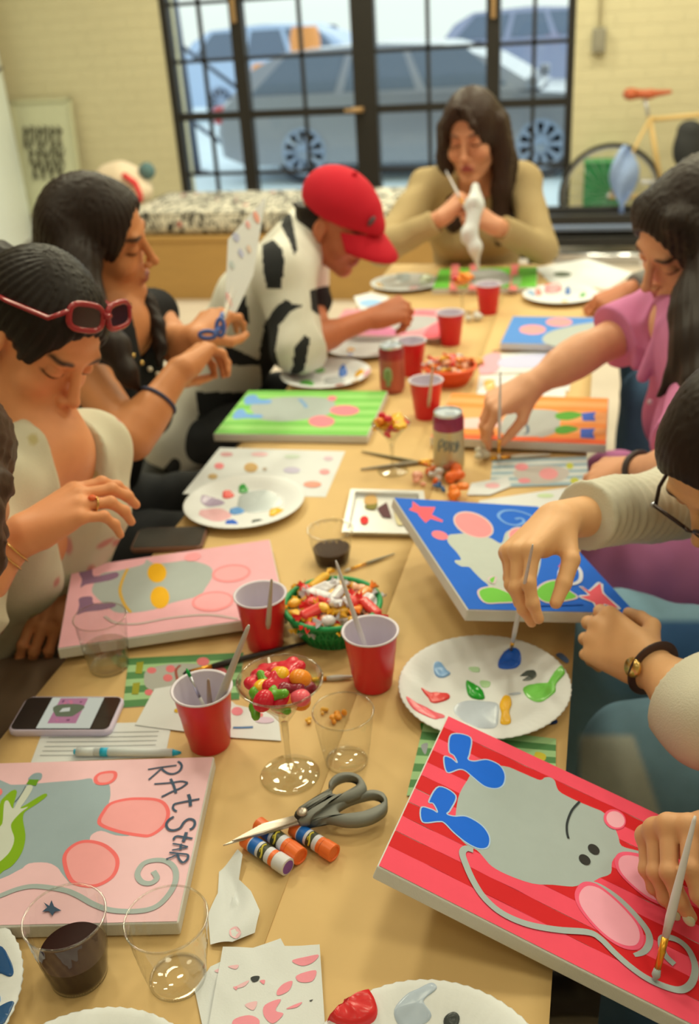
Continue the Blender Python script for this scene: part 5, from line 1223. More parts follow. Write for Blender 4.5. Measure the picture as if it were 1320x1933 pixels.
A.poly((140, 158, 152), Y_([(470, 290), (560, 190), (680, 180), (700, 240), (650, 300)])); A.poly((104, 148, 30), Y_([(440, 360), (490, 285), (650, 290), (600, 390), (520, 380)]), False)
A.stroke((90, 104, 104), Y_([(250, 660), (350, 540), (430, 400)]), .0012)
A.ell((240, 120, 110), (-2, 1496), 7, 7)
A.stroke((164, 172, 156), Z([(-40, 868), (0, 858), (100, 820), (200, 805), (350, 825), (430, 855), (520, 905), (620, 938), (760, 943), (860, 920), (930, 858), (972, 780), (970, 710), (925, 668), (860, 660), (795, 680), (762, 735), (785, 780), (835, 788), (870, 760), (850, 722)]), .0062)
nv = (66, 84, 98); X_ = lambda pts: sx(8.783, 270, 1420, pts)
for q, w_ in (([(85, 297), (300, 262), (560, 228)], 4), ([(580, 165), (620, 190), (645, 245), (610, 320), (530, 365), (440, 368), (360, 330), (310, 280)], 5), ([(300, 290), (200, 380), (95, 470)], 4),
      ([(190, 540), (450, 520), (640, 495), (745, 520)], 4), ([(745, 520), (640, 600), (480, 670), (310, 755)], 4.5), ([(460, 455), (510, 560), (550, 695)], 5.5),
      ([(940, 790), (800, 815), (600, 855), (520, 880), (500, 940), (530, 980), (565, 995)], 4.5), ([(755, 715), (780, 790), (790, 910)], 6.5),
      ([(515, 1085), (430, 1140), (390, 1220), (430, 1295), (520, 1310), (620, 1270), (680, 1180), (760, 1125), (840, 1140), (865, 1200), (830, 1270), (775, 1300)], 5),
      ([(825, 1450), (680, 1425), (570, 1410), (520, 1440), (515, 1475)], 4.5), ([(725, 1345), (700, 1420), (670, 1505)], 6.5),
      ([(495, 1535), (620, 1555), (750, 1590)], 3.5), ([(750, 1590), (620, 1620), (485, 1645)], 3.5), ([(635, 1540), (625, 1640)], 4.5),
      ([(440, 1685), (580, 1700), (740, 1715)], 4), ([(740, 1715), (755, 1760), (720, 1820), (660, 1850), (600, 1790), (580, 1710)], 4.5), ([(580, 1710), (500, 1755), (390, 1795)], 3.5)):
    A.stroke(nv, X_(q), w_*.00042*1.4, True)
A.poly(nv, [(98, 1702), (103, 1714), (117, 1722), (104, 1724), (100, 1732), (93, 1723), (80, 1724), (90, 1716), (83, 1706), (94, 1713)], False)
fin(A)
# --- pink canvas with purple boots
c_, Wd, Hh = scaled((-.6232, 1.22, .7802), (.33, .254), .7625)
A = canvas('pink canvas with a yellow-eyed grey rat, in front of the woman with red sunglasses', c_, (.4067, -.0327, -.0105), Wd, Hh, (226, 166, 160))
Z = lambda pts: sx(2.933, 0, 820, pts)
A.poly((164, 168, 150), Z([(510, 855), (560, 775), (660, 755), (790, 722), (812, 695), (850, 715), (930, 712), (1030, 700), (1110, 712), (1170, 740), (1175, 790), (1140, 850), (1100, 895), (950, 935), (850, 972), (720, 990), (640, 985), (590, 950), (530, 900)]))
for q in ([(440, 765), (508, 745), (522, 788), (640, 764), (656, 788), (600, 812), (480, 832), (446, 850), (455, 805)], [(440, 908), (508, 900), (522, 938), (625, 934), (638, 955), (560, 975), (470, 985), (425, 1000), (440, 950)]): A.poly((134, 100, 116), Z(q), True, 3)
yl = (222, 164, 22)
A.ell(yl, (870/2.933, 820+768/2.933), 18, 18.5); A.ell(yl, (886/2.933, 820+905/2.933), 18, 21)
A.stroke((204, 160, 60), Z([(708, 745), (682, 800), (665, 868), (688, 940), (725, 988)]), .0050)
for c_, rx, ry in (((437, 1083), 37, 17), ((402, 1136), 40, 19)): A.ell((238, 140, 132), c_, rx, ry, -6); A.ell((232, 160, 152), c_, rx-5, ry-4, -6)
A.ell((232, 148, 142), (364, 1052), 16, 8, -10)
A.stroke((190, 168, 150), Z([(580, 1010), (640, 1045), (760, 1052), (950, 1018), (1150, 1002), (1320, 1025)]), .005)
fin(A)
# --- green striped canvas
g1, g2 = (152, 204, 104), (124, 190, 82)
A = canvas('green striped canvas with blue boots and pink ears, beside the paint-dotted plate', (-.6432, 2.0364, .7582), (.0432, 0, -.0065), .345, .275, [(g1 if i % 2 else g2, 1) for i in range(11)])
Z = lambda pts: sx(3.07, 370, 640, pts)
A.poly((170, 176, 156), Z([(320, 385), (430, 345), (640, 335), (780, 350), (805, 390), (760, 440), (640, 465), (500, 478), (360, 462), (330, 425)]))
for c_, rx, ry in (((862, 415), 28, 10), ((728, 478), 25, 11), ((790, 345), 9, 5)): A.ell((232, 132, 130), (370+c_[0]/3.07, 640+c_[1]/3.07), rx, ry)
for q in ([(290, 335), (345, 325), (370, 350), (435, 355), (425, 375), (340, 378), (285, 380)], [(235, 415), (275, 408), (300, 435), (380, 440), (375, 460), (290, 460), (215, 462)]): A.poly((120, 164, 200), Z(q))
A.stroke((130, 160, 176), Z([(600, 350), (630, 380), (640, 400)]), .01)
fin(A)
# --- orange striped canvas
o1, o2, o3 = (246, 140, 60), (232, 98, 48), (246, 160, 90)
A = canvas('orange striped canvas being painted by the woman in pink', (-.149, 2.035, .7619), (-.0126, -.0165, .0012), .356, .279, [(o1, 1), (o3, 1), (o1, 1), (o3, 1.2), (o3, 1), (o1, 1), (o3, 1), (o1, 1), (o2, .8)])
Z = lambda pts: sx(2.357, 640, 480, pts)
A.poly((236, 190, 168), Z([(545, 735), (640, 728), (720, 735), (720, 765), (640, 775), (545, 772)]))
A.poly((172, 172, 152), Z([(722, 770), (740, 722), (790, 698), (860, 690), (970, 700), (985, 745), (970, 790), (905, 815), (880, 812), (770, 812), (728, 800)]))
for q in ([(965, 712), (1030, 700), (1085, 715), (1030, 738), (975, 735)], [(965, 775), (1010, 762), (1065, 778), (1010, 800), (968, 797)]): A.poly((88, 160, 46), Z(q))
for q in ([(1080, 708), (1145, 702), (1135, 722), (1143, 742), (1085, 742)], [(1075, 778), (1140, 776), (1130, 798), (1140, 822), (1075, 818)]): A.poly((62, 96, 178), Z(q), False)
A.stroke((92, 104, 110), Z([(815, 755), (838, 765), (840, 795), (822, 800)]), .006); A.poly((236, 176, 150), Z([(740, 705), (790, 660), (850, 680), (800, 694)]))
fin(A)
# --- far blue canvas
A = canvas('far blue canvas with two pink ovals and a grey shape, by the right table edge', (-.0731, 2.6796, .7609), (-.033, -.0208, 0), .345, .272, (82, 134, 186))
Z = lambda pts: sx(2.357, 640, 480, pts)
A.poly((174, 176, 154), Z([(905, 385), (930, 350), (1010, 325), (1100, 308), (1200, 300), (1220, 350), (1100, 400), (990, 410), (950, 408)]))
for c_, rx, ry in (((862, 336), 25, 9), ((980, 303), 25, 8)): A.ell((234, 150, 138), (640+c_[0]/2.357, 480+c_[1]/2.357), rx, ry)
fin(A)
# --- pink and grey canvas under the cap wearer's hand
cc = at(742, 608, T+.018)
A = canvas('pink and grey canvas under the hand of the person in the red cap', cc, (.03, 0, 0), .345, .275, (226, 150, 146))
Z = lambda pts: sx(4.4, 660, 500, pts)
A.poly((206, 120, 142), Z([(100, 560), (300, 520), (480, 560), (300, 590)])); A.poly((178, 172, 156), Z([(330, 500), (480, 460), (560, 420), (720, 440), (700, 490), (560, 545), (420, 550)]))
A.poly((236, 108, 112), Z([(640, 540), (700, 490), (760, 490), (770, 600), (620, 605)])); A.poly((234, 118, 118), Z([(520, 400), (600, 380), (720, 400), (690, 420), (560, 420)])); A.poly((176, 190, 200), Z([(80, 330), (180, 285), (240, 310), (160, 350)]))
fin(A)
# --- canvas at the far end
cc = at(918, 524, T+.018)
A = canvas('green and pink striped canvas with a grey rat in front of the olive-topped woman', cc, (.06, 0, 0), .33, .27, (112, 190, 62))
for x0, x1 in ((852, 868), (888, 905), (965, 980)): A.poly((236, 132, 118), [(x0, 499), (x1, 499), (x1-4, 548), (x0-4, 548)], False)
A.poly((176, 174, 156), [(880, 520), (900, 510), (930, 508), (955, 515), (965, 530), (940, 542), (900, 542)]); A.poly((150, 190, 120), [(968, 520), (985, 520), (983, 540), (966, 538)], False)
fin(A)
# ------------------------------------------------------------------ printed cards, papers, napkins
paper_m = mat('white_paper', (212, 210, 190), .8, var=.02, bump=.12, bscale=60, bdist=.0015)
def sheet(name, label, cat, pts, z=T, rgb=None, th=.0006, group=None, m=None, curl=0.0):
    P = [at(a, b, z+th) for a, b in pts]; c = sum(P)/len(P); base = np.array([c[0], c[1], z])
    mb = MB(); mb.prism([p-np.array([0, 0, th])-base for p in P], (0, 0, th)); o = mb.build(name, m or paper_m, None); o.location = tuple(base); tag(o, label, cat, group)
    A = Art(np.array([0, 0, z+th]), np.array([0, 0, 1.0]), None, None); A.obj = o; A.off = base; return A
def artfin(A, nm='print'): A.build(nm, A.obj, A.off)
dg, lgc = (84, 130, 72), (156, 190, 124)
def striped(A, quad, n, cols):
    a, b, c, d = [np.array(q, float) for q in quad]
    for i in range(n):
        f0, f1 = i/n, (i+1)/n; A.poly(cols[i % len(cols)], [tuple(a+(d-a)*f0), tuple(b+(c-b)*f0), tuple(b+(c-b)*f1), tuple(a+(d-a)*f1)], False); A.k = 0
    A.k = 1
q = [(243, 1243), (460, 1232), (452, 1320), (232, 1336)]
A = sheet('printed_card', 'green striped printed card with a small grey rat, under the near red cup', 'card', q); striped(A, q, 7, [dg, lgc])
Z = lambda pts: sx(2.933, 0, 820, pts)
A.poly((168, 166, 144), Z([(800, 1330), (830, 1300), (920, 1275), (1050, 1270), (1180, 1290), (1260, 1320), (1180, 1400), (900, 1420), (810, 1400)]))
for c_, rx, ry in (((840, 1308), 9, 6), ((945, 1300), 9, 7), ((930, 1350), 9, 7), ((825, 1430), 8, 6), ((1125, 1260), 12, 8), ((1210, 1315), 16, 9)): A.ell((214, 112, 106), (c_[0]/2.933, 820+c_[1]/2.933), rx, ry)
A.stroke((150, 78, 60), Z([(1000, 1280), (975, 1310), (985, 1365)]), .004)
for a, b in ((775, 1295), (755, 1410)): A.poly((150, 148, 40), Z([(a-18, b-30), (a+22, b-34), (a+12, b+32), (a-25, b+32)]), False)
artfin(A)
A = sheet('paper_towel', 'white paper towel under the near red cup, covering the green striped card', 'paper towel', [(292, 1300), (392, 1283), (445, 1330), (525, 1348), (531, 1398), (440, 1392), (330, 1378), (255, 1368)], T+.0015)
A.ell((222, 128, 128), (448, 1343), 11, 8); A.ell((214, 120, 110), (492, 1350), 5, 4); A.stroke((90, 122, 150), [(440, 1374), (455, 1374), (478, 1373)], .004); A.ell((206, 160, 40), (334, 1342), 5, 4); A.ell((205, 180, 180), (500, 1360), 18, 6); artfin(A, 'paint_stain')
A = sheet('printed_sheet', 'white sheet of small grey printed lines under the white phone', 'paper', [(85, 1368), (325, 1362), (312, 1428), (58, 1440)], T+.0003)
for i in range(6):
    y = 1384+i*8.5; A.stroke((150, 150, 136), [(96-i*4, y), (200, y-1), (300-i*2, y-3)], .0010)
artfin(A)
q = [(1048, 1397), (1049, 1442), (1000, 1470), (770, 1502), (800, 1365), (900, 1370)]
A = sheet('printed_card', 'green striped printed card under the red striped canvas', 'card', [(800, 1366), (1050, 1395), (1049, 1500), (768, 1502)]); striped(A, [(800, 1366), (1050, 1395), (1049, 1500), (768, 1502)], 9, [lgc, dg]); A.poly((196, 178, 50), [(1012, 1420), (1030, 1425), (1028, 1436), (1010, 1434)]); A.poly((150, 150, 142), [(795, 1408), (808, 1404), (803, 1425)]); artfin(A)
q = [(930, 868), (1108, 862), (1112, 915), (925, 920)]
A = sheet('printed_card', 'blue-grey striped printed card with a small rat, near the orange canvas', 'card', q); striped(A, q, 9, [(150, 172, 166), (204, 206, 184)])
A.poly((186, 176, 154), [(968, 893), (1000, 880), (1050, 880), (1075, 890), (1060, 908), (1000, 914)]); A.ell((224, 140, 134), (985, 882), 13, 7); A.ell((222, 146, 136), (1036, 895), 18, 11); A.ell((222, 140, 134), (990, 908), 12, 5); A.ell((190, 190, 70), (1076, 880), 7, 6); A.ell((190, 190, 70), (1085, 908), 8, 6); artfin(A)
A = sheet('paper_strip', 'white paper strip with a pink mark left of the blue-grey striped card', 'paper', [(890, 912), (960, 900), (965, 918), (925, 934), (882, 934)], T+.0012); A.ell((226, 170, 160), (930, 917), 14, 5); artfin(A, 'paint_stain')
A = sheet('paper', 'white paper with faint green marks behind the blue canvas', 'paper', [(905, 945), (1070, 920), (1075, 960), (1000, 975), (900, 965)], T+.0003); A.ell((190, 206, 150), (1030, 936), 16, 4); artfin(A, 'print')
A = sheet('reference_sheet', 'white sheet of small coloured drawings under the left paper plate', 'paper', [(415, 845), (652, 852), (615, 938), (345, 932)])
for (a, b), rx, ry, cl in (((428, 858), 12, 4, (206, 150, 140)), ((490, 858), 16, 4, (222, 176, 164)), ((552, 862), 15, 4, (196, 204, 172)), ((620, 866), 9, 4, (208, 178, 172)), ((414, 880), 9, 6, (226, 130, 122)), ((474, 883), 13, 9, (196, 158, 96)), ((551, 888), 16, 6, (190, 180, 182)), ((613, 891), 10, 5, (226, 152, 140)), ((590, 915), 17, 6, (224, 150, 120)), ((402, 900), 9, 5, (190, 158, 100)), ((500, 886), 4, 3, (180, 160, 130))): A.ell(cl, (a, b), rx, ry)
artfin(A, 'drawings')
A = sheet('reference_sheet', 'pale pink and lilac printed sheet between the far blue and orange canvases', 'paper', [(925, 668), (1090, 662), (1085, 700), (905, 706)]); A.poly((228, 160, 156), [(915, 672), (945, 668), (940, 700), (905, 704)]); A.poly((196, 192, 206), [(955, 674), (1060, 668), (1050, 690), (950, 694)]); A.stroke((176, 120, 96), [(930, 662), (1000, 660), (1080, 658)], .008); artfin(A)
A = sheet('reference_sheet', 'cream sheet with a green drawing under the pink-sleeved arm', 'paper', [(905, 708), (1080, 702), (1075, 738), (900, 745)]); A.ell((170, 196, 120), (985, 712), 12, 5); A.ell((222, 176, 90), (925, 725), 12, 9); artfin(A, 'drawings')
A = sheet('paper', 'loose white paper with a dark green mark at the far right table corner', 'paper', [(1010, 505), (1110, 488), (1195, 515), (1150, 545), (1040, 535)], T+.0003); A.ell((86, 92, 68), (1062, 518), 17, 5); artfin(A, 'paint_stain')
A = sheet('napkin', 'crumple-edged white napkin with blue marks by the left hand of the capped painter', 'napkin', [(668, 560), (700, 552), (735, 560), (722, 580), (680, 585)], T+.020); A.ell((150, 184, 206), (700, 572), 22, 7); artfin(A, 'paint_stain')
# napkins at the front edge: slightly rumpled meshes
def napkin(label, pts, z, marks, seed, amp=.003):
    P = [at(a, b, z) for a, b in pts]; c = sum(P)/len(P); r = np.random.default_rng(seed); n = 22
    B2 = catmull(P, True, 3) if False else P
    # densify outline, then rings towards the centre
    out = []
    for i in range(len(B2)):
        a, b = B2[i], B2[(i+1) % len(B2)]
        for k in range(6): out.append(a+(b-a)*k/6)
    m = len(out); vs = []; fs = []; f = wrinkle(1.0, 75, seed)
    for k in range(9):
        s = 1-k/9.0
        for p in out:
            q = c+(p-c)*s; h = amp*(1+f(np.array([[q[0], q[1], 0]]))[0]*.9); vs.append((q[0]-c[0], q[1]-c[1], max(h, .0003)))
    vs.append((0, 0, amp))
    for k in range(8):
        for i in range(m): fs.append((k*m+i, k*m+(i+1) % m, (k+1)*m+(i+1) % m, (k+1)*m+i))
    for i in range(m): fs.append((8*m+i, 8*m+(i+1) % m, 9*m))
    mb = MB(); mb.add(vs, fs)
    mats = [mat('tissue_paper', (212, 210, 190), .95, var=.02, bump=.25, bscale=500, bdist=.0006)]
    # soft-edged paint marks are colour patches of the same sheet
    ctr = np.array([sum(np.array(vs[i]) for i in fc)/len(fc) for fc in fs])+c
    o = mb.build('napkin', mats, None, True); o.location = (c[0], c[1], z); 
    if marks:
        A = Art(np.array([0, 0, z+amp*1.9]), np.array([0, 0, 1.]), None, None)
        for cl, q in marks:
            if isinstance(q[1], (int, float)): pass
            A.poly(cl, q)
        # drape the marks onto the sheet
        for i, v in enumerate(A.mb.v):
            h = amp*(1+f(np.array([[v[0], v[1], 0]]))[0]*.9); A.mb.v[i] = (v[0], v[1], z+max(h, .0003)+.0005)
        A.build('paint_stain', o, np.array([c[0], c[1], z]))
    return tag(o, label, 'napkin')
pk1, pk2 = (230, 142, 142), (226, 178, 168)
napkin('twisted white napkin with one pink spot, left of the glue sticks', [(450, 1612), (460, 1626), (452, 1665), (475, 1690), (492, 1728), (482, 1765), (440, 1786), (398, 1788), (394, 1735), (412, 1690), (414, 1648)], T, [(pk2, [(434, 1752), (446, 1748), (455, 1758), (446, 1768), (434, 1764)])], 3, .005)
napkin('lower white napkin showing around the paint-blotted one at the front edge', [(398, 1828), (470, 1795), (530, 1772), (545, 1800), (600, 1930), (480, 1960), (385, 1950), (368, 1870)], T, [(pk2, [(405, 1832), (425, 1826), (415, 1836)])], 5, .0015)
marks = [(pk1, [(552, 1812), (600, 1802), (592, 1815), (570, 1822)]), (pk1, [(560, 1840), (596, 1830), (590, 1850), (566, 1852)]), (pk1, [(523, 1868), (535, 1855), (552, 1850), (545, 1868), (525, 1877)]), (pk1, [(500, 1895), (530, 1884), (520, 1905), (535, 1912), (515, 1930), (498, 1915)]), (pk1, [(540, 1902), (570, 1890), (560, 1900)]), (pk1, [(440, 1925), (470, 1915), (490, 1925), (480, 1945), (445, 1945)]), (pk2, [(462, 1895), (485, 1888), (478, 1905)]), (pk2, [(430, 1822), (450, 1820), (445, 1828)]), (pk2, [(440, 1864), (470, 1850), (460, 1862)]), (pk1, [(440, 1862), (448, 1862), (446, 1868)]), (pk1, [(490, 1850), (500, 1848), (498, 1856)]), ((62, 64, 58), [(473, 1846), (480, 1842), (490, 1842), (487, 1850), (478, 1853)]), ((80, 80, 74), [(584, 1887), (591, 1885), (587, 1889)])]
napkin('square white napkin blotted with pink paint beside the red paint plate', [(421, 1788), (500, 1790), (604, 1786), (608, 1850), (614, 1940), (500, 1960), (390, 1960)], T+.004, marks, 8, .0012)
# ------------------------------------------------------------------ paper plates
plate_m = mat('white_paper_plate', (222, 219, 198), .75, var=.02, bump=.06, bscale=300)
pprof = [(0, .001), (.070, .001), (.080, .003), (.092, .011), (.108, .0145), (.1135, .0155), (.1145, .0165), (.113, .0172), (.107, .0162), (.091, .0128), (.079, .0048), (.070, .0027), (0, .0027)]
def plate_h(r): return float(np.interp(r, [0, .07, .079, .091, .107, .113], [.0027, .0027, .0048, .0128, .0162, .0172]))
def plate(label, px, py, blobs, R=.1145, z=T, edge=None):
    s = R/.1145; c = at(px, py, z+.012*s) if not edge else at(px, py, z+.016*s)+np.array(edge)*R; base = np.array([c[0], c[1], z])
    fl = lambda a, zz: .012*math.sin(a*64)*min(max((zz-.004*s)/(.008*s), 0), 1)*.5
    mb = MB(); mb.lathe([(r*s, h*s) for r, h in pprof], n=192, flute=fl); o = mb.build('paper_plate', plate_m, None, True); o.location = tuple(base); tag(o, label, 'paper plate', 'paint palettes')
    for k, b in enumerate(blobs):
        cl, pts, hh = b[0], b[1], (b[2] if len(b) > 2 else .0022)
        P = catmull([at(a, q, z+.006*s) for a, q in pts], True, 4); cc = sum(P)/len(P); vs = []; fs = []; m = len(P); rg = ((1, 0), (.96, .55), (.8, .9), (.45, 1.0), (.15, .92))
        for sc, f in rg:
            for p in P:
                q = cc+(p-cc)*sc; rr = math.hypot(q[0]-base[0], q[1]-base[1])/s
                if rr > .1125: q = base+(q-base)*(.1125/rr); rr = .1125
                vs.append((q[0]-base[0], q[1]-base[1], plate_h(rr)*s+.0003+hh*f*(1+.35*math.sin(q[0]*420+k)*math.sin(q[1]*390))))
        vs.append((cc[0]-base[0], cc[1]-base[1], plate_h(np.linalg.norm(cc[:2]-base[:2])/s)*s+.0003+hh*.9))
        n_ = len(rg)
        for q in range(n_-1):
            for i in range(m): fs.append((q*m+i, q*m+(i+1) % m, (q+1)*m+(i+1) % m, (q+1)*m+i))
        for i in range(m): fs.append(((n_-1)*m+i, (n_-1)*m+(i+1) % m, n_*m))
        m2 = MB(); m2.add(vs, fs); m2.build('paint_dab', mat('wet_acrylic_%02x%02x%02x' % tuple(cl), cl, .25, var=.05, vscale=80, spec=.5), o, True)
    return o
Z = lambda pts: sx(3.0, 680, 1160, pts)
el = lambda c, rx, ry, n=10, s=1: [(c[0]+rx*math.cos(t)*(1+.12*math.sin(3*t+s)), c[1]+ry*math.sin(t)*(1+.12*math.cos(2*t+s))) for t in np.linspace(0, 2*math.pi, n, endpoint=False)]
plate('paper plate with blue, green and yellow paint dabs by the red striped canvas', 914, 1295, [
    ((22, 92, 186), Z([(790, 245), (840, 220), (895, 225), (912, 265), (890, 290), (835, 300), (785, 290)]), .004), ((132, 172, 212), Z([(420, 290), (460, 278), (490, 305), (512, 325), (470, 348), (425, 335)])),
    ((226, 62, 56), Z([(345, 425), (390, 435), (430, 432), (500, 440), (505, 465), (460, 485), (405, 492), (385, 465)])), ((22, 152, 32), Z([(600, 370), (640, 385), (690, 420), (705, 465), (660, 470), (612, 445)]), .004), ((176, 206, 150), Z([(615, 290), (670, 288), (675, 315), (630, 312)]), .0008), ((170, 204, 140), Z([(680, 365), (735, 370), (730, 400), (690, 400)]), .0008),
    ((246, 176, 26), Z([(815, 450), (850, 455), (858, 500), (845, 540), (855, 600), (830, 618), (795, 605), (800, 550), (790, 500)]), .003), ((118, 200, 74), Z([(925, 405), (1000, 385), (1075, 400), (1110, 350), (1160, 320), (1160, 370), (1110, 420), (1100, 470), (1020, 490), (950, 460)])),
    ((184, 190, 184), Z([(535, 510), (600, 478), (700, 480), (780, 495), (785, 560), (770, 630), (700, 650), (620, 610), (545, 560)]), .0008), ((236, 96, 100), Z([(262, 500), (320, 530), (400, 550), (480, 565), (440, 620), (380, 610), (300, 570)]), .001), ((72, 78, 66), Z([(905, 340), (940, 312), (985, 318), (1000, 345), (960, 364), (920, 362), (980, 345), (975, 330), (945, 325)]), .0006), ((178, 184, 178), Z([(200, 0+360)]*0) if False else Z([(840, 440), (880, 430), (910, 432), (905, 440), (860, 446)]), .0006)])
plate('paper plate with mixed paint dabs on the sheet of small drawings', 461, 948, [
    ((208, 200, 188), el((520, 940), 2, 2), .0002), ((176, 182, 168), el((487, 944), 42, 22), .0008), ((46, 150, 52), el((459, 923), 9, 6)), ((226, 76, 66), el((430, 932), 11, 7)), ((168, 148, 160), el((400, 946), 22, 8), .001), ((232, 178, 168), el((404, 970), 30, 14), .001), ((100, 156, 208), el((446, 962), 14, 7)), ((246, 180, 22), el((521, 965), 14, 9)), ((30, 98, 190), el((436, 986), 12, 7), .003), ((74, 84, 74), el((486, 982), 12, 5), .001)])
plate('paper plate with a thick red paint dab at the bottom edge of the photo', 785, 1850, [
    ((214, 40, 40), [(612, 1918), (628, 1888), (655, 1874), (672, 1878), (700, 1888), (714, 1918), (700, 1940), (650, 1950), (600, 1930), (592, 1922)], .007), ((180, 190, 188), [(745, 1915), (768, 1890), (790, 1880), (815, 1870), (825, 1880), (800, 1900), (815, 1920), (790, 1935), (755, 1935)], .0012), ((66, 70, 64), [(838, 1925), (855, 1918), (868, 1925), (862, 1938), (842, 1938)], .003)], edge=(.26, -.965, 0))
plate('plain white paper plate at the bottom edge of the photo', 196, 1902, [], edge=(.26, -.965, 0))
plate('paper plate smeared with dark blue paint at the lower left corner', 38, 1872, [((34, 78, 116), [(-60, 1800), (0, 1795), (22, 1822), (30, 1848), (22, 1856), (0, 1846), (-20, 1850), (-60, 1850)], .001), ((40, 82, 116), [(-20, 1925), (10, 1908), (30, 1905), (34, 1925), (30, 1945), (-20, 1950)], .001), ((120, 160, 210), [(-12, 1890), (2, 1888), (4, 1902), (-8, 1906)], .001)], edge=(-.95, -.30, 0))
plate('far paper plate with green and blue dabs next to a soda can', 615, 706, [
    ((96, 178, 66), el((578, 722), 14, 7)), ((96, 178, 66), el((603, 697), 10, 5)), ((52, 112, 186), el((647, 700), 8, 10)), ((238, 176, 44), el((678, 707), 9, 6)), ((228, 158, 150), el((700, 715), 14, 12), .001), ((238, 180, 40), el((690, 734), 12, 5)), ((228, 128, 104), el((643, 736), 10, 3)), ((186, 188, 172), el((630, 716), 20, 8), .0008)])
plate('far paper plate with pink and blue dabs at the right table edge', 1058, 556, [
    ((236, 108, 106), el((1043, 546), 16, 7), .001), ((66, 108, 160), el((1072, 550), 6, 5)), ((120, 176, 100), el((1100, 556), 6, 4)), ((236, 190, 90), el((1066, 570), 7, 5)), ((160, 186, 200), el((1003, 557), 8, 4)), ((226, 120, 100), el((1017, 553), 6, 4))])
plate('far paper plate with faint yellow and red dabs behind the capped painter', 765, 534, [
    ((236, 190, 96), el((717, 541), 7, 5)), ((224, 150, 120), el((782, 543), 10, 5)), ((196, 204, 150), el((805, 530), 14, 7), .001), ((190, 196, 180), el((760, 525), 14, 6), .001)])
plate('far white paper plate with small blue and orange dabs behind the soda can', 690, 652, [((72, 96, 170), el((660, 670), 7, 4)), ((232, 170, 70), el((662, 658), 7, 4)), ((176, 108, 96), el((705, 672), 12, 3))])
plate('paper plate with orange dabs partly under the pink-sleeved forearm', 985, 745, [((236, 168, 70), el((925, 735), 10, 9)), ((120, 150, 180), el((930, 752), 7, 4)), ((232, 176, 164), el((1030, 752), 16, 4))], .100)
# ------------------------------------------------------------------ cups, glasses, cans
red_cup = mat('red_plastic', (212, 28, 38), .32, var=.02, spec=.5); white_in = mat('white_plastic', (214, 200, 190), .4)
def red_cup_thing(label, px, py, h=.088, z=T, tilt=None):
    b = at(px, py, z); t = thing('plastic_cup', label, 'cup', b, 0, 'red plastic cups'); r0, r1 = .0262, .0365; k = h/.088
    def rr(z): return r0+(r1-r0)*z/h
    MB().shell([(.0001, .003), (r0-.003, .003), (r0-.001, 0), (r0, .002), (rr(.25*h), .25*h), (rr(.25*h)+.0006, .25*h+.001), (rr(.62*h), .62*h), (rr(.62*h)+.0006, .62*h+.001), (rr(.97*h), .97*h)], n=44).build('outer_wall', red_cup, t, True, angle=30)
    MB().shell([(rr(.97*h), .97*h), (r1+.0022, .985*h), (r1+.0026, h), (r1+.001, h+.0012), (r1-.0012, h-.0005)], n=44).build('rim', white_in, t, True)
    MB().shell([(.0001, .006), (r0-.002, .006), (rr(.25*h)-.0013, .25*h), (rr(.9*h)-.0013, .9*h), (r1-.0012, h-.0005)], n=44).build('inner_wall', white_in, t, True, angle=40)
    t['_r'] = r1; return t
red_cup_thing('red plastic cup holding three brushes beside the lettered pink canvas', 397, 1403)
red_cup_thing('red plastic cup beside the pink canvas with the yellow-eyed rat', 502, 1217)
red_cup_thing('red plastic cup right of the green candy basket', 705, 1291)
red_cup_thing('red plastic cup holding a brush, behind the near soda can', 806, 787)
red_cup_thing('red plastic cup standing alone left of the far blue canvas', 851, 649)
red_cup_thing('farthest red plastic cup, in front of the green and pink canvas', 922, 591)
red_cup_thing('red plastic cup hidden behind the far soda can', 778, 706)
clr = clear_mat('clear_plastic', (.955, .955, .945), .02, 1.5)
def tumbler(label, px, py, h=.08, r0=.0275, r1=.0385, liquid=None, lvl=.4, name='tumbler', flutes=18):
    b = at(px, py); t = thing(name, label, 'cup', b, 0, None)
    fl = lambda a, z: .022*math.cos(flutes*(a+z*9))*max(min((z-.012)/.02, 1), 0)*max(min((h*.93-z)/.01, 1), 0)
    rr = lambda z: r0+(r1-r0)*(z/h)**.85
    zs = [.0015, .010, .02, .03, .04, .05, .06, .07, h*.94, h*.985]
    mb = MB(); mb.shell([(r0*.4, .0015), (r0*.9, .0012)]+[(rr(z), z) for z in zs if z < h]+[(r1+.0012, h), (r1+.0004, h+.0008), (r1-.0008, h-.0002)], n=108, flute=fl)
    mb.shell([(.0005, .004), (r0*.88, .004), (r0*.95, .006)], n=60)
    mb.build('cup_wall', clr, t, True)
    MB().tube([(r1*math.cos(a)*1.012, r1*math.sin(a)*1.012, h) for a in np.linspace(0, 2*math.pi, 64, endpoint=False)], .0011, 8, closed=True).build('rim', clear_mat('clear_plastic_edge', (.90, .90, .88), .03, 1.6), t, True)
    MB().tube([((r0-.001)*math.cos(a), (r0-.001)*math.sin(a), .0014) for a in np.linspace(0, 2*math.pi, 64, endpoint=False)], .0014, 8, closed=True).build('base_ring', clear_mat('clear_plastic_edge'), t, True)
    if liquid is not None:
        hz = h*lvl; mb = MB(); mb.lathe([(0, .0045), (rr(.006)*.955, .0045)]+[(rr(z)*.975, z) for z in np.linspace(.008, hz, 6)]+[(rr(hz)*.93, hz+.0001), (0, hz+.0001)], n=60); mb.build('liquid', liquid, t, True, angle=50)
    return t
wine = mat('red_wine', (46, 24, 18), .35, var=.02, spec=.05)
tumbler('clear fluted cup with red wine on the lower left', 150, 1838, liquid=wine, lvl=.44)
tumbler('empty clear fluted cup between the wine cup and the napkins', 336, 1846, h=.082)
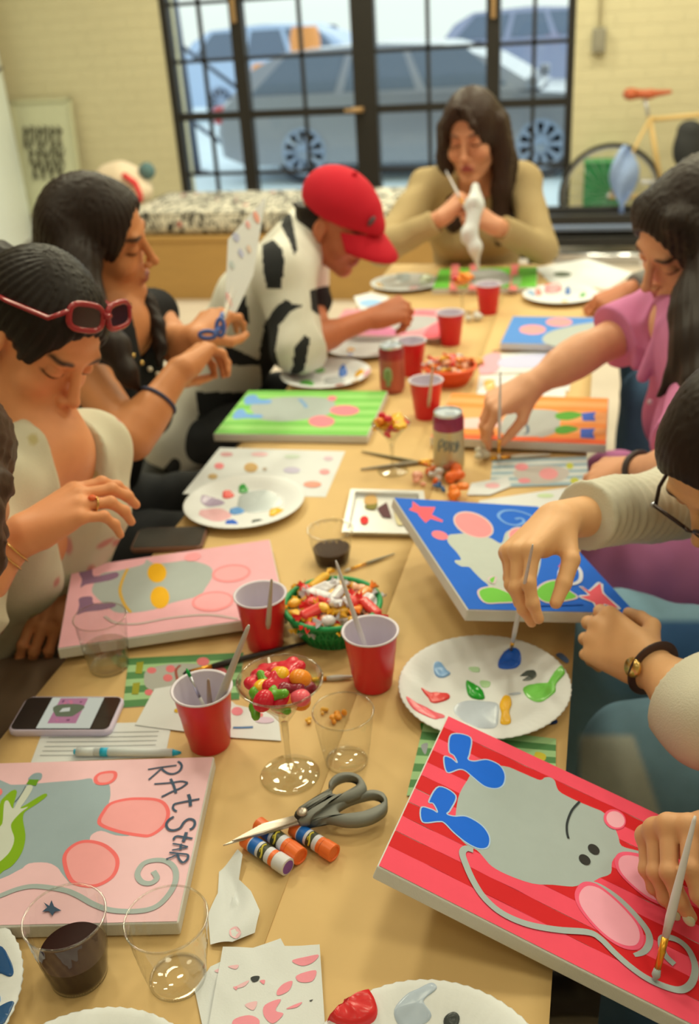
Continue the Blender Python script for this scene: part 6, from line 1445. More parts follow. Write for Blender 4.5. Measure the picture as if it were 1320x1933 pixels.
tumbler('empty clear fluted cup behind the scissors', 655, 1437, h=.078, r0=.026, r1=.0365)
tumbler('clear cup with a little dark wine behind the green candy basket', 628, 1060, h=.062, r0=.0275, r1=.0375, liquid=wine, lvl=.42)
water = clear_mat('water', (.90, .92, .90), .0, 2.3)
tumbler('clear cup of water overlapping the pink canvas on the left', 207, 1258, h=.086, r0=.028, r1=.0365, liquid=water, lvl=.42)
glassm = clear_mat('martini_glass', (.955, .96, .94), .01, 1.75)
def martini(label, px, py, h=.143, R=.0505, rf=.036):
    b = at(px, py); t = thing('martini_glass', label, 'glass', b, 0, None); hb = h*.58
    MB().shell([(.0045, hb-.004), (.006, hb), (R*.35, hb+(h-hb)*.32), (R*.75, hb+(h-hb)*.74), (R, h), (R-.001, h+.0008), (R-.0018, h)], n=64).shell([(.0005, hb+.004), (R*.33, hb+(h-hb)*.34), (R-.0018, h)], n=64).build('bowl', glassm, t, True)
    MB().tube([(R*math.cos(a)*.99, R*math.sin(a)*.99, h) for a in np.linspace(0, 2*math.pi, 64, endpoint=False)], .0014, 8, closed=True).build('rim', clear_mat('clear_plastic_edge'), t, True)
    MB().lathe([(.0042, .010), (.0036, .02), (.0034, hb*.6), (.0045, hb-.003)], n=20).build('stem', clear_mat('clear_plastic_edge'), t, True)
    MB().shell([(.004, .011), (.008, .006), (.02, .0035), (rf, .0022), (rf+.0006, .0012), (rf-.001, 0), (.02, .001), (.0005, .002)], n=56).build('foot', glassm, t, True)
    return t, np.array(b), hb
def jelly(name, rgb):
    m = mat(name, rgb, .25, var=.06, vscale=80, spec=.5, sss=.25); return m
GUM = {'red': (206, 28, 46), 'dark red': (138, 22, 40), 'orange': (244, 138, 32), 'green': (98, 160, 36), 'yellow': (240, 176, 30), 'pink': (232, 92, 96)}
def gummy_proto(shape, colr):
    S = Sdf()
    if shape == 'flower':
        S.ell((0, 0, .005), (.008, .008, .005), k=.004)
        for k in range(5): a = k*2*math.pi/5; S.ell((.0085*math.cos(a), .0085*math.sin(a), .005), (.0062, .0062, .005), k=.003)
    elif shape == 'drop': S.ell((0, 0, .006), (.009, .008, .006), k=.004); S.ell((.003, 0, .008), (.006, .006, .005), k=.004)
    elif shape == 'worm': S.chain([(-.013, -.003, .004), (-.005, .004, .004), (.004, -.003, .004), (.013, .003, .004)], [.0036, .0044, .0044, .0036], .003)
    elif shape == 'ring':
        for k in range(10): a = k*.628; S.cone((.008*math.cos(a), .008*math.sin(a), .004), (.008*math.cos(a+.63), .008*math.sin(a+.63), .004), .0042, k=.001)
    else: S.cone((-.007, 0, .005), (.007, 0, .005), .005, k=.003); S.ell((0, 0, .006), (.006, .006, .005), k=.003)
    return S
def pile(prefix, cat, glass_pos, z0, r_in, specs, group, labelf, layer_h=.0085, seed=1, scale=1.0, cone=None):
    """individual sweets: each spec = (shape, colour, count)"""
    rr = random.Random(seed); items = []
    for shape, colr, n in specs: items += [(shape, colr)]*n
    rr.shuffle(items); protos = {}
    nper = None; k = 0; placed = []
    for shape, colr in items:
        for tries in range(60):
            f = len(placed)/max(1, len(items)); z = z0+layer_h*(f*3.0)
            r = (r_in*(.55+.45*min(1, f*1.6)))*math.sqrt(rr.random()); a = rr.uniform(0, 6.283); q = np.array([r*math.cos(a), r*math.sin(a), z+layer_h*.8*(1-(r/r_in)**2)])
            if all(np.linalg.norm(q-o) > .0105*scale for o in placed) or tries == 59: break
        placed.append(q); key = (shape, colr)
        loc = np.asarray(glass_pos)+q; rot = (rr.uniform(-.5, .5), rr.uniform(-.5, .5), rr.uniform(0, 6.28))
        if key not in protos:
            o = gummy_proto(shape, colr).mesh(prefix, jelly(colr.replace(' ', '_')+'_jelly', GUM[colr]), .0016); protos[key] = o; tag(o, labelf(colr, shape), cat, group+', '+colr+' '+shape); o.location = tuple(loc); o.rotation_euler = rot; o.scale = (scale,)*3
        else:
            c = copy_thing(protos[key], None, loc, rot)
t, b, hb = martini('tall martini glass full of mixed gummy sweets, in front of the green candy basket', 548, 1463)
NM = {'flower': 'flower gummy', 'drop': 'round gummy', 'worm': 'worm gummy', 'ring': 'ring gummy', 'bar': 'soft gummy'}
pile('gummy_sweet', 'sweet', b, .106, .034, [('flower', 'red', 7), ('drop', 'red', 4), ('worm', 'dark red', 4), ('drop', 'orange', 6), ('worm', 'green', 4), ('drop', 'green', 2), ('drop', 'pink', 3), ('drop', 'yellow', 2)], 'gummies in the near martini glass', lambda c, s: c+' '+NM[s]+' in the tall martini glass nearest the camera', seed=4, scale=1.45)
t, b, hb = martini('small martini glass of red and yellow gummies beside the green striped canvas', 742, 890, .105, .038, .030)
pile('gummy_sweet', 'sweet', b, .082, .030, [('flower', 'yellow', 6), ('worm', 'yellow', 4), ('drop', 'red', 6), ('worm', 'red', 3), ('drop', 'orange', 5)], 'gummies in the small martini glass', lambda c, s: c+' '+NM[s]+' in the small martini glass beside the green canvas', seed=9)
t, b, hb = martini('far martini glass of orange gummies left of the farthest red cup', 873, 592, .10, .034, .028)
pile('gummy_sweet', 'sweet', b, .082, .027, [('flower', 'orange', 8), ('drop', 'orange', 8), ('drop', 'red', 2)], 'gummies in the far martini glass', lambda c, s: c+' '+NM[s]+' in the far martini glass by the farthest red cup', seed=2)
def can(label, px, py, body, band, h=.118, r=.0305, marks=None):
    b = at(px, py); t = thing('soda_can', label, 'can', b, 0, 'soda cans'); al = mat('aluminium', (200, 204, 190), .3, .7)
    MB().lathe([(r*.55, .004), (r*.78, 0), (r*.98, .010), (r, .014), (r, h*.72)], n=40).build('can_wall', body, t, True, angle=40)
    MB().shell([(r, h*.72), (r+.0001, h*.86), (r*.97, h*.90), (r*.90, h*.94)], n=40).build('shoulder', band, t, True, angle=40)
    MB().lathe([(r*.90, h*.94), (r*.91, h*.965), (r*.91, h*.985), (r*.89, h*.99), (r*.86, h*.985), (r*.82, h*.955), (0, h*.955)], n=40).build('lid', al, t, True, angle=40)
    mb = MB(); mb.rbox((.004, 0, h*.962), (.020, .012, .0016), .0055); mb.build('pull_tab', al, t)
    return t, np.array(b), h, r
def can_script(t, b, h, r, strokes, m, wdt, z0, name='lettering'):
    """lettering wrapped round the can: u is the angle in degrees from the side facing the camera, v the height"""
    a0 = math.atan2(CAM[1]-b[1], CAM[0]-b[0]); mb = MB()
    for st in strokes:
        P = [np.array([(r+.0004)*math.cos(a0+math.radians(u)), (r+.0004)*math.sin(a0+math.radians(u)), v]) for u, v in st]; P = catmull(P, False, 4)
        for i, p in enumerate(P): q = p[:2]/np.linalg.norm(p[:2])*(r+.0004); P[i] = np.array([q[0], q[1], p[2]])
        mb.tube(P, wdt, 6, flat=1)
    mb.build(name, m, t, True)
t, b, h, r = can('cream soda can with a dark pink shoulder and dark scribbled lettering, near table centre', 848, 888, mat('cream_can_print', (196, 182, 130), .35, .35), mat('maroon_can_print', (150, 62, 84), .3, .45), .128, .0305)
dk = mat('grey_teal_ink', (122, 130, 116), .4)
can_script(t, b, h, r, [[(-40, .052), (-36, .072), (-22, .078), (-20, .066), (-34, .062)], [(-14, .054), (-12, .074), (-2, .072), (-4, .060), (-12, .058)], [(4, .052), (6, .076)], [(12, .056), (14, .070), (24, .070), (26, .054), (16, .054)], [(32, .054), (34, .074), (40, .060)]], dk, .0017, 0)
can_script(t, b, h, r, [[(-20, .020), (0, .026), (20, .021)], [(-8, .014), (8, .032), (24, .016)]], mat('rust_ink', (182, 112, 78), .4), .004, 0, 'fruit_drawing')
t, b, h, r = can('far soda can with green and red print beside the dabbed paper plate', 742, 738, mat('rust_can_print', (178, 96, 74), .35, .35), mat('dark_red_can_print', (160, 60, 58), .3, .45), .118, .0305)
can_script(t, b, h, r, [[(-30, .04), (-28, .06), (-12, .062), (-10, .04), (-26, .036)], [(-26, .028), (-10, .026)]], mat('leaf_green_ink', (140, 160, 100), .4), .006, 0, 'fruit_drawing')
# ------------------------------------------------------------------ candy baskets
def basket(label, px, py, R, h, rgb, nm):
    b = at(px, py); t = thing('candy_basket', label, 'basket', b, 0, None); m = mat(nm, rgb, .45)
    MB().tube([((R)*math.cos(a), R*math.sin(a), h) for a in np.linspace(0, 2*math.pi, 56, endpoint=False)], .0045, 10, closed=True).build('rim', m, t, True)
    mb = MB(); r0 = R*.68
    for k in range(40):
        a = 2*math.pi*k/40
        for s in (-1, 1): a2 = a+s*.16; mb.tube([(r0*math.cos(a), r0*math.sin(a), .002), ((r0+R)/2*math.cos((a+a2)/2)*1.03, (r0+R)/2*math.sin((a+a2)/2)*1.03, h*.5), (R*math.cos(a2), R*math.sin(a2), h)], .0022, 6)
    mb.shell([(r0+.001, 0), (r0+.004, .008), (r0, .008)], n=48); mb.shell([(R*.87+.001, h*.52), (R*.87+.003, h*.60), (R*.87, h*.60)], n=48); mb.shell([(r0, .001), ((r0+R)/2*1.02, h*.5), (R, h)], n=48); mb.build('woven_wall', m, t, True)
    MB().lathe([(0, .0015), (r0, .0015), (r0, .004), (0, .004)], n=40).build('bottom', m, t)
    return t, np.array(b)
def wrapped_proto(shape, m, wrap):
    S = Sdf()
    if shape == 'bar': S.cone((-.013, -.003, .005), (.013, -.003, .005), .005, k=.003); S.cone((-.013, .003, .005), (.013, .003, .005), .005, k=.003)
    else: S.ell((0, 0, .006), (.010, .008, .006))
    return S
def candies(b, z0, r_in, specs, group, where, seed, scale=1.0):
    rr = random.Random(seed); items = []
    for shape, cname, rgb, n in specs: items += [(shape, cname, rgb)]*n
    rr.shuffle(items); protos = {}; placed = []
    for shape, cname, rgb in items:
        for tries in range(80):
            f = len(placed)/len(items); r = r_in*math.sqrt(rr.random())*(.75+.25*min(1, f*2)); a = rr.uniform(0, 6.283); q = np.array([r*math.cos(a), r*math.sin(a), z0+.012*f*2.2+.010*(1-(r/r_in)**2)])
            if all(np.linalg.norm(q-o) > .0135*scale for o in placed) or tries == 79: break
        placed.append(q); loc = b+q; rot = (rr.uniform(-.45, .45), rr.uniform(-.45, .45), rr.uniform(0, 6.28)); key = (shape, cname)
        if key not in protos:
            m = mat('wrapper_'+cname.replace(' ', '_'), rgb, .22, var=.12, vscale=90, bump=.4, bscale=350, spec=.7, bdist=.001)
            o = wrapped_proto(shape, None, None).mesh('wrapped_candy', m, .002); protos[key] = o
            L_ = .018 if shape == 'bar' else .0105
            for s in (-1, 1):
                mb = MB(); n = 9; vs = [(s*L_*.8, 0, .006)]; vs += [(s*(L_+.009), .009*math.sin(t_), .006+.004*math.cos(t_*5)) for t_ in np.linspace(-1.4, 1.4, n)]
                mb.add(vs, [(0, i, i+1) for i in range(1, n)]); mb.build('wrapper_twist', m, o, False)
            tag(o, cname+(' long' if shape == 'bar' else ' round')+' wrapped candy '+where, 'candy', group+', '+cname+' '+shape); o.location = tuple(loc); o.rotation_euler = rot; o.scale = (scale,)*3
        else: copy_thing(protos[key], None, loc, rot)
t, b = basket('green plastic basket full of wrapped candies in the middle of the table', 631, 1192, .071, .050, (24, 142, 72), 'green_basket_plastic')
candies(b, .024, .062, [('bar', 'red', (222, 56, 50), 9), ('drop', 'red', (222, 60, 54), 3), ('bar', 'orange', (242, 140, 50), 7), ('drop', 'yellow', (236, 180, 50), 12), ('bar', 'yellow', (232, 186, 70), 6), ('bar', 'silver-white', (222, 206, 184), 13), ('drop', 'peach', (236, 176, 130), 8), ('drop', 'silver-white', (214, 206, 190), 6), ('bar', 'blue', (60, 116, 172), 3)], 'candies in the green basket', 'in the green basket', 6, 1.1)
t, b = basket('orange plastic basket of candies behind the near soda can', 850, 722, .062, .042, (232, 92, 40), 'orange_basket_plastic')
candies(b, .022, .052, [('bar', 'red', (222, 56, 50), 5), ('bar', 'orange', (242, 140, 50), 8), ('drop', 'yellow', (236, 180, 50), 7), ('drop', 'silver-white', (214, 206, 190), 7), ('drop', 'peach', (236, 176, 130), 6)], 'candies in the orange basket', 'in the orange basket', 8)
# ------------------------------------------------------------------ brushes, pens, scissors, glue
handle_w = mat('pearl_white_handle', (206, 196, 178), .3, spec=.5); ferrule_m = mat('brass_ferrule', (226, 160, 50), .28, .85); bristle_m = mat('pale_bristle', (200, 190, 164), .8); black_h = mat('black_handle', (40, 36, 32), .4)
def brush(label, tip, end, hm=None, tipc=None, L=None, r=.0026, fer=True, name='paint_brush', group=None):
    tip, end = np.asarray(tip, float), np.asarray(end, float); d = end-tip; n_ = nrm(d); L = np.linalg.norm(d); base = tip.copy()
    t = thing(name, label, 'paintbrush', base, 0, group)
    br = .012; fe = .030
    bm2 = paint(tipc, .4) if tipc else bristle_m
    mb = MB(); mb.tube([n_*0, n_*br*.45, n_*br], [.0007, r*1.25, r*.95], 10); mb.build('bristles', bm2, t, True)
    mb = MB(); mb.tube([n_*(br-.001), n_*(br+fe*.5), n_*(br+fe*.55), n_*(br+fe*.6), n_*(br+fe)], [r*.95, r*.98, r*1.12, r*.98, r*1.0], 12); mb.build('ferrule', ferrule_m if fer else silver, t, True)
    mb = MB(); mb.tube([n_*(br+fe), n_*(br+fe+L*.12), n_*(br+fe+L*.25), n_*(L*.97), n_*L], [r*1.0, r*1.35, r*1.25, r*.62, r*.3], 12); mb.build('handle', hm or handle_w, t, True)
    return t
def on(px, py, z=T+.004): return at(px, py, z)
g = PEOPLE['near']
rn = rot3(*RED_E)[:, 2]; tp = plane_at(1236, 1852, RED_C+rn*.002, rn); pdep = .848+PEOPLE['near'].dd; d0 = float((tp-CAM)@CF); d1 = pdep-(1690-1540)/(1852-1690)*(d0-pdep)
brush('white-handled paintbrush painting the grey tail on the red striped canvas', tp, pd(1313, 1540, d1), None, GREY, r=.0034)
tp = at(964, 1232, T+.006); brush('white-handled paintbrush dipping into blue paint on the plate', tp, pd(1006, 1028, 1.12), None, (30, 96, 186), r=.0026)
tp = at(942, 868, T+.016); brush('white-handled paintbrush held over the orange canvas', tp, pd(945, 700, 1.93), None, None, r=.0026)
brush('white-handled paintbrush held up by the woman in the olive top', pd(878, 392, 3.08), pd(842, 322, 3.14), None, None, r=.0032)
A_ = np.array(at(397, 1403)); k0 = A_+np.array([.004, -.004, .012])
brush('white brush leaning right in the near red cup', A_+np.array([-.006, .002, .009]), pd(470, 1180, 1.17), mat('grey_white_handle', (186, 178, 156), .3), None, r=.0042)
brush('thin clear-white brush with a green tip leaning left in the near red cup', pd(352, 1262, 1.245), A_+np.array([.014, -.002, .009]), mat('grey_white_handle'), (34, 150, 60), r=.0020, fer=False)
brush('short brown-handled brush upright in the near red cup', A_+np.array([.001, .006, .008]), pd(393, 1282, 1.195), mat('taupe_handle', (150, 128, 108), .4), None, r=.0030)
B_ = np.array(at(502, 1217)); brush('white brush standing in the red cup by the yellow-eyed rat', B_+np.array([.002, .002, .008]), pd(513, 1093, 1.275), mat('grey_white_handle'), None, r=.0030)
C_ = np.array(at(705, 1291)); brush('long white brush leaning over the green candy basket from its red cup', C_+np.array([.006, -.006, .010]), pd(634, 1058, 1.305), None, None, r=.0030)
D_ = np.array(at(806, 787)); brush('white brush standing in the red cup behind the near soda can', D_+np.array([.002, .002, .008]), pd(818, 690, 2.0), mat('grey_white_handle'), None, r=.0030)
brush('black-handled brush lying between the martini glass and the red cup', on(345, 1272, T+.006), on(582, 1212, T+.006), black_h, (40, 38, 34), r=.0035)
brush('grey-handled brush lying behind the green basket, pointing right', on(650, 1078), on(746, 1045), mat('grey_handle', (150, 138, 110), .4), None, r=.0022)
brush('grey brush lying behind the near martini glass', on(560, 1285), on(668, 1277), mat('grey_white_handle'), None, r=.0030)
brush('dark brush with a yellow ferrule lying left of the near soda can', on(826, 880), on(682, 852), mat('olive_handle', (128, 116, 76), .4), None, r=.0030)
brush('grey brush with a yellow ferrule lying below the dark one', on(828, 868, T+.006), on(680, 886), mat('grey_handle'), None, r=.0034)
brush('yellow-tipped brush lying by the blue-grey striped card', on(925, 866), on(1040, 858), mat('cream_handle', (204, 196, 164), .4), (226, 166, 40), r=.0036)
# marker pen
a, b = at(140, 1419, T+.007), at(342, 1421, T+.007); t = thing('marker_pen', 'white marker pen with turquoise ends lying behind the lettered canvas', 'pen', (a+b)/2); d = (b-a)/2; dn = nrm(d); tq = mat('turquoise_plastic', (40, 168, 186), .4); wp = mat('pen_white', (206, 208, 190), .4)
MB().tube([-d*.62, d*.85], .0052, 14).build('barrel', wp, t, True); MB().tube([-d*.95, -d*.62], .0056, 14).build('cap', wp, t, True); MB().tube([-d, -d*.95], .0035, 12).build('end_plug', tq, t, True); MB().tube([-d*.50, -d*.36], .0057, 14).build('label_band', tq, t, True); MB().tube([d*.85, d*.93, d], [.0045, .003, .0015], 12).build('tip', tq, t, True)
# scissors
sc_z = T+.020
def sp(px, py, z): return at(px, py, z)
Z = lambda a, b: (410+a/3.882, 1440+b/3.882)
t = thing('scissors', 'grey-handled scissors resting across three glue sticks', 'scissors', at(*Z(620, 400), T)); off = np.array(t.location)
steel = mat('brushed_steel', (186, 170, 140), .35, .75); hg = mat('grey_soft_grip', (126, 124, 106), .55); hg2 = mat('pale_grey_grip', (176, 172, 148), .55)
tipP = sp(*Z(45, 610), T+.014); bA = sp(*Z(570, 405), T+.022); bB = sp(*Z(600, 455), T+.022)
mb = MB(); mb.prism([tipP, sp(*Z(330, 480), T+.018), bA+np.array([0, 0, .0]), bB, sp(*Z(300, 540), T+.018)], (0, 0, .0018)); mb.build('blade', steel, t, off=off)
mb = MB(); mb.prism([sp(*Z(110, 578), T+.0172), sp(*Z(330, 455), T+.020), sp(*Z(560, 395), T+.024), sp(*Z(590, 430), T+.024), sp(*Z(340, 520), T+.020)], (0, 0, .0018)); mb.build('blade', steel, t, off=off)
def loop(px_pts, z, m, hole, nm):
    out = catmull([sp(*Z(*q), z) for q in px_pts], True, 4); inn = catmull([sp(*Z(*q), z) for q in hole], True, 4)
    # ring between two outlines resampled to the same count, with rounded section
    def resamp(P, n):
        P = np.array(P+[P[0]]); s = np.r_[0, np.cumsum(np.linalg.norm(np.diff(P, axis=0), axis=1))]; q = np.linspace(0, s[-1], n, endpoint=False); return np.stack([np.interp(q, s, P[:, i]) for i in range(3)], 1)
    n = 72; I_ = resamp(inn, n); ctr = I_.mean(0); O = resamp(out, n)
    # match by angle around the hole centre
    an = lambda P: np.arctan2(P[:, 1]-ctr[1], P[:, 0]-ctr[0])
    io = np.argsort(an(O)); ii = np.argsort(an(I_)); O, I_ = O[io], I_[ii]
    hh = .011; rings = []
    for f, z_ in ((0, .0), (0, .6), (.12, .95), (.35, 1.0), (.65, 1.0), (.88, .95), (1, .6), (1, 0)): rings.append(O*(1-f)+I_*f+np.array([0, 0, hh*(z_-.5)]))
    vs = [p for r_ in rings for p in r_]; k = len(rings); fs = []
    for q in range(k):
        for i in range(n): fs.append((q*n+i, q*n+(i+1) % n, ((q+1) % k)*n+(i+1) % n, ((q+1) % k)*n+i))
    mb = MB(); mb.add(vs, fs); return mb.build(nm, m, t, True, off=off)
loop([(570, 370), (650, 345), (760, 300), (830, 215), (815, 170), (870, 105), (960, 85), (1050, 110), (1095, 175), (1085, 215), (1000, 260), (860, 300), (760, 350), (690, 420), (620, 440), (575, 405)], T+.024, hg, [(840, 190), (880, 140), (960, 115), (1040, 130), (1055, 165), (1010, 195), (930, 240), (880, 250), (845, 225)], 'handle')
loop([(640, 440), (740, 370), (860, 310), (960, 270), (1050, 235), (1150, 215), (1230, 240), (1250, 290), (1235, 360), (1150, 420), (1040, 450), (930, 450), (840, 430), (740, 425), (680, 455)], T+.018, hg, [(890, 345), (960, 300), (1060, 265), (1150, 250), (1215, 265), (1225, 295), (1180, 325), (1090, 370), (980, 390), (910, 380)], 'handle')
mb = MB(); mb.lathe([(0, 0), (.006, 0), (.006, .003), (.004, .0045), (0, .0045)], sp(*Z(625, 368), T+.030), 20); mb.build('pivot_screw', steel, t, True, off=off)
# glue sticks
def glue(label, pa, pb, cap_c, end_c, orange_tail=True):
    r = .0092; a, b = at(*pa, T+r), at(*pb, T+r); d = nrm(b-a); L = np.linalg.norm(b-a); base = (a+b)/2; base[2] = T
    t = thing('glue_stick', label, 'glue stick', base, 0, 'glue sticks'); a, b = a-base, b-base
    og = mat('orange_glue_plastic', (248, 110, 42), .35, spec=.5); bl_ = mat('blue_label', (28, 100, 168), .4); wl = mat('white_label', (210, 206, 196), .4); kl = mat('dark_label', (60, 62, 44), .4)
    def seg(f0, f1, nm, m, rr=r): return MB().tube([a+d*L*f0, a+d*L*f1], rr, 20).build(nm, m, t, True, angle=40)
    body = seg(.18, .74, 'tube_body', wl)
    seg(0, .18, 'base_knob', og, r*.98)
    seg(.20, .36, 'blue_band', bl_, r*1.012); seg(.42, .56, 'dark_band', kl, r*1.012); seg(.66, .74, 'orange_band', og, r*1.012)
    capm = {'orange': og, 'white': mat('white_cap', (212, 206, 190), .4)}[cap_c]
    MB().lathe([(r*.95, 0), (r*1.1, .001), (r*1.1, L*.25), (r*.98, L*.26), (r*.85, L*.26), (r*.80, L*.24), (0, L*.24)], a+d*L*.74, 24, axis=d).build('cap', capm, t, True, angle=40)
    if end_c: MB().lathe([(0, L*.262), (r*.86, L*.262), (r*.86, L*.255)], a+d*L*.74, 24, axis=d).build('cap_end', end_c, t)
    # curved yellow lettering mark on the dark band
    up = nrm(CAM-base); up = nrm(up-d*np.dot(up, d)); sd = np.cross(d, up); ye = mat('yellow_ink', (206, 186, 60), .4); mb = MB()
    def S_(u, f): an = u; return a+d*L*f+(up*math.cos(an)+sd*math.sin(an))*(r*1.03)
    mb.tube([S_(q, .49+.03*math.sin(q*3)) for q in np.linspace(-.9, .9, 12)], .0011, 6); mb.tube([S_(-.5, .45), S_(-.2, .47), S_(.0, .45), S_(.3, .47)], .0008, 6); mb.build('lettering', ye, body, True)
    return t
pu = mat('purple_disc', (122, 74, 150), .5)
ZZ = lambda a, b: (410+a/3.882, 1440+b/3.882)
glue('glue stick with a white cap and purple end, lowest of the three', ZZ(205, 560), ZZ(520, 765), 'white', pu)
glue('orange-capped glue stick between the other two glue sticks', ZZ(305, 450), ZZ(615, 690), 'orange', None)
glue('orange-capped glue stick lying apart under the scissors handles', ZZ(560, 480), ZZ(860, 665), 'orange', None)
# ------------------------------------------------------------------ phones, tray, loose bits
def corners(pts, z): return [at(a, b, z) for a, b in pts]
def phone(label, pts, case_m, screen_m, th=.010, r=.011, camera=False):
    P = corners(pts, T+th); c = sum(P)/4; ux = nrm((P[1]-P[0])+(P[2]-P[3])); L = (np.linalg.norm(P[1]-P[0])+np.linalg.norm(P[2]-P[3]))/2; Wd = (np.linalg.norm(P[3]-P[0])+np.linalg.norm(P[2]-P[1]))/2; rz = math.atan2(ux[1], ux[0])
    t = thing('smartphone', label, 'phone', (c[0], c[1], T), rz)
    MB().rbox((0, 0, th/2), (L, Wd, th), r, zb=.0025).build('case', case_m, t, True, angle=35); MB().rbox((0, 0, th+.0004), (L-.007, Wd-.007, .0008), r-.003).build('screen', screen_m, t)
    return t, L, Wd, th
t, L, Wd, th = phone('phone in a pale lilac case showing a pink picture, left of the near red cup', [(42, 1314), (236, 1314), (208, 1380), (20, 1380)], mat('lilac_case', (206, 190, 192), .4), mat('black_glass', (38, 32, 28), .1, spec=.6))
def screen_img(name, rgb, e):
    m = bpy.data.materials.new(name); m.use_nodes = True; b = m.node_tree.nodes['Principled BSDF']; b.inputs['Base Color'].default_value = (.02, .02, .02, 1); b.inputs['Emission Color'].default_value = (lin(rgb[0]), lin(rgb[1]), lin(rgb[2]), 1); b.inputs['Emission Strength'].default_value = e; b.inputs['Roughness'].default_value = .2; return m
mb = MB(); cols = [screen_img('screen_white', (196, 200, 184), .9), screen_img('screen_mauve', (172, 112, 136), .9), screen_img('screen_green', (92, 104, 78), .9), screen_img('screen_dark_mauve', (120, 66, 96), .9), screen_img('screen_pink', (196, 110, 130), .9)]
x0, x1 = -L*.22, L*.30; hw = Wd*.5-.0045; zz = th+.0011
def q4(mb, xa, xb, ya, yb, z, m): mb.mat(m); mb.add([(xa, ya, z), (xb, ya, z), (xb, yb, z), (xa, yb, z)], [(0, 1, 2, 3)])
q4(mb, x0, x1, -hw, hw, zz, 0); q4(mb, x0+.012, x1-.022, -hw+.010, hw-.002, zz+.0002, 1); rr = random.Random(2)
for i in range(26):
    xa = rr.uniform(x0+.014, x1-.03); ya = rr.uniform(-hw+.012, hw-.010); q4(mb, xa, xa+rr.uniform(.003, .007), ya, ya+rr.uniform(.003, .007), zz+.0004, rr.choice((3, 4, 1)))
mb.mat(2); cx, cy = (x0+x1)/2-.006, .004; pts = [(cx+.020*math.cos(a)*(1+.2*math.sin(3*a)), cy+.017*math.sin(a)*(1+.2*math.cos(2*a)), zz+.0006) for a in np.linspace(0, 6.283, 20, endpoint=False)]; mb.poly(pts)
mb.mat(0); mb.poly([(cx-.010, cy-.004, zz+.0008), (cx+.004, cy-.002, zz+.0008), (cx+.002, cy+.006, zz+.0008), (cx-.008, cy+.004, zz+.0008)]); mb.build('screen_picture', cols, t)
phone('dark phone in a brown case behind the yellow-eyed rat canvas', [(262, 996), (391, 993), (384, 1030), (244, 1038)], mat('brown_case', (116, 78, 56), .5), mat('dark_screen', (58, 54, 44), .25, spec=.5))
# white tray
P = corners([(662, 922), (800, 926), (812, 1008), (645, 1004)], T+.012); c = sum(P)/4
t = thing('paint_tray', 'white rectangular plastic tray with dried paint, beside the blue canvas', 'tray', (c[0], c[1], T)); off = np.array(t.location)
wpl = mat('white_gloss_plastic', (214, 208, 184), .25, spec=.6)
cen = sum(P)/4; ins = [cen+(p-cen)*.86 for p in P]; dz = np.array([0, 0, .009])
fl_ = [p-dz for p in ins]; botm = [np.array([p[0], p[1], T+.0005]) for p in [cen+(q-cen)*.9 for q in P]]
mb = MB(); mb.add(P+ins+fl_+botm, [(0, 1, 5, 4), (1, 2, 6, 5), (2, 3, 7, 6), (3, 0, 4, 7), (4, 5, 9, 8), (5, 6, 10, 9), (6, 7, 11, 10), (7, 4, 8, 11), (8, 9, 10, 11), (0, 12, 13, 1), (1, 13, 14, 2), (2, 14, 15, 3), (3, 15, 12, 0), (15, 14, 13, 12)])
o = mb.build('tray_body', wpl, t, False, off=off)
A = Art(np.array([0, 0, T+.0045]), np.array([0, 0, 1.]), None, None); A.ell((214, 50, 46), (688, 982), 8, 8); A.poly((96, 62, 60), [(712, 960), (730, 948), (740, 978), (722, 976)], False); A.poly((128, 118, 52), [(690, 955), (712, 950), (708, 962), (692, 960)]); A.poly((204, 160, 92), [(690, 938), (708, 936), (712, 950), (690, 952)]); A.poly((200, 184, 130), [(745, 955), (765, 950), (770, 985), (750, 990)]); A.build('dried_paint', t, off)
# orange, blue and white candy wrappers in front of the soda can
wr_m = {}
def scrap(label, px, py, rgb, s, seed, z=T, cat='wrapper'):
    r = np.random.default_rng(seed); c = at(px, py, z); S = Sdf()
    for k in range(6): d = r.normal(size=3)*s*.5; d[2] = abs(d[2])*.7; S.ell(d+np.array([0, 0, s*.35]), s*r.uniform(.28, .5, 3), k=s*.2)
    S.half((0, 0, 0.0005), (0, 0, -1))
    o = S.mesh('candy_wrapper', mat('crinkled_%02x%02x%02x' % tuple(rgb), rgb, .3, var=.15, vscale=120, bump=.6, bscale=160, bdist=.003, spec=.6), s*.09, noise=wrinkle(s*.10, 2.2/s, seed)); o.location = tuple(c); return tag(o, label, cat, 'candy wrappers on the table')
scrap('crumpled orange candy wrapper in front of the near soda can, right of the blue one', 860, 912, (240, 104, 34), .026, 1); scrap('small crumpled orange wrapper touching the yellow brush ferrules', 812, 894, (242, 120, 60), .016, 2); scrap('tiny crumpled blue wrapper among the orange ones by the can', 830, 924, (44, 96, 140), .011, 3)
scrap('crumpled peach wrapper at the left of the orange wrapper group', 790, 912, (236, 164, 126), .016, 4); scrap('flattened orange wrapper at the far corner of the blue canvas', 868, 942, (240, 122, 30), .024, 5); scrap('crumpled clear-white wrapper right of the near soda can', 905, 868, (206, 196, 160), .020, 6); scrap('crumpled white wrapper at the foot of the near soda can', 828, 905, (212, 204, 182), .015, 7); scrap('orange candy seen through the clear cup behind the scissors', 642, 1358, (238, 150, 34), .010, 8, cat='candy'); scrap('small yellow candy left of the clear cup behind the scissors', 583, 1366, (236, 176, 50), .005, 9, cat='candy'); scrap('yellow wrapper tip left of the orange candy behind the scissors', 612, 1345, (236, 176, 60), .006, 10)
scrap('crumpled white tissue beside the far lone red cup', 898, 606, (212, 206, 180), .022, 11, cat='tissue'); scrap('crumpled yellow wrapper right of the orange basket', 905, 688, (226, 180, 90), .018, 12)
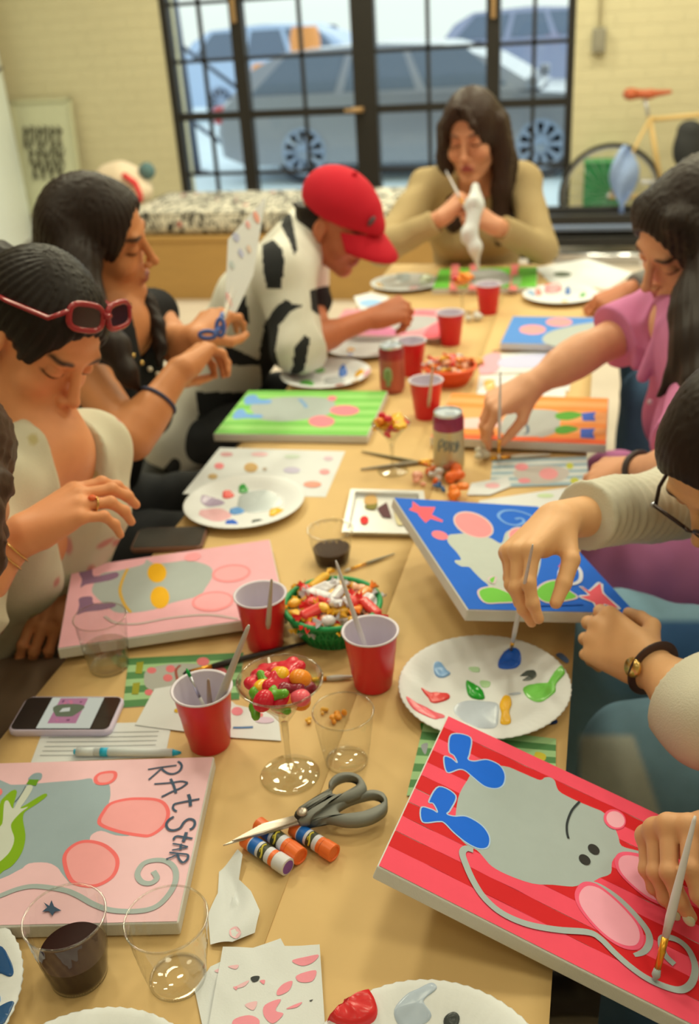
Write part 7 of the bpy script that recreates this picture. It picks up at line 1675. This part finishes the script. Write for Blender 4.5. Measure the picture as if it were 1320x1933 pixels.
# paint smears on the kraft paper
A = Art(np.array([0, 0, T]), np.array([0, 0, 1.]), None, None); A.poly((92, 112, 138), [(1050, 1236), (1060, 1233), (1074, 1246), (1070, 1252), (1058, 1244)]); A.poly((46, 66, 104), [(1035, 1362), (1050, 1358), (1052, 1366), (1036, 1368)]); A.poly((64, 132, 52), [(795, 1365), (822, 1380), (820, 1392), (800, 1386)])
o = A.build('paint_smear', None, np.array([0, 0, 0])); tag(o, 'small blue and green paint smears on the paper around the dabbed plate', 'paint smear')
# --- held things: paper sheet and scissors of the woman in black, tissue of the olive-topped woman
P = [pd(431, 452, 2.20), pd(502, 372, 2.34), pd(478, 520, 2.30), pd(422, 640, 2.14)]; n_ = nrm(np.cross(P[1]-P[0], P[3]-P[0])); P[2] = plane_at(478, 520, P[0], n_); c = sum(P)/4; mb = MB(); mb.prism([p-c for p in P], n_*.0006); o = mb.build('paper_sheet', paper_m, None); o.location = tuple(c); tag(o, 'white sheet of coloured drawings held upright by the woman in the black top', 'paper')
nn = n_ if np.dot(n_, CAM-c) > 0 else -n_
A = Art(c+nn*.0010, nn, None, None)
for (a, b_), rx, ry, cl in (((446, 448), 6, 9, (180, 180, 186)), ((484, 410), 5, 12, (228, 160, 130)), ((468, 424), 4, 8, (226, 170, 150)), ((455, 478), 4, 9, (182, 182, 190)), ((438, 500), 4, 8, (188, 196, 178)), ((432, 565), 4, 14, (222, 170, 156)), ((470, 470), 4, 8, (214, 190, 160))): A.ell(cl, (a, b_), rx, ry, -20)
A.build('drawings', o, c)
t = thing('scissors', 'blue-handled scissors in the hands of the woman in the black top', 'scissors', pd(405, 622, 2.04)); off = np.array(t.location); bs = mat('blue_plastic', (66, 90, 140), .4)
def ringp(cpx, rx, ry, d): return [pd(cpx[0]+rx*math.cos(a), cpx[1]+ry*math.sin(a), d) for a in np.linspace(0, 6.283, 20, endpoint=False)]
MB().tube(ringp((392, 632), 15, 7, 2.0), .0045, 8, closed=True).tube([pd(405, 628, 2.0), pd(418, 618, 2.03)], .005, 8).build('handle', bs, t, True, off=off); MB().tube(ringp((416, 618), 7, 16, 2.02), .0045, 8, closed=True).tube([pd(417, 602, 2.03), pd(420, 592, 2.06)], .005, 8).build('handle', bs, t, True, off=off)
mb = MB(); mb.prism([pd(417, 604, 2.04), pd(423, 604, 2.04), pd(440, 540, 2.12)], nrm(CAM-off)*.0016); mb.build('blade', steel, t, off=off); mb = MB(); mb.prism([pd(419, 606, 2.035), pd(426, 602, 2.035), pd(447, 545, 2.11)], nrm(CAM-off)*.0016); mb.build('blade', steel, t, off=off)
S = Sdf(); S.chain([pd(897, 352, 3.09), pd(896, 385, 3.07)], [.010, .030], .01); S.chain([pd(893, 405, 3.06), pd(885, 440, 3.06), pd(897, 470, 3.07), pd(902, 505, 3.10)], [.016, .026, .020, .008], .012)
c = pd(895, 400, 3.07); o = S.mesh('tissue', mat('tissue_paper'), .004, noise=wrinkle(.005, 70, 5), off=c); o.location = tuple(c); tag(o, 'crumpled white tissue in the hands of the woman in the olive top', 'tissue')
